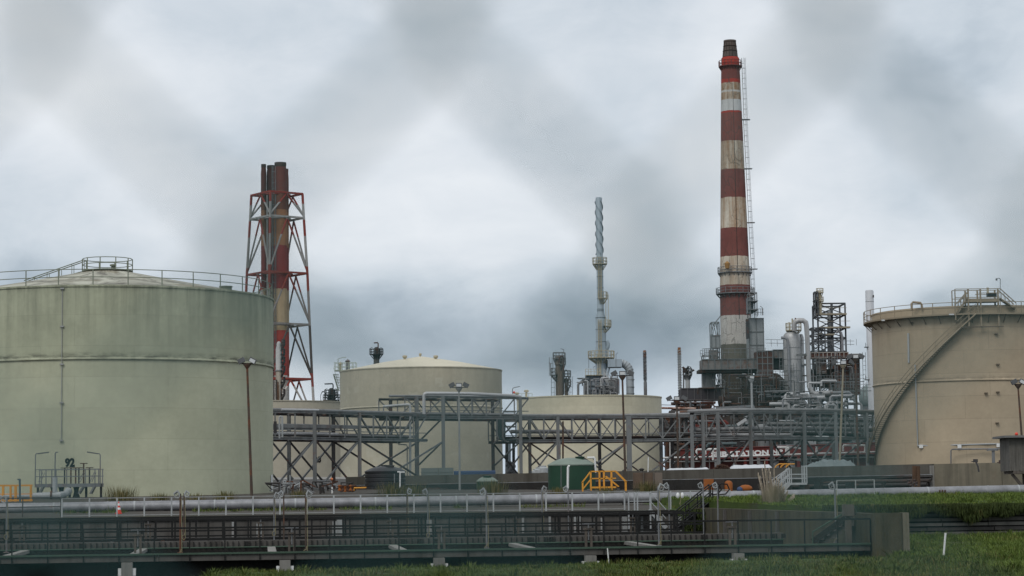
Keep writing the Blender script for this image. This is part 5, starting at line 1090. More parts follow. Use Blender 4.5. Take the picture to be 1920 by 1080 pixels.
    # poly tanks
    def poly(px0, px1, ytop, ycyl, yb, Y, mat, dome, label, ribs, holes):
        a, b_ = at(px0, ycyl, Y), at(px1, ycyl, Y); r = (b_.x - a.x) / 2; cx = (a.x + b_.x) / 2; zb, zc, zt = at((px0 + px1) / 2, yb, Y).z, at((px0 + px1) / 2, ycyl, Y).z, at((px0 + px1) / 2, ytop, Y).z
        t = thing('water_tank', label, 'plastic tank', (cx, Y + r, zb)); mb = MB(); pr = [(r, 0)]; H = zc - zb
        for i in range(ribs): z = H * (i + 0.5) / ribs; pr += [(r, z - 0.06), (r - 0.035, z - 0.02), (r - 0.035, z + 0.02), (r, z + 0.06)]
        pr += [(r, H)]; mb.lathe((cx, Y + r, zb), pr, 48); mb.build('tank_body', mat, t)
        dh = zt - zc; mb = MB(); mb.lathe((cx, Y + r, zb), [(r + 0.03, H - 0.04), (r + 0.03, H + 0.04), (r * 0.93, H + dh * 0.25), (r * 0.75, H + dh * 0.58), (r * 0.5, H + dh * 0.84), (r * 0.2, H + dh), (0, H + dh)], 48); d = mb.build('dome', dome, t)
        mb = MB(); hx = cx + r * 0.55 * holes; mb.lathe((hx, Y + r * 0.75, zb + H + dh * 0.55), [(0.34, 0), (0.34, dh * 0.5), (0.38, dh * 0.5), (0.38, dh * 0.56), (0, dh * 0.62)], 18); mb.build('manhole_lid', rack_dark if mat is poly_black else poly_green, d)
        return t, cx, r, zb, zc, zt
    t, cx, r, zb, zc, zt = poly(681.5, 758.5, 873.5, 884, 916, 176, poly_black, poly_black, 'black ribbed plastic water tank below the left pipe bridge', 4, 0.45)
    mb = MB(); mb.path([at(745, 885, 174), at(749, 885, 174), at(750, 886.5, 174), at(750, 916, 174)], 0.055, 8); mb.path([at(750, 885.5, 174), at(759, 885.5, 174)], 0.055, 8); mb.build('white_pipe', white_p, t)
    mb = MB(); mb.lathe((cx, 176 + r, zt - 0.03), [(0.3, 0), (0.3, 0.12), (0, 0.14)], 16); mb.build('top_cap', poly_black, t)
    mb = MB(); mb.path([at(739.5, 888, 175), at(739.5, 905, 175)], 0.04, 6); mb.build('level_tube', steel, t)
    t, cx, r, zb, zc, zt = poly(1028, 1118, 857.5, 871.5, 918, 168, poly_green, poly_dome, 'dark green plastic water tank with a faded dome beside the yellow steps', 0, 0.62)
    mb = MB(); mb.path([at(1068, 874.5, 167), at(1066.5, 874, 167), at(1065, 876, 167), at(1064.5, 917, 167)], 0.085, 10); mb.build('white_pipe', white_p, t)
    mb = MB(); mb.path([at(1101, 858, 169), at(1114, 858, 169), at(1115, 860, 169), at(1117, 886, 169)], 0.07, 8); mb.build('inlet_pipe', white_p, t)
    mb = MB(); mb.path([at(1112, 860, 170), at(1120, 868, 170), at(1127, 880, 170), at(1130, 900, 170)], 0.05, 6); mb.build('black_hose', poly_black, t)
    mb = MB(); mb.tube(at(1052, 917, 167.6), at(1052, 872, 167.6), 0.03, n=6); mb.build('level_tube', steel, t)
    poly(893, 933, 893, 902.5, 916, 182, poly_green, poly_dome, 'small green plastic tank with a pale cone lid half hidden by weeds', 0, 0.05)
    # grey blocks and blue cover behind the bund
    for k, (px0, px1, yt) in enumerate(((790, 822, 877.5), (822.5, 850, 877))):
        Y = 207; a, b_ = at(px0, 893, Y), at(px1, yt, Y); mb = MB(); mb.box(((a.x + b_.x) / 2, Y, (a.z + b_.z) / 2 - 0.5), (b_.x - a.x - 0.03, 1.2, b_.z - a.z + 1.0)); mb.box(((a.x + b_.x) / 2, Y, (a.z + b_.z) / 2), (b_.x - a.x + 0.0, 1.26, 0.06)); solo(mb, 'concrete_block', M('green_grey_block', (0.15, 0.17, 0.165), 0.85, 0, 0.2, 0.7), '%s grey green block on the bund behind the small green tank' % ('left hand' if k == 0 else 'right hand'), 'block', 'grey green blocks behind the bund')
    Y = 205; a, b_ = at(851, 892, Y), at(929, 884.5, Y); mb = MB(); mb.box(((a.x + b_.x) / 2, Y, (a.z + b_.z) / 2), (b_.x - a.x, 0.8, b_.z - a.z)); mb.tube((a.x, Y, b_.z), (b_.x, Y, b_.z), 0.12, n=8); solo(mb, 'blue_cover', blue_p, 'faded blue cover strip lying along the top of the bund wall', 'cover')
    t = thing('pump_set', 'small pale pump set behind the bund left of the green water tank', 'pump', at(1013, 890, 200))
    for k, (px, y, s) in enumerate(((1010, 883, 0.45), (1018, 880, 0.5), (1003, 886, 0.3))): p = at(px, y, 200); mb = MB(); mb.lathe(p, [(0, -0.3), (s, -0.3), (s, 0.1), (s * 0.6, 0.2), (s * 0.6, 0.32), (0, 0.34)], 12); mb.build('pump_body', pale_steel, t)
    # yellow steps
    Y = 158.0; t = thing('yellow_steps', 'yellow steel step-over with handrails beside the dark green water tank', 'steps', at(1130, 918, Y))
    zt, zd = at(1130, 883.5, Y).z, at(1130, 913, Y).z
    for dy, sh in ((0, 0), (1.3, -6)):
        A, B = at(1108 + sh * 0, 884, Y), at(1147, 883, Y)
        mb = MB()
        for z in (zt, (zt + zd) / 2 + 0.05): mb.bar((A.x, Y + dy, z), (B.x + 0.3, Y + dy, z), 0.075)
        mb.bar((A.x, Y + dy, zt), (A.x - 0.62, Y + dy, zt - 0.78), 0.075); mb.bar((B.x + 0.3, Y + dy, zt), (B.x + 1.05, Y + dy, zt - 0.78), 0.075)
        mb.bar((A.x, Y + dy, zt - 0.55), (A.x - 0.62, Y + dy, zt - 1.3), 0.06); mb.bar((B.x - 0.4, Y + dy, zt - 0.35), (B.x + 0.5, Y + dy, zt - 1.1), 0.06)
        mb.build('handrail', yellow, t)
        for x in (A.x, A.x + 0.62, (A.x + B.x) / 2 + 0.2, B.x, A.x - 0.58, B.x + 1.0): mb = MB(); lo = zd - (0.3 if x < A.x or x > B.x else 0.25); hi = zt if A.x - 0.01 <= x <= B.x + 0.31 else zt - 0.74; mb.box((x, Y + dy, (lo + hi) / 2), (0.075, 0.075, hi - lo)); mb.build('post', yellow, t)
    mb = MB(); mb.box(((A.x + B.x) / 2 + 0.15, Y + 0.65, zd - 0.03), (B.x - A.x + 0.3, 1.3, 0.12)); mb.build('platform', yellow, t)
    mb = MB()
    for s in (-1, 1):
        x0 = A.x if s < 0 else B.x + 0.3
        for i in range(3): mb.box((x0 + s * (0.15 + 0.22 * i), Y + 0.65, zd - 0.16 - 0.16 * i), (0.2, 1.2, 0.04))
    mb.build('treads', steel, t)
    # orange equipment
    Y = 165.0; t = thing('orange_skid', 'orange compressor skid with a domed vessel in front of the bund', 'machine', at(1350, 920, Y)); a, b_ = at(1320, 919, Y), at(1337, 898, Y); mb = MB(); mb.box(((a.x + b_.x) / 2, Y, (a.z + b_.z) / 2), (b_.x - a.x, 0.8, b_.z - a.z)); mb.build('cabinet', orange_m, t)
    mb = MB(); a, b_ = at(1338, 919, Y + 0.2), at(1357, 898, Y + 0.2); mb.box(((a.x + b_.x) / 2, Y + 0.2, (a.z + b_.z) / 2), (b_.x - a.x, 0.6, b_.z - a.z)); mb.build('dark_bay', dark_rust, t)
    p = at(1366, 921, Y); h = at(1366, 901, Y).z - p.z; mb = MB(); mb.lathe(p, [(0, 0), (0.31, 0), (0.31, h * 0.72), (0.24, h * 0.9), (0.1, h), (0, h)], 16); mb.build('vessel', orange_m, t)
    p = at(1398, 916, Y); mb = MB(); mb.sphere(p, 0.32, 12, (1.6, 1, 0.9)); mb.build('end_vessel', orange_m, t); p = at(1387, 918, Y - 0.3); mb = MB(); mb.sphere(p, 0.22, 12); mb.build('blue_drum', blue_p, t)
    # grey step-over stair
    Y = 148.0; zt, zd = at(1495, 876, Y).z, at(1495, 907, Y).z; P0, P1 = at(1480, 907, Y), at(1513, 906, Y); foot = at(1450, 939, Y)
    t = thing('stair_platform', 'pale grey metal stair and platform crossing over the silver pipeline', 'stairs', (P0.x, Y, 2.8))
    mb = MB(); mb.box(((P0.x + P1.x) / 2, Y + 0.5, zd), (P1.x - P0.x, 1.1, 0.14)); mb.build('platform', pale_steel, t)
    for dy in (0, 1.0):
        mb = MB(); mb.bar(P0 + V((0, dy, 0)), foot + V((0, dy, 0)), 0.08, 0.24); mb.build('stringer', pale_steel, t)
        mb = MB(); up = V((0, dy, 1.02))
        for k in (1.0, 0.55): mb.bar(P0 + V((0, dy, 1.02 * k)), foot + V((0, dy, 1.02 * k)), 0.06); mb.bar(P0 + V((0, dy, 0.62 * k / 1.0)), V((P1.x, Y + dy, P0.z + 0.62 * k)), 0.06)
        for k in range(4): q = P0 + (foot - P0) * (k / 3) + V((0, dy, 0)); mb.bar(q, q + V((0, 0, 1.02)), 0.065)
        mb.build('handrail', pale_steel, t)
        for px in (1484, 1508, 1513): a = at(px, 907, Y); mb = MB(); mb.box((a.x, Y + dy, zd + (0.5 if px < 1500 else 0.6)), (0.07, 0.07, 1.0 if px < 1500 else 1.2)); mb.build('post', pale_steel, t)
    mb = MB()
    for i in range(1, 7): q = P0 + (foot - P0) * (i / 7); mb.bar(q, q + V((0, 1, 0)), 0.24, 0.05)
    mb.build('treads', pale_steel, t)
    a, b_ = at(1440, 905, Y + 1.6), at(1480, 877, Y + 1.6); mb = MB()
    for k in (0, 0.45, 0.9): mb.bar(a - V((0, 0, k)), b_ - V((0, 0, k)), 0.06)
    for k in range(6): q = a + (b_ - a) * (k / 5); mb.bar(q, q - V((0, 0, 1.2)), 0.055)
    mb.build('back_rail', pale_steel, t)
    for px, mt in ((1504, concrete), (1513, rusty)): a = at(px, 930, Y + 0.5); mb = MB(); mb.box((a.x, Y + 0.5, (zd - 0.08 + 2.7) / 2), (0.32, 0.3, zd - 0.08 - 2.7)); mb.build('leg', mt, t)
    # tarpaulins and rubble just behind the bund
    def tarp(px0, px1, yt, yb, Y, mat, label, amp, n=26):
        a, b_ = at(px0, yb, Y), at(px1, yb, Y); zt = at((px0 + px1) / 2, yt, Y).z; mb = MB(); L = b_.x - a.x
        for j in range(7):
            for i in range(n + 1):
                s = i / n; w = j / 6; h = (zt - a.z) * min(1.0, s * 7 * (0.35 if amp > 0.4 else 1), (1 - s) * 9) * min(1.0, w * 3.0); mb.v.append((a.x + L * s, Y + w * 2.2, a.z + h * (1 + amp * (mnoise.noise(V((i * 0.33, j * 0.5, px0))) + 0.5 * mnoise.noise(V((i * 0.9 + j, j * 0.3, px0)))))))
        for j in range(6):
            for i in range(n): k = j * (n + 1) + i; mb.f.append((k, k + 1, k + n + 2, k + n + 1))
        solo(mb, 'tarpaulin', mat, label, 'tarpaulin', smooth=25)
    tarp(1366, 1454, 871.5, 882, 192, tarp_w, 'bright white tarpaulin behind the bund wall below the fascia lettering', 0.15)
    tarp(1244, 1338, 877.5, 886, 196, tarp_w, 'low white sheet lying behind the bund wall left of the rubble pile', 0.2)
    tarp(1492, 1612, 864.5, 881, 190, tarp_g, 'grey green crumpled tarpaulin behind the bund wall', 0.45, 40)
    mb = MB()
    for i in range(120): s = random.random(); p = at(1340 + 28 * s, 880 - 9 * random.random() * sin(pi * s), 193 + random.random()); mb.box(p, (random.uniform(0.1, 0.35), 0.2, random.uniform(0.05, 0.2)), random.random() * 3)
    solo(mb, 'rubble_pile', rusty, 'rusty scrap pile on top of the bund beside the white tarpaulin', 'scrap pile')
    t = thing('yellow_hoops', 'bent yellow hoop rails behind the pampas grass', 'rail', at(1470, 880, 190))
    for px in (1452, 1462, 1472): mb = MB(); mb.path([at(px, 881, 190), at(px + 3, 874, 190), at(px + 9, 870, 190), at(px + 18, 870, 190)], 0.06, 6); mb.build('hoop', yellow, t)
    # left yard: low gravel wall, sign, markers
    Y = 246; mb = MB(); a, b_ = at(495, 897.5, Y), at(652, 896, Y); mb.bar(a, b_, 0.5, 0.22); t = thing('low_wall', 'low gravel bank with a white edge below the tank numbered 23', 'wall', a); mb.build('white_edge', M('white_kerb', (0.42, 0.42, 0.41), 0.8, 0, 0.3, 1), t)
    mb = MB(); mb.add([a + V((-3, -1, -0.12)), b_ + V((0, -1, -0.12)), b_ + V((0, -7, -1.8)), a + V((-3, -7, -1.8))], [(0, 1, 2, 3)]); mb.build('gravel_bank', M('dark_gravel', (0.07, 0.068, 0.066), 0.95, 0, 0.6, 6, bump=0.5), t)
    Y = 200
    t = thing('sign_board', 'grey diamond sign on a white post under the left pipe bridge', 'sign', at(543.5, 915, Y)); mb = MB(); a, b_ = at(543.5, 916, Y), at(543.5, 891, Y); mb.tube(a, b_, 0.055, n=8); mb.build('post', white_p, t); p = at(545, 897.5, Y); mb = MB(); mb.add([p + V((-0.3, 0.08, 0)), p + V((0, 0.08, -0.3)), p + V((0.3, 0.08, 0)), p + V((0, 0.08, 0.3))], [(0, 1, 2, 3)]); mb.build('plate', rack_m, t)
    t = thing('marker_pole', 'slim white pole topped by an orange ball under the left pipe bridge', 'marker', at(622.5, 920, Y)); mb = MB(); mb.tube(at(623, 920, Y), at(622.5, 901, Y), 0.03, n=6); mb.build('pole', steel, t); mb = MB(); mb.sphere(at(622, 898.5, Y), 0.13, 12); mb.build('ball', M('orange_ball', (0.75, 0.22, 0.08), 0.5), t)
    mb = MB(); mb.tube(at(622.8, 925, 180), at(622.8, 913, 180), 0.07, n=8); solo(mb, 'white_bollard', white_p, 'short white bollard under the left pipe bridge', 'bollard')
    t = thing('valve_manifold', 'rust brown valve manifold with yellow rails beside the black plastic tank', 'valve', at(650, 920, 178))
    for i in range(9): mb = MB(); c = at(637 + i * 3.4, 915 + (i % 2) * 2, 178); mb.lathe(c, [(0, -0.25), (0.16, -0.2), (0.1, 0), (0.18, 0.2), (0, 0.26)], 8); mb.build('valve_body', rusty if i % 3 else orange_m, t)
    mb = MB(); mb.path([at(664, 920, 177), at(664, 915, 177), at(702, 914, 177), at(703, 918, 177)], 0.05, 6); mb.path([at(695, 911, 177), at(708, 910.5, 177)], 0.05, 6); mb.build('yellow_rail', yellow, t)
    t = thing('pipe_clutter', 'low tangle of small pipes and valves on the ground under the left pipe bridge', 'pipework', at(580, 920, 182))
    for i in range(28):
        px = random.uniform(515, 640); mb = MB(); p = at(px, random.uniform(913, 922), 178 + random.uniform(0, 8)); h = random.uniform(0.2, 0.7); q = p + V((0, 0, h)); mb.path([p - V((0, 0, 0.4)), q, q + V((random.uniform(-1.2, 1.2), 0, 0)), q + V((random.uniform(-1.2, 1.2), 0.1, -0.5))], random.uniform(0.03, 0.07), 6); mb.build('pipe', random.choice((steel, dark_pipe, rusty, pale_steel)), t)
    # weeds
    k = 0
    for (px, y, Y, h, lab) in ((226, 931, 160, 0.75, 'spiky grass tuft at the foot of the green tank near the cone'), (421, 931, 160, 0.4, 'dry weeds at the foot of the green tank'), (300, 932, 160, 0.28, 'small dark weeds by the green tank base'), (368, 932, 160, 0.25, 'low weed beside the green tank base'), (735, 921, 163, 0.65, 'pale grass clump in front of the black plastic tank'), (775, 921, 163, 0.6, 'pale grass clump right of the black plastic tank'), (923, 918, 168, 0.75, 'tall dry weeds beside the small green tank'), (1210, 914, 172, 0.55, 'pale weeds in front of the brown rusted panels'), (560, 925, 165, 0.25, 'small green weed under the left pipe bridge'), (1048, 920, 155, 0.25, 'small weed below the dark green water tank'), (1135, 921, 150, 0.3, 'low green weeds below the yellow steps')):
        p = at(px, y, Y); p.z -= 0.35; t = MB(); W = 0.5 + h * 1.1
        for i in range(int(170 * W)):
            a = random.uniform(0, 6.28); r = random.random() ** 0.7 * W * 0.55; blade(t, p + V((r * cos(a) * 1.8, r * sin(a), 0)), (h + 0.4) * random.uniform(0.6, 1.1), 0.04, random.uniform(0.1, 0.5) * h, a)
        solo(t, 'weed_tuft', weed_m, lab, 'weeds', smooth=0); k += 1
yard()

# ------------------------------------------------------------------ process units
def circ_platform(root, axis, z, r0, r1, mat, a0=0.0, a1=2 * pi, h=1.1, n=10, rt=0.05, deck_t=0.14, hatch=True):
    mb = MB(); k = max(8, int(24 * abs(a1 - a0) / (2 * pi)))
    mb.lathe((axis.x, axis.y, z), [(r0, 0), (r1, 0), (r1, deck_t), (r0, deck_t)], k, a0, a1); d = mb.build('platform', mat, root, smooth=30)
    for f in (1.0, 0.5): mb = MB(); mb.arc((axis.x, axis.y, 0), r1 - 0.04, z + h * f, rt, a0, a1, k, 4); mb.build('rail', mat, d)
    base = None; wl = world_loc(d)
    for i in range(n + (0 if a1 - a0 > 6.2 else 1)):
        a = a0 + (a1 - a0) * i / n; p = V((axis.x + (r1 - 0.04) * cos(a), axis.y + (r1 - 0.04) * sin(a), z + deck_t)) - wl
        if base is None: mb = MB(); mb.box((0, 0, (h - deck_t) / 2), (rt * 1.8, rt * 1.8, h - deck_t)); base = mb.build('post', mat, d, True); base.location = p
        else: o = base.copy(); COL.objects.link(o); o.parent = d; o.location = p
    for i in range(n):
        a = a0 + (a1 - a0) * (i + 0.5) / n; e = V((cos(a), sin(a), 0)); q = V((axis.x, axis.y, z)); mb = MB(); mb.bar(q + e * r0 - V((0, 0, 1.0)), q + e * (r1 - 0.1), rt * 2); mb.build('bracket', mat, d)
    return d
def ladder(root, p, q, side, mat, w=0.5, cage=0.0, rung=0.8, r=0.05, name='ladder'):
    p, q, s = V(p), V(q), V(side).normalized(); mb = MB()
    for k in (-1, 1): mb.bar(p + s * k * w / 2, q + s * k * w / 2, r)
    n = max(2, int((q - p).length / rung))
    for i in range(n): c = p + (q - p) * (i / n); mb.bar(c - s * w / 2, c + s * w / 2, r * 0.8)
    if cage:
        out = s.cross((q - p).normalized())
        if out.y > 0: out = -out
        for k in (-0.5, 0.0, 0.5): mb.bar(p + s * k * w * 1.4 + out * cage * (1 if k == 0 else 0.7), q + s * k * w * 1.4 + out * cage * (1 if k == 0 else 0.7), r * 0.8)
        for i in range(0, n, 2): c = p + (q - p) * (i / n); mb.path([c - s * w * 0.7, c - s * w * 0.7 + out * cage * 0.7, c + out * cage, c + s * w * 0.7 + out * cage * 0.7, c + s * w * 0.7], r * 0.5, 4)
    mb.build(name, mat, root, smooth=0)
def frame(root, x0, x1, y0, y1, zs, mat, w=0.22, brace=True, deck=True, deck_mat=None, diag=None, nm='column', rail=0.0):
    for x in (x0, x1):
        for y in (y0, y1): mb = MB(); mb.box((x, y, (zs[0] + zs[-1]) / 2), (w, w, zs[-1] - zs[0])); mb.build(nm, mat, root)
    for i, z in enumerate(zs[1:]):
        mb = MB()
        for y in (y0, y1): mb.bar((x0, y, z), (x1, y, z), w * 0.8, w)
        for x in (x0, x1): mb.bar((x, y0, z), (x, y1, z), w * 0.8, w)
        mb.build('floor_beam', mat, root, smooth=0)
        if deck and i < len(zs) - 2: mb = MB(); mb.box(((x0 + x1) / 2, (y0 + y1) / 2, z + w * 0.6), (x1 - x0 + 0.4, y1 - y0 + 0.4, 0.08)); mb.build('platform', deck_mat or mat, root)
        if rail:
            for y in (y0 - 0.2, y1 + 0.2):
                mb = MB()
                for k in (0.5, 1.0): mb.bar((x0 - 0.2, y, z + rail * k), (x1 + 0.2, y, z + rail * k), 0.06)
                for j in range(6): x = x0 - 0.2 + (x1 - x0 + 0.4) * j / 5; mb.bar((x, y, z), (x, y, z + rail), 0.06)
                mb.build('railing', deck_mat or mat, root, smooth=0)
        if brace:
            za = zs[i]; xm = (x0 + x1) / 2
            for y in (y0, y1):
                mb = MB()
                if (diag or 'V') == 'V' : mb.bar((x0, y, za), (xm, y, z), w * 0.6); mb.bar((x1, y, za), (xm, y, z), w * 0.6)
                else: mb.bar((x0, y, za), (x1, y, z), w * 0.6); mb.bar((x1, y, za), (x0, y, z), w * 0.6)
                mb.build('bracing', mat, root, smooth=0)
RED = (0.165, 0.062, 0.055); BRED = (0.33, 0.04, 0.028); WHT = (0.46, 0.44, 0.40); CONC = (0.13, 0.125, 0.105); TAN = (0.30, 0.20, 0.12)
def chimney():
    D = 400.0; zz = lambda y, px=1375: at(px, y, D).z
    ax = at(1378.5, 540, D).x; A = V((ax, D, 4.3))
    t = thing('chimney', 'tall tapering chimney with faded red and rusty white bands', 'chimney', A)
    RW = (0.56, 0.52, 0.44)
    bands = [(4.3, (0.045, 0.04, 0.033), 0.1), (zz(688), CONC, 0.03), (zz(650), (0.52, 0.52, 0.50), 0.22), (zz(594), RED, 0.02), (zz(538), RW, 0.55), (zz(484), RED, 0.02), (zz(430), RW, 0.85), (zz(374), RED, 0.03), (zz(320), RW, 0.95), (zz(266), (0.19, 0.065, 0.055), 0.05), (zz(216), BRED, 0.0), (zz(211), (0.52, 0.53, 0.53), 0.03), (zz(192), RW, 0.95), (zz(177.5), (0.52, 0.52, 0.50), 0.15), (zz(174), RW, 1.0), (zz(157), BRED, 0.0), (zz(153), (0.16, 0.045, 0.04), 0.05), (zz(126), BRED, 0.0), (zz(108), (0.12, 0.10, 0.09), 0.1)]
    bm = band_mat('banded_chimney_paint', bands, crack=True)
    prof = [(m(31.5, D), 0), (m(29.5, D), zz(640) - 4.3), (m(28.8, D), zz(540) - 4.3), (m(26.8, D), zz(480) - 4.3), (m(18.2, D), zz(150) - 4.3), (m(17, D), zz(110) - 4.3), (m(15.5, D), zz(108) - 4.3)]
    mb = MB(); mb.lathe(A, prof, 56); mb.build('shaft', bm, t)
    mb = MB(); zt = zz(107) - 4.3; mb.lathe(A, [(m(14.2, D), zt), (m(11, D), zz(79) - 4.3), (m(12, D), zz(79) - 4.3), (m(12, D), zz(76) - 4.3), (m(10, D), zz(76) - 4.3), (m(9, D), zz(90) - 4.3)], 32); fl = mb.build('flue_tip', M('burnt_flue_tip', (0.10, 0.08, 0.072), 0.85, 0, 0.4, 0.6, streak=0.6), t)
    mb = MB()
    for y in (87, 96): f = (y - 79) / 28; mb.arc(A, m(lerp(11, 14.2, f), D) + 0.06, zz(y) - 4.3, 0.07, 0, 2 * pi, 32, 4)
    for i in range(14): a = 2 * pi * i / 14; mb.bar((A.x + m(14.3, D) * cos(a), D + m(14.3, D) * sin(a), zz(107)), (A.x + m(11.1, D) * cos(a), D + m(11.1, D) * sin(a), zz(78)), 0.09)
    mb.build('tip_ribs', dark_rust, fl)
    for y, r0, r1, y_h in ((126, 18, 22.5, 1.0), (513, 28, 32.5, 1.0), (552, 29, 36.5, 1.1)):
        circ_platform(t, A, zz(y), m(r0, D) - 0.3, m(r1, D), M('red_platform', (0.12, 0.035, 0.03), 0.8) if y == 126 else steel, 0, 2 * pi, 1.1, 20, 0.05)
    # caged ladder up the right side
    segs = [(110, 225, 1394), (225, 317, 1398), (317, 418, 1403), (418, 505, 1408), (505, 600, 1411)]
    for i, (y0, y1, px) in enumerate(segs):
        x0 = at(px - (1.5 if i else 1), y0 + (4 if i else 0), D).x; x1 = at(px + 3.5, y1, D).x
        ladder(t, (x1, D - 0.4, zz(y1, px)), (x0, D - 0.4, zz(y0, px)), (1, 0, 0), steel, 0.5, 0.6, 0.9, 0.05)
        mb = MB(); mb.box((x1 - 0.15, D - 0.3, zz(y1, px)), (1.9, 0.9, 0.12)); mb.build('rest_platform', steel, t)
    mb = MB(); mb.path([(A.x + m(2, D), D - m(18, D), zz(160)), (A.x + m(2.5, D), D - m(27, D), zz(480)), (A.x + m(4, D), D - m(29.4, D), zz(600))], 0.05, 5); mb.build('lightning_cable', dark_pipe, t)
    q = at(1363.5, 497, D - 3.4); mb = MB(); mb.lathe(q, [(0, -0.7), (0.35, -0.6), (0.5, 0.3), (0.2, 0.6), (0, 0.7)], 10); mb.build('access_hatch', M('rusty_tan_hatch', (0.28, 0.16, 0.06), 0.9, rust=0.2), t)
chimney()
def furnace():
    D = 388.0; zz = lambda y, px=1375: at(px, y, D).z; xx = lambda px, y=700: at(px, y, D).x
    def bx(root, nm, mat, x0, x1, y0, y1, Y, dep, rib=0.0, ribm=None):
        X0, X1, Z1, Z0 = at(x0, (y0 + y1) / 2, Y).x, at(x1, (y0 + y1) / 2, Y).x, at((x0 + x1) / 2, y0, Y).z, at((x0 + x1) / 2, y1, Y).z
        mb = MB(); mb.box(((X0 + X1) / 2, Y + dep / 2, (Z0 + Z1) / 2), (X1 - X0, dep, Z1 - Z0)); o = mb.build(nm, mat, root)
        if rib:
            mb = MB(); n = max(2, round((X1 - X0) / rib))
            for i in range(n + 1): mb.box((X0 + (X1 - X0) * i / n, Y - 0.08, (Z0 + Z1) / 2), (0.14, 0.155, Z1 - Z0 + 0.1))
            n = max(1, round((Z1 - Z0) / (rib * 1.6)))
            for i in range(n + 1): mb.box(((X0 + X1) / 2, Y - 0.06, Z0 + (Z1 - Z0) * i / n), (X1 - X0 + 0.2, 0.115, 0.14))
            mb.build('stiffener', ribm or mat, o)
        return o
    rust_duct = M('grey_rusting_duct', (0.17, 0.165, 0.16), 0.85, 0, 0.35, 0.4, streak=0.3, rust=0.42, rscale=0.45, rcol=(0.11, 0.04, 0.02))
    red_rust = M('flaking_red_rust', (0.075, 0.04, 0.034), 0.95, 0, 0.7, 0.7, rust=0.42, rscale=0.9, rcol=(0.11, 0.038, 0.02))
    grey_c = M('grey_casing', (0.26, 0.28, 0.29), 0.75, 0.1, 0.2, 0.3, streak=0.35, rust=0.1)
    t = thing('furnace_duct', 'grey and rust flaking flue duct wrapped around the chimney base', 'duct', (xx(1370), D - 8, 4.3))
    bx(t, 'duct_body', rust_duct, 1316, 1425, 673.5, 692, D - 9.5, 5, 1.1, rack_m); bx(t, 'duct_lip', dark_rust, 1310, 1424, 692.5, 698, D - 9.2, 4.5)
    bx(t, 'duct_elbow', red_rust, 1420, 1449, 658, 706, D - 10, 5, 0.75, rack_m); bx(t, 'duct_run', rust_duct, 1449.5, 1476, 656, 671, D - 9, 4, 0.8, rack_m); bx(t, 'duct_lower', rust_duct, 1449.5, 1474, 672, 692, D - 7, 3, 1.4, rusty)
    bx(t, 'duct_run', red_rust, 1512, 1590, 661, 671, D - 6, 4, 0.7, M('pale_rib', (0.30, 0.28, 0.26), 0.85, rust=0.25)); bx(t, 'hopper', red_rust, 1416, 1458, 706, 716, D - 9, 5)
    mb = MB(); a, b_ = xx(1312), xx(1590)
    for k in (0.5, 1.1): mb.bar((a, D - 10.5, zz(673) + k), (xx(1424), D - 10.5, zz(673) + k), 0.07); mb.bar((xx(1424), D - 10.5, zz(657) + k), (b_, D - 8, zz(660) + k), 0.07)
    for i in range(26): x = a + (b_ - a) * i / 25; z0 = zz(673) if x < xx(1424) else zz(658); mb.bar((x, D - 10.4, z0), (x, D - 10.4, z0 + 1.1), 0.06)
    mb.build('duct_railing', steel, t, smooth=0)
    # furnace bodies
    t = thing('furnace', 'dark brown furnace body with panelled casing below the rusty duct', 'furnace', (xx(1430), D - 6, 4.3))
    p = V((xx(1432, 740), D - 8, 4.3)); mb = MB(); mb.lathe(p, [(m(30, D), 0), (m(30, D), zz(718) - 4.3), (m(17, D), zz(706) - 4.3), (0, zz(706) - 4.3)], 20); b0 = mb.build('casing', dark_rust, t)
    mb = MB()
    for y in (730, 745, 760): mb.arc(p, m(30, D) + 0.05, zz(y) - 4.3, 0.14, pi, 2 * pi, 20, 4)
    for i in range(11): a = pi + pi * i / 10; mb.box((p.x + m(30, D) * cos(a), p.y + m(30, D) * sin(a), (4.3 + zz(720)) / 2), (0.2, 0.2, zz(720) - 4.3), a)
    mb.build('stiffener', rack_dark, b0)
    bx(t, 'burner_box', dark_rust, 1450, 1470, 736, 775, D - 9, 6, 2.0); o = bx(t, 'side_platform', steel, 1446, 1472, 732, 735, D - 11, 3)
    mb = MB()
    for px in (1446, 1454, 1463, 1472): mb.box((xx(px), D - 11, zz(727)), (0.1, 0.1, m(11, D)))
    for y in (722, 727): mb.bar((xx(1446), D - 11, zz(y)), (xx(1472), D - 11, zz(y)), 0.07)
    mb.bar((xx(1446), D - 11, zz(747)), (xx(1462), D - 11, zz(735)), 0.12); mb.build('rail', steel, o, smooth=0)
    # left panelled block
    t = thing('convection_box', 'dark grey gridded furnace box left of the chimney base', 'furnace', (xx(1310), D - 4, 4.3))
    bx(t, 'casing', M('blackened_panel', (0.05, 0.05, 0.056), 0.9, 0, 0.4, 0.4, streak=0.4), 1277, 1352, 728, 749.5, D - 6, 6, 1.1, M('panel_rib', (0.085, 0.085, 0.09), 0.9))
    for px in (1280, 1300, 1325, 1348): mb = MB(); mb.box((xx(px), D - 3, (4.3 + zz(749)) / 2), (0.4, 0.4, zz(749) - 4.3)); mb.build('leg', dark_rust, t)
    for k, (px0, px1, y, h) in enumerate(((1262, 1342, 755, 4), (1270, 1335, 762, 5), (1258, 1330, 771, 3), (1268, 1345, 778, 5))): bx(t, 'shelf', (red_rust, dark_rust, rusty, rack_dark)[k], px0, px1, y - h / 2, y + h / 2, D - 8 + k * 0.3, 5)
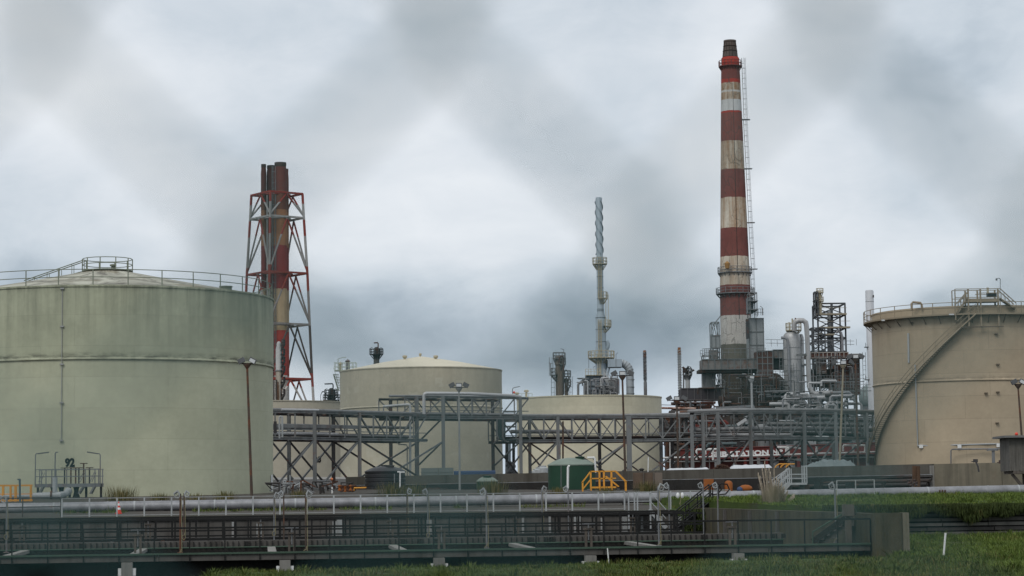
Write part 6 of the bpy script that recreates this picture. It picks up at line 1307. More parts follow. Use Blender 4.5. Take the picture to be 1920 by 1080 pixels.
    bx(t, 'lower_casing', rack_dark, 1262, 1312, 766, 800, D - 5, 5, 1.5); p = V((xx(1364, 762), D - 10, zz(758))); mb = MB(); mb.lathe((0, 0, 0), [(0, -2.6), (1.0, -2.4), (1.15, 0), (1.0, 2.4), (0, 2.6)], 14); mb.v = [(p.x + z, p.y + y, p.z + x) for x, y, z in mb.v]; mb.build('drum', dark_rust, t)
    rnd = random.Random(11)
    for i in range(46):
        px = rnd.uniform(1252, 1350); y = rnd.uniform(748, 786); q = at(px, y, D - 10 + rnd.uniform(-1, 2)); L = rnd.uniform(0.8, 3.5); mb = MB()
        if rnd.random() < 0.5: mb.path([q, q + V((L, 0, 0)), q + V((L, 0, -rnd.uniform(0.3, 1.6)))], rnd.uniform(0.05, 0.14), 6)
        else: mb.path([q, q - V((0, 0, L)), q - V((-rnd.uniform(0.3, 1.2), 0, L))], rnd.uniform(0.05, 0.12), 6)
        mb.build('pipe', rnd.choice((rusty, dark_pipe, red_rust, rack_dark, steel)), t)
    rnd = random.Random(77)
    t2 = thing('furnace_pipework', 'dense thin pipes, ladders and railings wrapped around the furnace and chimney foot', 'pipework', (xx(1400), D - 11, 4.3))
    for i in range(70):
        px = rnd.choice((rnd.uniform(1352, 1404), rnd.uniform(1404, 1470), rnd.uniform(1404, 1470))); y = rnd.uniform(700, 772); q = at(px, y, D - 11.5 - rnd.random() * 2); L = rnd.uniform(0.8, 4.5); s_ = rnd.choice((-1, 1)); mb = MB(); rr = rnd.choice((0.05, 0.07, 0.1, 0.15))
        if i % 3: mb.path([q - V((0, 0, L)), q, q + V((s_ * rr, 0, rr)), q + V((s_ * rnd.uniform(0.4, 2.2), 0, rr))], rr, 6)
        else: mb.path([q, q + V((s_ * L, 0, 0)), q + V((s_ * (L + rr), 0, -rr)), q + V((s_ * (L + rr), 0, -rnd.uniform(0.4, 2)))], rr, 6)
        mb.build('pipe', rnd.choice((dark_rust, rack_dark, rusty, steel, dark_rust, dark_rust, rack_m)), t2)
    for (a_, b_, y) in ((1404, 1446, 716), (1448, 1474, 706), (1352, 1404, 735), (1404, 1448, 742), (1512, 1568, 690), (1512, 1600, 725), (1540, 1612, 742)):
        for k in (0.0, 0.55, 1.1): mb = MB(); mb.bar((xx(a_), D - 12, zz(y) + k), (xx(b_), D - 12, zz(y) + k), 0.14 if k == 0 else 0.06); mb.build('rail' if k else 'walkway', rnd.choice((steel, rack_m)), t2)
        for j in range(int((b_ - a_) / 5)): x = xx(a_ + 5 * j); mb = MB(); mb.bar((x, D - 12, zz(y)), (x, D - 12, zz(y) + 1.1), 0.06); mb.build('post', rack_m, t2) if j < 9 else None
    for px, y0, y1 in ((1449, 672, 740), (1474, 690, 770), (1516, 672, 745), (1549, 665, 740), (1392, 700, 770), (1600, 672, 760)): ladder(t2, (xx(px), D - 12.3, zz(y1)), (xx(px), D - 12.3, zz(y0)), (1, 0, 0), steel if px % 2 else rack_m, 0.5, 0, 0.7, 0.07)
    for i in range(40):
        px, y = rnd.uniform(1514, 1606), rnd.uniform(668, 742); q = at(px, y, D - 9 - rnd.random() * 3); L = rnd.uniform(0.8, 4.0); s_ = rnd.choice((-1, 1)); mb = MB(); rr = rnd.choice((0.05, 0.08, 0.12)); mb.path([q - V((0, 0, L)), q, q + V((s_ * rr, 0, rr)), q + V((s_ * rnd.uniform(0.4, 2.0), 0, rr))], rr, 6); mb.build('pipe', rnd.choice((dark_rust, steel, rusty, rack_dark, dull_pipe)), t2)
    # steel structure left of the chimney
    t = thing('access_tower', 'grey steel access tower with panels clinging to the left of the chimney', 'tower', (xx(1340), D - 3, 4.3))
    frame(t, xx(1331.5), xx(1345), D - 5, D - 1.5, [zz(750), zz(725), zz(700), zz(672), zz(640), zz(608)], rack_m, 0.17, True, False, steel)
    bx(t, 'hood_panel', grey_c, 1334, 1350, 629, 652, D - 6, 2.5, 1.6, rack_m); bx(t, 'cabinet', rust_duct, 1331, 1344, 657, 675, D - 6, 2.5, 0.6); bx(t, 'lower_panel', M('pale_casing', (0.33, 0.34, 0.33), 0.8, streak=0.3), 1318, 1341, 700, 728, D - 6.5, 3, 2.4)
    frame(t, xx(1313.5), xx(1329), D - 7, D - 3, [zz(728), zz(698), zz(670)], steel, 0.16, False, True, steel, rail=1.1)
    for px in (1313, 1344, 1349): ladder(t, (xx(px), D - 7.5, zz(728)), (xx(px), D - 7.5, zz(668)), (1, 0, 0), steel, 0.5, 0, 0.9, 0.08)
    mb = MB(); mb.bar((xx(1337), D - 5, zz(610)), (xx(1350), D - 3, zz(595)), 0.12); mb.build('stay', rack_m, t)
    # right gridded duct
    t = thing('flue_duct', 'pale grey gridded vertical duct on the right side of the chimney', 'duct', (xx(1418), D - 3, zz(672)))
    bx(t, 'duct_body', grey_c, 1405, 1432, 597, 672, D - 5, 5, 1.35, rack_m); bx(t, 'upper_duct', M('dark_grey_louvre', (0.16, 0.18, 0.20), 0.7, 0, 0.2, 0.5), 1402, 1412, 558, 587, D - 6, 2.5, 0.9, rack_m); bx(t, 'side_channel', rack_dark, 1400, 1404, 598, 634, D - 6, 1.5)
    frame(t, xx(1401), xx(1414), D - 7, D - 3, [zz(600), zz(588), zz(572), zz(556)], rack_m, 0.14, False, True, steel)
    mb = MB()
    for k in (0.5, 1.1): mb.bar((xx(1412), D - 6, zz(597) + k), (xx(1427), D - 6, zz(597) + k), 0.07)
    for px in (1412, 1417, 1422, 1426): mb.bar((xx(px), D - 6, zz(597)), (xx(px), D - 6, zz(597) + 1.1), 0.07)
    mb.path([(xx(1425), D - 6, zz(597)), (xx(1425), D - 6, zz(583)), (xx(1421), D - 6, zz(580))], 0.05, 5); mb.build('railing', steel, t, smooth=0)
    # brick red stack casing at right
    t = thing('red_heater', 'rust red gridded heater casing at the foot of the open steel frame', 'heater', (xx(1590), D, 4.3))
    bx(t, 'casing', red_rust, 1594, 1612, 672, 740, D - 4, 4, 0.6, rack_m); bx(t, 'casing', M('brick_rust', (0.13, 0.052, 0.03), 0.95, 0, 0.7, 0.8, rust=0.4), 1568, 1593, 684, 740, D - 3, 4, 0.7, rack_m); bx(t, 'side_casing', rust_duct, 1533, 1548, 668, 700, D - 5, 3, 0.9); bx(t, 'canopy', M('pale_flaking_roof', (0.25, 0.24, 0.22), 0.9, 0, 0.4, 0.8, rust=0.2), 1590, 1618, 663, 670, D - 6, 4)
    bx(t, 'shade_box', dark_rust, 1518, 1566, 692, 724, D - 2, 4)  # solid dark box stands in for the shade inside the frame
furnace()
def vessels():
    D = 378.0; zz = lambda y, px=1490, d=D: at(px, y, d).z; xx = lambda px, y=680: at(px, y, D).x
    p = V((xx(1485.5), D, 4.3)); r = m(16.2, D); zt = zz(634) - 4.3
    t = thing('silver_vessel', 'tall silver vessel with a looping overhead pipe beside the chimney', 'vessel', p)
    mb = MB(); mb.lathe(p, [(r, 0), (r, zt), (r * 0.93, zt + 0.5), (r * 0.72, zt + 0.9), (r * 0.35, zt + 1.15), (0, zt + 1.2)], 36); mb.build('vessel_body', silver, t)
    mb = MB()
    for i in range(13): z = zt * i / 13 + 0.2; mb.lathe(p, [(r + 0.001, z), (r + 0.03, z + 0.04), (r + 0.03, z + 0.1), (r + 0.001, z + 0.14)], 36)
    mb.build('cladding_bands', alu, t)
    q = V((xx(1505, 680), D + 1.2, 4.3)); mb = MB(); mb.lathe(q, [(m(5, D), 0), (m(5, D), zz(632) - 4.3), (m(3, D), zz(626) - 4.3), (0, zz(625) - 4.3)], 14); mb.build('side_column', silver, t)
    R = m(4.6, D); mb = MB(); Y = D - 2
    mb.path([(xx(1488), Y, zz(622)), (xx(1488), Y, zz(610)), (xx(1490), Y, zz(605)), (xx(1496), Y, zz(602.5)), (xx(1503, 604), Y, zz(603)), (xx(1508, 606), Y, zz(606.5)), (xx(1511), Y, zz(614)), (xx(1512), Y, zz(640)), (xx(1513), Y, zz(715)), (xx(1514), Y, zz(728)), (xx(1517), Y, zz(736)), (xx(1523), Y, zz(740)), (xx(1556), Y, zz(738))], R, 12); mb.build('overhead_pipe', silver, t)
    mb = MB(); mb.path([(xx(1463), Y, zz(634.5)), (xx(1470), Y, zz(634.5)), (xx(1474), Y, zz(637)), (xx(1475.5), Y, zz(642)), (xx(1477), Y, zz(745))], m(2.6, D), 10); mb.build('side_pipe', alu, t)
    pf = circ_platform(t, V((xx(1488, 620), D, 0)), zz(620.5), 0.4, m(15, D), cream_m, 0, 2 * pi, 1.3, 12, 0.05)
    for px, y0, y1 in ((1486, 598, 620), (1492, 597, 606), (1480, 605, 620)): mb = MB(); mb.tube((xx(px), D - 1, zz(y1)), (xx(px), D - 1, zz(y0)), 0.14, n=6); mb.build('nozzle', rusty if px > 1490 else cream_m, t)
    mb = MB(); mb.box((xx(1502, 667), D - 2.2, zz(667)), (m(24, D), 0.25, 0.35)); mb.build('pipe_clamp', rack_m, t)
    mb = MB(); mb.path([(xx(1491), D - 3, zz(704)), (xx(1491), D - 3, zz(716)), (xx(1493), D - 3, zz(718.5)), (xx(1509), D - 3, zz(717.5))], m(1.4, D), 8); mb.build('small_pipe', alu, t)
    # pale pipe tangle at its foot
    rnd = random.Random(23); t = thing('process_pipework', 'tangle of pale lagged pipes and valves at the foot of the silver vessel', 'pipework', (xx(1540), D - 8, 4.3))
    for i in range(95):
        px, y = rnd.uniform(1478, 1600), rnd.uniform(738, 782); q = at(px, y, D - 10 + rnd.uniform(-3, 4)); L = rnd.uniform(0.8, 3.6); s = rnd.choice((-1, 1)); rr = rnd.choice((0.07, 0.1, 0.14, 0.2, 0.28)); mb = MB(); h = rnd.uniform(0.5, 2.4)
        if i % 3 == 0: mb.path([q, q + V((s * L, 0, 0)), q + V((s * (L + rr), 0, -rr)), q + V((s * (L + rr), 0, -h))], rr, 8)
        elif i % 3 == 1: mb.path([q - V((0, 0, h)), q, q + V((s * rr, 0, rr)), q + V((s * L, 0, rr))], rr, 8)
        else: mb.lathe(q, [(0, -0.4), (0.35, -0.35), (0.18, -0.1), (0.18, 0.1), (0.4, 0.3), (0, 0.45)], 8)
        mb.build('pipe' if i % 3 < 2 else 'valve_body', rnd.choice((alu, silver, pale_pipe, dull_pipe, steel, dull_pipe, dark_pipe)), t)
    for (a, b_, y) in ((1540, 1568, 714), (1516, 1540, 718), (1530, 1552, 747)):
        mb = MB(); mb.path([at(a, y + 10, D - 6), at(a, y + 1, D - 6), at(a + 1.5, y, D - 6), at(b_ - 1, y, D - 6), at(b_, y + 2, D - 6)], m(2.0, D), 10); mb.build('pipe', pale_pipe, t)
    mb = MB(); mb.path([at(1548, 770, D - 12), at(1548, 762, D - 12), at(1550, 759, D - 12), at(1563, 759, D - 12), at(1567, 762, D - 12), at(1568, 775, D - 12)], m(2.8, D), 10); mb.build('pipe', pale_pipe, t)
    for px in (1482, 1505, 1530, 1556, 1580, 1603): mb = MB(); q = at(px, 780, D - 7); mb.box((q.x, q.y, (4.3 + zz(745)) / 2), (0.3, 0.3, zz(745) - 4.3)); mb.build('frame_post', rack_m, t)
    for y in (745, 758, 770): mb = MB(); mb.bar(at(1478, y, D - 7), at(1605, y, D - 7), 0.25, 0.3); mb.build('frame_beam', rack_m, t)
    # open frame
    D2 = 396.0; z2 = lambda y, px=1560: at(px, y, D2).z; x2 = lambda px, y=620: at(px, y, D2).x
    t = thing('frame_tower', 'open dark steel frame tower with cross bracing and pale platforms', 'tower', (x2(1560), D2 + 3, 4.3))
    fm = M('dark_blue_grey_steel', (0.06, 0.068, 0.075), 0.8, 0, 0.3, 0.5, rust=0.1); pm = M('cream_platform', (0.25, 0.225, 0.17), 0.8, 0, 0.3, 0.6, rust=0.2)
    frame(t, x2(1534), x2(1585.5), D2, D2 + 6.5, [4.3, z2(740), z2(700), z2(660), z2(634), z2(615), z2(590), z2(569)], fm, 0.27, True, False, pm, 'X')
    mb = MB(); mb.box((x2(1560), D2 - 0.3, (z2(569) + 4.3) / 2), (0.4, 0.4, z2(569) - 4.3)); mb.build('column', fm, t)
    for (a, b_, y) in ((1530, 1586, 590), (1534, 1592, 615), (1533, 1562, 628)): mb = MB(); mb.box(((x2(a) + x2(b_)) / 2, D2 - 0.9, z2(y)), (x2(b_) - x2(a), 1.4, 0.28)); mb.build('platform', pm, t); mb = MB(); mb.bar((x2(a), D2 - 1.5, z2(y) + 1.1), (x2(b_), D2 - 1.5, z2(y) + 1.1), 0.07); mb.build('rail', pm, t)
    p = V((x2(1561), D2 + 3.2, 4.3)); mb = MB(); mb.lathe(p, [(m(6, D2), 0), (m(6, D2), z2(620) - 4.3), (m(4.5, D2), z2(608) - 4.3), (m(4.5, D2), z2(585) - 4.3), (m(2, D2), z2(578) - 4.3)], 20); mb.build('inner_vessel', duct_grey, t)
    mb = MB(); mb.path([(x2(1566), D2 - 1, z2(625)), (x2(1570), D2 - 1, z2(621)), (x2(1575), D2 - 1, z2(625)), (x2(1577), D2 - 1, z2(632)), (x2(1577), D2 - 1, z2(660))], m(2.5, D2), 8); mb.build('pipe', alu, t)
    t = thing('frame_tower', 'lower dark steel frame between the silver vessel and the open tower', 'tower', (x2(1525), D2 - 4, 4.3))
    frame(t, x2(1515), x2(1539), D2 - 5, D2 - 1, [z2(700), z2(661), z2(645), z2(631), z2(618.5)], fm, 0.2, True, False, pm, 'X')
    t = thing('ladder_tower', 'slim cream and black ladder tower rising left of the open steel frame', 'tower', (x2(1534), D2 - 1, z2(590)))
    frame(t, x2(1527), x2(1532), D2 - 2, D2, [z2(592), z2(580), z2(566), z2(549)], fm, 0.22, False, True, fm)
    p = V((x2(1537), D2 - 1, z2(592))); mb = MB(); mb.lathe(p, [(m(3.5, D2), 0), (m(3.5, D2), m(45, D2)), (0, m(46, D2))], 12); mb.build('column', cream_m, t)
    for y in (550, 566): circ_platform(t, V((x2(1536, 560), D2 - 1, 0)), z2(y), 0.2, m(7, D2), cream_m, 0, 2 * pi, 0.8, 8, 0.04)
    mb = MB(); mb.bar((x2(1527), D2 - 2, z2(592)), (x2(1534), D2 - 2, z2(600)), 0.25); mb.build('stay', fm, t)
    # white stack behind the tan tank
    D3 = 420.0; p = at(1637, 800, D3); p.z = 4.3; mbz = lambda y: at(1637, y, D3).z - 4.3
    t = thing('white_stack', 'plain white stack rising behind the left rim of the tan tank', 'chimney', p); mb = MB(); mb.lathe(p, [(m(7.8, D3), 0), (m(7.8, D3), mbz(546)), (m(6.5, D3), mbz(544)), (m(5, D3), mbz(546))], 24); mb.build('shaft', M('white_stack_paint', (0.47, 0.49, 0.52), 0.6, 0, 0.12, 0.3, streak=0.2), t)
    mb = MB(); mb.lathe(p, [(m(8, D3), mbz(566)), (m(8.2, D3), mbz(565.5)), (m(8, D3), mbz(565))], 24); mb.build('band', pale_steel, t); mb = MB(); q = at(1637.5, 555.5, D3 - m(7.9, D3)); mb.box(q, (0.25, 0.1, 0.5)); mb.build('port', dark_pipe, t)
    for y in (651, 712): mb = MB(); q = at(1627, y, D3); mb.box(q, (1.2, 1.2, 0.15)); mb.box(q + V((0, 0, 0.45)), (0.9, 0.06, 0.06)); mb.box(q + V((-0.4, 0, 0.4)), (0.08, 0.08, 0.9)); mb.build('platform', steel, t)
    # grey sphere tank glimpsed beside the tan tank
    D4 = 440; p = at(1636, 745, D4); t = thing('storage_sphere', 'grey green storage sphere peeping out beside the tan tank', 'tank', p); mb = MB(); mb.sphere(p, m(26, D4), 24); mb.build('sphere', M('grey_green_sphere', (0.20, 0.24, 0.24), 0.8, 0, 0.4, 1.0), t)
    mb = MB()
    for i in range(16): a = pi * i / 15; mb.bar(p + V((-m(26.5, D4) * cos(a * 0.5), -2, m(26.5, D4) * sin(a * 0.5))), p + V((-m(29, D4) * cos(a * 0.5), -2, m(29, D4) * sin(a * 0.5))), 0.1)
    mb.build('stair_rail', steel, t); mb = MB(); mb.lathe((p.x, p.y, 4.3), [(m(20, D4), 0), (m(20, D4), p.z - 4.3 - m(14, D4))], 12); mb.build('legs_skirt', steel, t)
vessels()
def helix_stack(name, label, px0, y0, px1, y1, Y, r, mat, turns, rust_top=False, cyl_from=None):
    b_, a = at(px0, y0, Y), at(px1, y1, Y); a.x = b_.x = at(px0 * 0.3 + px1 * 0.7, (y0 + y1) / 2, Y).x; t = thing(name, label, 'stack', (a.x, Y, a.z), 'thin twisted vent stacks')
    mb = MB(); mb.tube(a, b_, r, n=14); mb.build('pipe', mat, t)
    mb = MB(); H = b_.z - a.z; z0 = (cyl_from or 0) * H; N = int(turns * 14)
    for k in range(2): mb.path([(a.x + (r + 0.07) * cos(2 * pi * turns * i / N + k * pi), Y + (r + 0.07) * sin(2 * pi * turns * i / N + k * pi), a.z + z0 + (H - z0) * 0.97 * i / N) for i in range(N + 1)], 0.09, 4)
    mb.build('strake', mat, t)
    if rust_top: mb = MB(); mb.tube(b_ - V((0, 0, 1.2)), b_ + V((0, 0, 0.05)), r + 0.03, n=14); mb.build('rusty_top', M('orange_rust', (0.22, 0.085, 0.03), 0.95, rust=0.4), t)
    if cyl_from: mb = MB(); mb.lathe((a.x, Y, a.z), [(r * 1.45, 0), (r * 1.45, z0 * 0.85), (r, z0)], 14); mb.build('base_pipe', mat, t)
def stacks():
    helix_stack('vent_stack', 'thin grey twisted vent stack between the spiral stack and the furnaces', 1208.5, 657.5, 1210, 745, 400, 0.21, steel, 9, True, 0.37)
    helix_stack('vent_stack', 'thin grey twisted vent stack with an orange top just left of the chimney', 1273.5, 652, 1275, 752, 396, 0.24, pale_steel, 10, True)
    # small column left of the chimney
    D = 395.0; p = at(1290, 750, D); p.z = 4.3; zc = lambda y: at(1290, y, D).z - 4.3; t = thing('small_column', 'short pale column with a cluttered top platform beside the twisted vent stack', 'column', p)
    mb = MB(); mb.lathe(p, [(m(4.5, D), 0), (m(4.5, D), zc(705)), (m(2.5, D), zc(698))], 14); mb.build('column_body', pale_steel, t); circ_platform(t, p, at(1290, 704, D).z, 0.3, m(9, D), rack_m, 0, 2 * pi, 1.2, 10, 0.06)
    rnd = random.Random(5)
    for i in range(14): q = at(rnd.uniform(1283, 1297), rnd.uniform(688, 700), D - rnd.random()); mb = MB(); mb.path([q - V((0, 0, 0.8)), q, q + V((rnd.uniform(-0.6, 0.6), 0, 0.2)), q + V((rnd.uniform(-0.8, 0.8), 0, -0.5))], rnd.uniform(0.06, 0.13), 6); mb.build('fitting', rnd.choice((steel, rusty, rack_dark)), t)
    for px in (1281, 1282.5): mb = MB(); a, b_ = at(px, 740, D), at(px, 704, D); mb.tube(a, b_, 0.09, n=6); mb.build('pipe', steel, t)
    # spiral stack with base unit
    D = 400.0; zz = lambda y: at(1126, y, D).z - 4.3; ax = at(1125.6, 560, D).x; A = V((ax, D, 4.3))
    t = thing('spiral_stack', 'slender blue grey stack with a helical strake and cream platforms', 'chimney', A)
    mb = MB(); mb.lathe(A, [(m(11, D), 0), (m(11, D), zz(655)), (m(9.7, D), zz(650)), (m(9.7, D), zz(597)), (m(6.2, D), zz(585)), (m(6.2, D), zz(372)), (m(5, D), zz(370)), (m(4.2, D), zz(371))], 28); mb.build('shaft', bluegrey, t)
    mb = MB()
    for y, r in ((583, 6.6), (580, 6.6), (560, 6.5), (540, 6.5), (519, 6.5), (596, 10.2), (618, 10), (641, 10)): mb.lathe(A, [(m(r, D) - 0.1, zz(y) - 0.08), (m(r, D), zz(y) - 0.06), (m(r, D), zz(y) + 0.06), (m(r, D) - 0.1, zz(y) + 0.08)], 24)
    mb.build('flange_rings', M('dark_blue_grey', (0.13, 0.15, 0.17), 0.7), t)
    N = 100; r0 = m(5.9, D); r1 = m(7.9, D); turns = 5.0
    for k in range(3):
        mb = MB(); 
        for i in range(N + 1):
            a = -2 * pi * turns / 3 * i / N * 1.0 + k * 2 * pi / 3 - 1.2; z = zz(478) + (zz(377) - zz(478)) * i / N
            mb.v += [(A.x + r0 * cos(a), A.y + r0 * sin(a), 4.3 + z), (A.x + r1 * cos(a), A.y + r1 * sin(a), 4.3 + z)]
        for i in range(N): mb.f.append((2 * i, 2 * i + 1, 2 * i + 3, 2 * i + 2))
        mb.build('strake', M('dark_strake', (0.10, 0.12, 0.14), 0.6), t, smooth=60)
    circ_platform(t, A, 4.3 + zz(496), m(6, D), m(14, D), M('cream_platform_steel', (0.36, 0.33, 0.25), 0.7), 0, 2 * pi, 1.2, 12, 0.055)
    circ_platform(t, A + V((0, 0, 0)), 4.3 + zz(560.5), m(6, D), m(14, D), cream_m, -1.9, 0.5, 1.2, 6, 0.055); circ_platform(t, A, 4.3 + zz(613.5), m(9.5, D), m(20, D), cream_m, -1.2, 0.6, 1.2, 6, 0.055)
    circ_platform(t, A, 4.3 + zz(672), m(10, D), m(25, D), cream_m, 0, 2 * pi, 1.3, 18, 0.055)
    for y0, y1, dx in ((483, 563, 0), (600, 670, -2), (665, 705, -4)): ladder(t, (A.x + m(dx - 0.5, D), D - m(7 if y1 < 570 else 11, D), 4.3 + zz(y1)), (A.x + m(dx - 0.5, D), D - m(7 if y1 < 570 else 11, D), 4.3 + zz(y0)), (1, 0, 0), cream_m, 0.42, 0.45, 0.55, 0.09)
    for px in (1136, 1140.5): mb = MB(); a, b_ = at(px, 611, D - 1), at(px, 551, D - 1); mb.bar(a, b_, 0.11); mb.build('ladder_rail', cream_m, t)
    mb = MB(); mb.path([(A.x + m(9, D), D, 4.3 + zz(656)), (A.x + m(12, D), D, 4.3 + zz(651)), (A.x + m(13, D), D, 4.3 + zz(645)), (A.x + m(10, D), D, 4.3 + zz(640))], m(4, D), 12); mb.build('branch_duct', bluegrey, t)
    # waste heat duct
    t = thing('bent_duct', 'wide grey segmented duct bending down right of the spiral stack', 'duct', at(1182, 750, D))
    Y = D - 1; pts = [at(1150, 681, Y), at(1163, 681, Y)] + [at(1163 + 18 * sin(a), 699 - 18 * cos(a), Y) for a in [pi / 2 * i / 6 for i in range(1, 7)]] + [at(1182, 760, Y)]
    mb = MB(); mb.path(pts, m(7.3, D), 18); mb.build('duct', M('pale_duct_grey', (0.34, 0.38, 0.41), 0.6, 0.1, 0.15, 0.5, streak=0.2), t, smooth=25)
    for q, d in [(pts[i], (pts[i + 1] - pts[i - 1]).normalized()) for i in range(1, 8)] + [(at(1182, y, Y), V((0, 0, 1))) for y in (712, 726, 738)]: mb = MB(); mb.tube(q - d * 0.07, q + d * 0.07, m(7.8, D), n=18); mb.build('duct_seam', duct_grey, t)
    t = thing('heat_recovery_unit', 'boxy blue grey unit with stairs and pipes at the base of the spiral stack', 'unit', at(1128, 760, D - 6))
    def bx(nm, mat, x0, x1, y0, y1, Y, dep):
        a, b_ = at(x0, y1, Y), at(x1, y0, Y); mb = MB(); mb.box(((a.x + b_.x) / 2, Y + dep / 2, (a.z + b_.z) / 2), (b_.x - a.x, dep, b_.z - a.z)); return mb.build(nm, mat, t)
    bx('casing', bluegrey, 1099, 1137, 704, 760, D - 7, 6); bx('casing', duct_grey, 1117, 1158, 710, 760, D - 6, 6); bx('duct_cone', bluegrey, 1140, 1166, 673, 688, D - 3, 4); bx('deck', cream_m, 1098, 1130, 702.5, 704, D - 8, 3)
    for y in (712, 722, 730): bx('band', rack_m, 1098.5, 1159, y, y + 1, D - 7.3, 0.25)
    for px in (1099, 1107, 1117, 1126, 1137, 1147, 1158): bx('stiffener', steel, px - 0.6, px + 0.6, 704, 760, D - 7.5, 0.3)
    mb = MB()
    for px in (1098, 1103, 1108, 1114, 1120, 1126): mb.bar(at(px, 703, D - 8), at(px, 692, D - 8), 0.09)
    for y in (692, 697): mb.bar(at(1098, y, D - 8), at(1127, y, D - 8), 0.07)
    mb.build('railing', cream_m, t, smooth=0)
    for (x0, y0, x1, y1) in ((1132, 700, 1145, 715), (1145, 715, 1158, 711), (1133, 705, 1143, 728), (1143, 728, 1156, 728), (1128, 718, 1135, 738)):
        mb = MB(); mb.bar(at(x0, y0, D - 8), at(x1, y1, D - 8), 0.18, 0.45); mb.bar(at(x0, y0 - 9, D - 8), at(x1, y1 - 9, D - 8), 0.09)
        for k in range(4): q0 = at(x0 + (x1 - x0) * k / 3, y0 + (y1 - y0) * k / 3, D - 8); mb.bar(q0, q0 + V((0, 0, 0.85)), 0.08)
        mb.build('stair', pale_steel, t, smooth=0)
    rnd = random.Random(9)
    for i in range(34):
        px, y = rnd.uniform(1092, 1160), rnd.uniform(708, 738); q = at(px, y, D - 8.5 - rnd.random()); L = rnd.uniform(0.6, 2.6); mb = MB(); s = rnd.choice((-1, 1)); mb.path([q - V((0, 0, L)), q, q + V((s * 0.12, 0, 0.1)), q + V((s * rnd.uniform(0.4, 1.6), 0, 0.1))], rnd.choice((0.07, 0.1, 0.16)), 6); mb.build('pipe', rnd.choice((steel, pale_steel, alu, dull_pipe, rack_m)), t)
    for px in (1084, 1096): mb = MB(); q = at(px, 750, D - 9); mb.path([q, at(px, 722, D - 9), at(px + 2, 718, D - 9), at(px + 8, 716.5, D - 9)], m(2.2, D), 8); mb.build('pipe', dull_pipe, t)
    mb = MB(); mb.tube(at(1132, 735, D - 2), at(1141, 690, D - 2), m(3, D), n=10); mb.build('inclined_pipe', bluegrey, t)
    for px in (1104, 1113, 1155): mb = MB(); mb.path([at(px, 690, D - 8), at(px, 664 if px != 1113 else 688, D - 8), at(px + 4, 661 if px != 1113 else 686, D - 8)], 0.045, 5); mb.build('lamp_arm', steel, t)
    # brown column
    D = 392.0; p = at(1050, 750, D); p.z = 4.3; zc = lambda y: at(1048, y, D).z - 4.3; ax = at(1048.8, 700, D).x; A = V((ax, D, 4.3))
    t = thing('brown_column', 'brown weathered column with railed platforms behind the cream tank', 'column', A); bcm = M('brown_lagging', (0.145, 0.125, 0.105), 0.9, 0, 0.3, 0.4, streak=0.7, scol=(0.05, 0.035, 0.025), rust=0.12)
    mb = MB(); mb.lathe(A, [(m(7.2, D), 0), (m(7.2, D), zc(685)), (m(8.5, D), zc(684)), (m(8.5, D), zc(670)), (m(6, D), zc(668)), (0, zc(667))], 20); mb.build('column_body', bcm, t)
    mb = MB(); B = A + V((m(13, D), 1, 0)); mb.lathe(B, [(m(3.2, D), 0), (m(3.2, D), zc(710)), (0, zc(707))], 12); mb.build('side_column', bcm, t)
    circ_platform(t, A, 4.3 + zc(684.5), m(7, D), m(12.5, D), rack_m, -1.5, 1.5, 1.3, 6, 0.06); circ_platform(t, A, 4.3 + zc(673), m(7, D), m(12, D), rack_m, 0, 2 * pi, 1.1, 12, 0.06); circ_platform(t, A, 4.3 + zc(704.5), m(7, D), m(17, D), rack_m, 2.4, 4.2, 1.3, 6, 0.06); circ_platform(t, B, 4.3 + zc(706.5), m(3, D), m(9, D), rack_m, 0, 2 * pi, 1.1, 10, 0.06); circ_platform(t, B, 4.3 + zc(723), m(3, D), m(9, D), rack_m, -1.6, 1.6, 1.1, 6, 0.06)
    for px, y0, y1 in ((1037, 690, 745), (1033.5, 670, 704), (1070, 706, 745)): ladder(t, at(px, y1, D - 1), at(px, y0, D - 1), (1, 0, 0), rack_m, 0.5, 0.5, 0.8, 0.06)
    mb = MB(); mb.path([at(1049, 680, D - 3), at(1049, 671, D - 3), at(1051, 668, D - 3), at(1055, 668, D - 3), at(1056.5, 671, D - 3), at(1057, 740, D - 3)], m(1.4, D), 8); mb.build('overhead_pipe', rack_dark, t)
    for (a, b_, c_) in (((1057, 664), (1057, 655.5), (1051, 653.5)), ((1066, 706), (1066, 696), (1060, 692.5)), ((1032, 690), (1032, 682), (1029, 679))): mb = MB(); mb.path([at(*a, D - 2), at(*b_, D - 2), at(*c_, D - 2)], 0.06, 5); mb.build('lamp_arm', steel, t)
    # small columns behind the beige tank
    for (px, yb, yt, Y, r, lab) in ((706, 690, 656, 440, 5.5, 'short dark column with railed platform and davit above the beige tank'), (621.5, 765, 733, 430, 6, 'squat dark column with railings and davit left of the beige tank')):
        p = at(px, yb, Y); zt = at(px, yt, Y).z; t = thing('process_column', lab, 'column', (p.x, Y, 4.3)); A = V((p.x, Y, 4.3)); dm = M('dark_column', (0.075, 0.075, 0.072), 0.9, 0, 0.4, 0.6, streak=0.4)
        mb = MB(); mb.lathe(A, [(m(r, Y), 0), (m(r, Y), zt - 4.3), (m(r * 0.6, Y), zt - 4.3 + 0.5), (0, zt - 4.3 + 0.6)], 14); mb.build('column_body', dm, t); circ_platform(t, A, at(px, yt + 9, Y).z, m(r * 0.8, Y), m(13, Y), rack_dark, 0, 2 * pi, 1.1, 10, 0.06)
        if px < 650: circ_platform(t, A, at(px, yt + 18, Y).z, m(r * 0.8, Y), m(16, Y), rack_dark, 0, 2 * pi, 1.1, 10, 0.06)
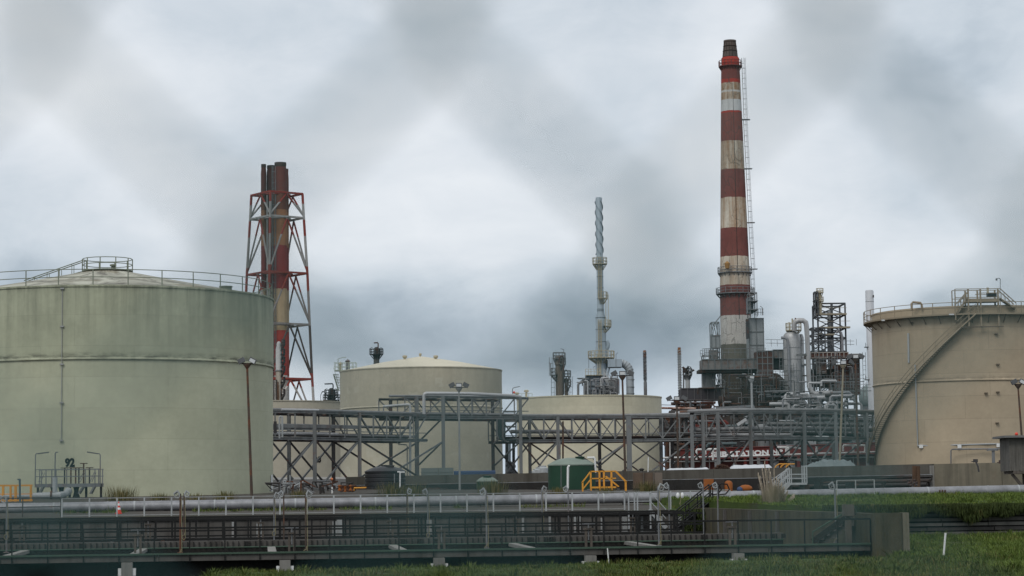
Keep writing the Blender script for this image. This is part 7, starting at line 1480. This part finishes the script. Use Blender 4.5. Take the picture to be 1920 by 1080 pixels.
        s = 1 if px > 650 else 1; mb = MB(); mb.path([at(px + 3, yt + 6, Y - 1), at(px + 3, yt - 12, Y - 1), at(px + 2, yt - 13.5, Y - 1), at(px - (5 if px > 650 else 13), yt - 13.0, Y - 1)], 0.13, 6); mb.build('davit', rusty if px > 650 else rack_dark, t)
        for dx, dy in ((-13, -1), (12, -1)): mb = MB(); mb.path([at(px + dx, yt + 9, Y - 1), at(px + dx, yt - 2, Y - 1), at(px + dx * 0.6, yt - 5, Y - 1)], 0.05, 5); mb.build('lamp_arm', rack_dark, t)
        for k in range(5): q = at(px - 4 + 2.6 * k, yt + 1, Y - m(r, Y)); mb = MB(); mb.lathe(q, [(0, -0.9), (0.2, -0.8), (0.14, 0.4), (0, 0.5)], 8); mb.build('fitting', (steel, rack_dark, rusty)[k % 3], t)
        if px < 650: mb = MB(); mb.arc((0, 0, 0), 0.85, 0, 0.09, 0, 2 * pi, 14, 5); q = at(606, 745, Y - 1); mb.v = [(q.x + x * 0.6, q.y + z, q.z + y * 1.3) for x, y, z in mb.v]; mb.build('hose_reel', rack_dark, t)
stacks()
def flare_tower():
    D = 400.0; zz = lambda y: at(519.5, y, D).z; cx = at(519.5, 520, D).x; cy = D; rot = radians(8)
    t = thing('flue_tower', 'red and white lattice tower holding a cluster of tall flue pipes', 'tower', (cx, cy, 4.3))
    G = (0.10, 0.09, 0.088)
    lm = band_mat('tower_paint', [(4.3, (0.33, 0.33, 0.33), 0.1), (zz(760), (0.42, 0.40, 0.39), 0.15), (zz(727), (0.25, 0.05, 0.04), 0.1), (zz(703), (0.075, 0.06, 0.057), 0.2), (zz(613), (0.27, 0.26, 0.255), 0.35), (zz(548), (0.22, 0.042, 0.03), 0.1), (zz(502), (0.30, 0.30, 0.295), 0.3), (zz(446), (0.24, 0.04, 0.03), 0.1), (zz(416), (0.34, 0.34, 0.335), 0.15), (zz(384), (0.25, 0.038, 0.028), 0.05)], (0.10, 0.05, 0.04))
    lv = [(800, 72), (712, 67), (610, 62.5), (514, 58.5), (410, 52), (365, 49.5)]
    def pt(k, i):   # corner k of level i
        y, r = lv[i]; a = -pi / 2 - rot + k * pi / 2; R = m(r, D); return V((cx + R * cos(a), cy + R * sin(a), zz(y)))
    for k in range(4):
        mb = MB(); mb.path([pt(k, i) for i in range(6)], 0.23, 8); mb.build('leg', lm, t)
    for i in range(1, 6):
        mb = MB()
        for k in range(4): mb.bar(pt(k, i), pt((k + 1) % 4, i), 0.42, 0.32)
        r = MB
        mb.build('ring_beam', lm, t, smooth=0)
        mb = MB(); y, rr = lv[i]; R = m(rr, D) * 0.70; mb.arc((cx, cy, 0), R * 0.72, zz(y) - 0.1, 0.14, 0, 2 * pi, 24, 4)
        for k in range(4): a = -pi / 2 - rot + k * pi / 2 + pi / 4; mb.bar((cx + R * cos(a), cy + R * sin(a), zz(y)), (cx + R * 0.5 * cos(a), cy + R * 0.5 * sin(a), zz(y)), 0.2)
        mb.build('inner_ring', lm, t, smooth=0)
        for k in range(4):
            mid = (pt(k, i) + pt((k + 1) % 4, i)) / 2
            for c in (k, (k + 1) % 4): mb = MB(); mb.tube(mid - V((0, 0, 0.2)), pt(c, i - 1) + V((0, 0, 0.3)), 0.17, n=6); mb.build('brace', lm, t)
        for px in (484, 542): 
            if i != 2: q = at(px, lv[i][0] - 3, D - 3); mb = MB(); mb.path([q - V((0.25, 0, 0.5)), q + V((-0.25, 0, 0)), q + V((0.25, 0, 0)), q + V((0.25, 0, -0.5))], 0.04, 4); mb.build('lamp_guard', rack_m, t)
    fb = [(4.3, (0.55, 0.54, 0.52), 0.08), (zz(706), (0.36, 0.05, 0.04), 0.05), (zz(622), (0.46, 0.36, 0.23), 0.35), (zz(543), (0.24, 0.035, 0.035), 0.05), (zz(463), (0.36, 0.17, 0.085), 0.3), (zz(397), (0.15, 0.05, 0.035), 0.25), (zz(360), (0.115, 0.035, 0.033), 0.1), (zz(316), (0.05, 0.045, 0.045), 0.1)]
    f1 = band_mat('main_flue_paint', fb); dk = [(z, tuple(c * 0.45 for c in col), r_) for z, col, r_ in fb]; f2 = band_mat('darkest_flue_paint', dk); f3 = band_mat('dark_flue_paint', [(z, tuple(c * 0.65 for c in col), r_) for z, col, r_ in fb])  # other flues repeat the main bands in darker tones
    for (px, r, yt, dy, mt) in ((527.5, 12.2, 307, -1.2, f1), (508.5, 8.6, 310, 0.2, f2), (495.6, 5.2, 309, -0.8, f3), (533, 6.2, 313, 2.6, f1), (514, 5, 320, 3.0, f2), (502, 4.5, 318, 2.2, f3)):
        p = V((at(px, 520, D).x, cy + dy, 4.3)); H = zz(yt) - 4.3; mb = MB(); mb.lathe(p, [(m(r, D), 0), (m(r, D), H - 1.8), (m(r * 0.86, D), H - 0.6), (m(r * 0.92, D), H - 0.6), (m(r * 0.92, D), H), (m(r * 0.75, D), H), (m(r * 0.7, D), H - 1)], 24); mb.build('flue_pipe', mt, t)
    ladder(t, (cx - m(3, D), cy - 2.2, zz(740)), (cx - m(3, D), cy - 2.2, zz(315)), (1, 0, 0), steel, 0.5, 0.3, 1.0, 0.07)
    for px in (503, 519): mb = MB(); mb.tube((at(px, 520, D).x, cy - 1.6, 4.3), (at(px, 520, D).x, cy - 1.6, zz(360)), 0.14, n=6); mb.build('service_pipe', M('pale_service_pipe', (0.3, 0.3, 0.3), 0.7, rust=0.2), t)
    # silver column in front
    D = 385.0; A = V((at(523, 690, D).x, D, 4.3)); zc = lambda y: at(523, y, D).z - 4.3
    t = thing('silver_column', 'stained silver column with side platforms between green tank and flue tower', 'column', A); scm = band_mat('stained_silver', [(4.3, (0.27, 0.235, 0.19), 0.85), (4.3 + zc(722), (0.33, 0.315, 0.28), 0.35), (4.3 + zc(695), (0.42, 0.43, 0.44), 0.05)], (0.15, 0.075, 0.03))
    mb = MB(); mb.lathe(A, [(m(6, D), 0), (m(6, D), zc(655)), (m(4, D), zc(648)), (m(4.5, D), zc(646)), (m(3, D), zc(641)), (0, zc(640))], 20); mb.build('column_body', scm, t)
    mb = MB(); mb.lathe(A, [(m(7.4, D), zc(696)), (m(7.4, D), zc(694)), (m(6, D), zc(694))], 20); mb.build('flange_ring', steel, t)
    for y in (648, 665, 680, 697, 718, 741): circ_platform(t, A, 4.3 + zc(y), m(5.5, D), m(12, D), rack_dark, -1.0, 0.7, 1.0, 5, 0.06)
    for k, px in enumerate((519, 522, 526)): mb = MB(); mb.tube((at(px, 740, D).x, D - m(6.4, D), 4.3), (at(px, 740, D).x, D - m(6.4, D), 4.3 + zc(712 + 4 * k)), 0.11, n=6); mb.build('pipe', (dark_pipe, rusty, dull_pipe)[k], t)
flare_tower()
def substation():
    D = 275.0; zz = lambda y, px=1450: at(px, y, D).z
    # building, its right end nearer
    A, B = at(1277, 845, 290), at(1652, 834, 264); A.z = B.z = 0; z1 = at(1452, 837.8, 278).z; z0 = z1 - 1.28; dr = (B - A).normalized(); nn = V((dr.y, -dr.x, 0))
    t = thing('substation', 'low dark building with a maroon fascia lettered SUB-STATION', 'building', ((A.x + B.x) / 2, (A.y + B.y) / 2, 4.3)); zc = V((0, 0, (z0 + z1) / 2))
    mb = MB(); mb.bar(A + zc, B + zc, 0.3, z1 - z0); mb.build('fascia', maroon, t)
    mb = MB(); mb.bar(A + V((0, 0, z1 + 0.05)), B + V((0, 0, z1 + 0.05)), 0.6, 0.09); mb.build('fascia_cap', M('dull_maroon_cap', (0.16, 0.05, 0.045), 0.8), t)
    mb = MB(); mb.bar(A - nn * 5 + V((0, 0, (4.0 + z0) / 2)), B - nn * 5 + V((0, 0, (4.0 + z0) / 2)), 8, z0 - 4.0); mb.build('wall', M('dark_maroon_wall', (0.075, 0.022, 0.02), 0.9, 0, 0.4, 0.4), t)
    mb = MB(); mb.bar(A - nn * 5 + V((0, 0, z1 - 0.4)), B - nn * 5 + V((0, 0, z1 - 0.4)), 9, 0.2); mb.build('roof', rack_dark, t)
    vs, fs = text_mesh('SUB-STATION N\u00ba 1', m(9.6, 280), 1.0, 0.05, 1.05); w = max(v[0] for v in vs) - min(v[0] for v in vs)
    def hit(px): # where column px meets the fascia plane
        lo, hi = 0.0, 1.0
        for _ in range(40):
            k = (lo + hi) / 2; p = A + (B - A) * k; q = at(px, 845, p.y)
            if q.x > p.x: lo = k
            else: hi = k
        return A + (B - A) * lo
    pa, pb = hit(1335), hit(1481); k = (pb - pa).length / w; zl = z0 + 0.27; mid = (pa + pb) / 2 + nn * 0.17
    mb = MB(); mb.add([tuple(mid + dr * (v[0] * k) + V((0, 0, zl + v[1]))) for v in vs], fs); mb.build('lettering', white_p, t, smooth=0)
    for px in (1345, 1400, 1425, 1440, 1500): a = hit(px) + nn * 0.3; mb = MB(); mb.box((a.x, a.y, (4.2 + z0) / 2), (0.35, 0.12, z0 - 4.25)); mb.build('pilaster', dull_pipe if px % 2 else maroon, t)
    for i in range(3): a = hit(1418 + 30 * i) - nn * 0.9; mb = MB(); mb.box((a.x, a.y, z0 - 1.0), (1.0, 0.08, 1.0)); mb.build('window', M('dim_window', (0.30, 0.32, 0.34), 0.3), t)
    # white pipe loops and handrails before it
    Y = 252
    t = thing('white_pipe_rail', 'long white pipe rail running in front of the maroon fascia', 'pipe', at(1450, 856, Y))
    mb = MB(); mb.path([at(1243, 858.5, Y), at(1354, 856.5, Y), at(1474, 853, Y), at(1510, 851, Y), at(1645, 847.5, Y)], 0.10, 8); mb.build('pipe', white_p, t)
    mb = MB(); mb.path([at(1243, 866, Y), at(1360, 865, Y), at(1645, 857, Y)], 0.07, 8); mb.build('lower_pipe', dull_pipe, t)
    for px in (1260, 1290, 1330, 1378, 1420, 1452, 1478, 1520, 1560, 1600): mb = MB(); a = at(px, 856, Y); mb.tube((a.x, Y, 4.2), a, 0.06, n=6); mb.build('post', dull_pipe, t)
    for k, (px0, px1, y, yb) in enumerate(((1306, 1337, 843, 862), (1323, 1345, 842.5, 852), (1457, 1476, 839, 852), (1474, 1479, 840, 853), (1531, 1532, 837, 850), (1581, 1600, 835, 846), (1599, 1622, 835, 846))):
        mb = MB(); mb.path([at(px0, yb, Y - 1), at(px0, y + 1.5, Y - 1), at(px0 + 1.2, y, Y - 1), at(px1 - 1, y, Y - 1), at(px1, y + 1.5, Y - 1), at(px1, yb + 1, Y - 1)], 0.11, 8); solo(mb, 'pipe_loop', white_p, 'white pipe loop in front of the maroon fascia, %s from the left' % ORD[k], 'pipe', 'white pipe loops before the maroon fascia')
    mb = MB(); mb.bar(at(1475, 837, Y), at(1505, 841, Y), 0.45, 0.2); solo(mb, 'canopy_sheet', pale_pipe, 'pale canopy sheet right of the fascia lettering', 'sheet')
    mb = MB(); mb.bar(at(1480, 860, 250), at(1525, 868, 250), 0.16, 0.16); solo(mb, 'pale_beam', dull_pipe, 'pale sloping beam below the fascia lettering', 'beam')
    # dark machinery between bridge and furnaces
    rnd = random.Random(41); names = [('dark rusty machinery and pipes under the right pipe bridge near the cream tank', 1248, 1345, (rusty, dark_pipe, dark_rust, M('dark_red_pipe', (0.10, 0.02, 0.016), 0.85, rust=0.2), rack_dark)), ('black machinery and pipes under the right pipe bridge below the chimney', 1345, 1470, (dark_pipe, rack_dark, dark_rust, steel, teal_pipe)), ('grey pale machinery and pipes under the right pipe bridge beside the tan tank', 1470, 1640, (dull_pipe, steel, teal_pipe, rack_m, dark_pipe, pale_steel))]
    for lab, p0, p1, mats in names:
        t = thing('machinery', lab, 'machinery', at((p0 + p1) / 2, 880, 300))
        for i in range(3):
            a, b_ = at(p0 + (p1 - p0) * i / 3 + 3, 836, 325), at(p0 + (p1 - p0) * (i + 1) / 3 - 3, 772 + rnd.uniform(-3, 10), 325); mb = MB(); mb.box(((a.x + b_.x) / 2, 328, (4.2 + b_.z) / 2), (b_.x - a.x, 6, b_.z - 4.2)); mb.build('casing', dark_rust if p0 < 1470 else (M('grey_casing_painted_shade', (0.07, 0.072, 0.072), 0.9, 0, 0.5, 0.5, rust=0.1) if i else rack_dark), t)  # darkened casing grey has the shade under the bridge put into its colour
        for i in range(62):
            px, y = rnd.uniform(p0, p1), rnd.uniform(782, 838); Y = rnd.uniform(290, 318); q = at(px, y, Y); L = rnd.uniform(0.8, 5.0); s = rnd.choice((-1, 1)); rr = rnd.choice((0.06, 0.09, 0.12, 0.18, 0.3)); mb = MB()
            if i % 4 == 0: mb.tube((q.x, Y, 4.2), q, rr * 1.2, n=8)
            elif i % 4 == 1: mb.path([q, q + V((s * L, 0, 0)), q + V((s * (L + rr), 0, -rr)), q + V((s * (L + rr), 0, -rnd.uniform(0.5, 3)))], rr, 8)
            elif i % 4 == 2: mb.path([q - V((L / 2, 0, 0)), q + V((L / 2, 0, 0))], rr * 1.4, 10)
            else: mb.lathe(q, [(0, -0.6), (0.4, -0.5), (0.2, -0.15), (0.22, 0.15), (0.5, 0.4), (0, 0.6)], 10)
            mb.build(('pipe', 'pipe', 'pipe', 'valve_body')[i % 4], rnd.choice(mats), t)
    for k, px in enumerate((1430, 1516)):
        p = at(px, 850, 300); mb = MB(); mb.lathe((p.x, 300, 4.2), [(0.9, 0), (0.9, zat(800, px, 300) - 4.2), (0.5, zat(795, px, 300) - 4.2), (0, zat(795, px, 300) - 4.2)], 20); solo(mb, 'grey_drum', silver if k else dull_pipe, ('pale grey upright drum under the right pipe bridge', 'bright silver upright drum under the right pipe bridge')[k], 'vessel')
    # red and white pole fence glimpsed left
    t = thing('striped_pipe', 'rusty striped pipe linking the cream tank to the dark furnace box', 'pipe', at(1255, 760, 330)); mb = MB(); mb.tube(at(1238, 765, 330), at(1305, 766, 330), 0.16, n=8); mb.build('pipe', M('rust_white_pipe', (0.4, 0.3, 0.26), 0.9, rust=0.55, rscale=1.2), t); mb = MB(); mb.tube(at(1238, 759, 331), at(1275, 760, 331), 0.05, n=6); mb.build('cable', dark_pipe, t)
    # bracket frame seen in front of the chimney foot
    Y = 245; t = thing('portal_frame', 'blue grey portal frame standing on the pipe bridge before the chimney', 'frame', at(1377, 775, Y)); mb = MB(); mb.bar(at(1342, 765.5, Y), at(1414, 761, Y), 0.22, 0.26); mb.build('beam', steel, t)
    for px, y0 in ((1343, 766), (1364, 765), (1413, 762)): mb = MB(); mb.bar(at(px, 780, Y), at(px, y0, Y), 0.26, 0.2); mb.build('post', steel, t)
    mb = MB(); mb.bar(at(1365, 770, Y), at(1384, 768, Y), 0.12); mb.bar(at(1384, 768, Y), at(1389, 778, Y), 0.12); mb.build('brace', steel, t)
substation()

# ------------------------------------------------------------------ the chain link fence the photographer looks through
def fence():
    Y = 0.40; hw = 375 * Y / F / 2; hh = 437 * Y / F; r = 0.00155
    o = at(822, 30, Y)
    mt = M('green_fence_wire', (0.024, 0.10, 0.105), 0.45, 0, 0.15, 40, spec=0.5)
    t = thing('chain_link_fence', 'out of focus green chain link fence close in front of the view', 'fence', (0, Y, 1.25))
    mb = MB(); z_lo, z_hi = 1.3, 3.6; j0 = -int((o.z - z_lo) / hh); j1 = int((z_hi - o.z) / hh)
    for i in range(-90, 90):
        pts = []; x0 = o.x + (2 * i + 1) * hw
        for j in range(j0, j1 + 1):
            s = (1 if (j % 2 == 0) else -1) * (1 if i % 2 == 0 else -1); x = x0 - s * (hw + r * 0.6); z = o.z + j * hh
            a = 0.12; yk = 0.0022 * s
            pts += [(x + s * 2 * hw * a * 0.55, Y + 0.0012 * s, z - hh * a), (x, Y - 0.0022 * s, z), (x + s * 2 * hw * a * 0.55, Y + 0.0012 * s, z + hh * a)]
        mb.path(pts, r, 5, False)
    mb.build('wire_mesh', mt, t)
    for px in (-3.2, 3.2):
        mb = MB(); mb.tube((px, Y + 0.04, 1.1), (px, Y + 0.04, 3.7), 0.03, n=12); mb.build('fence_post', mt, t)
    mb = MB(); mb.tube((-3.4, Y + 0.03, 3.62), (3.4, Y + 0.03, 3.62), 0.02, n=10); mb.build('top_rail', mt, t)
fence()
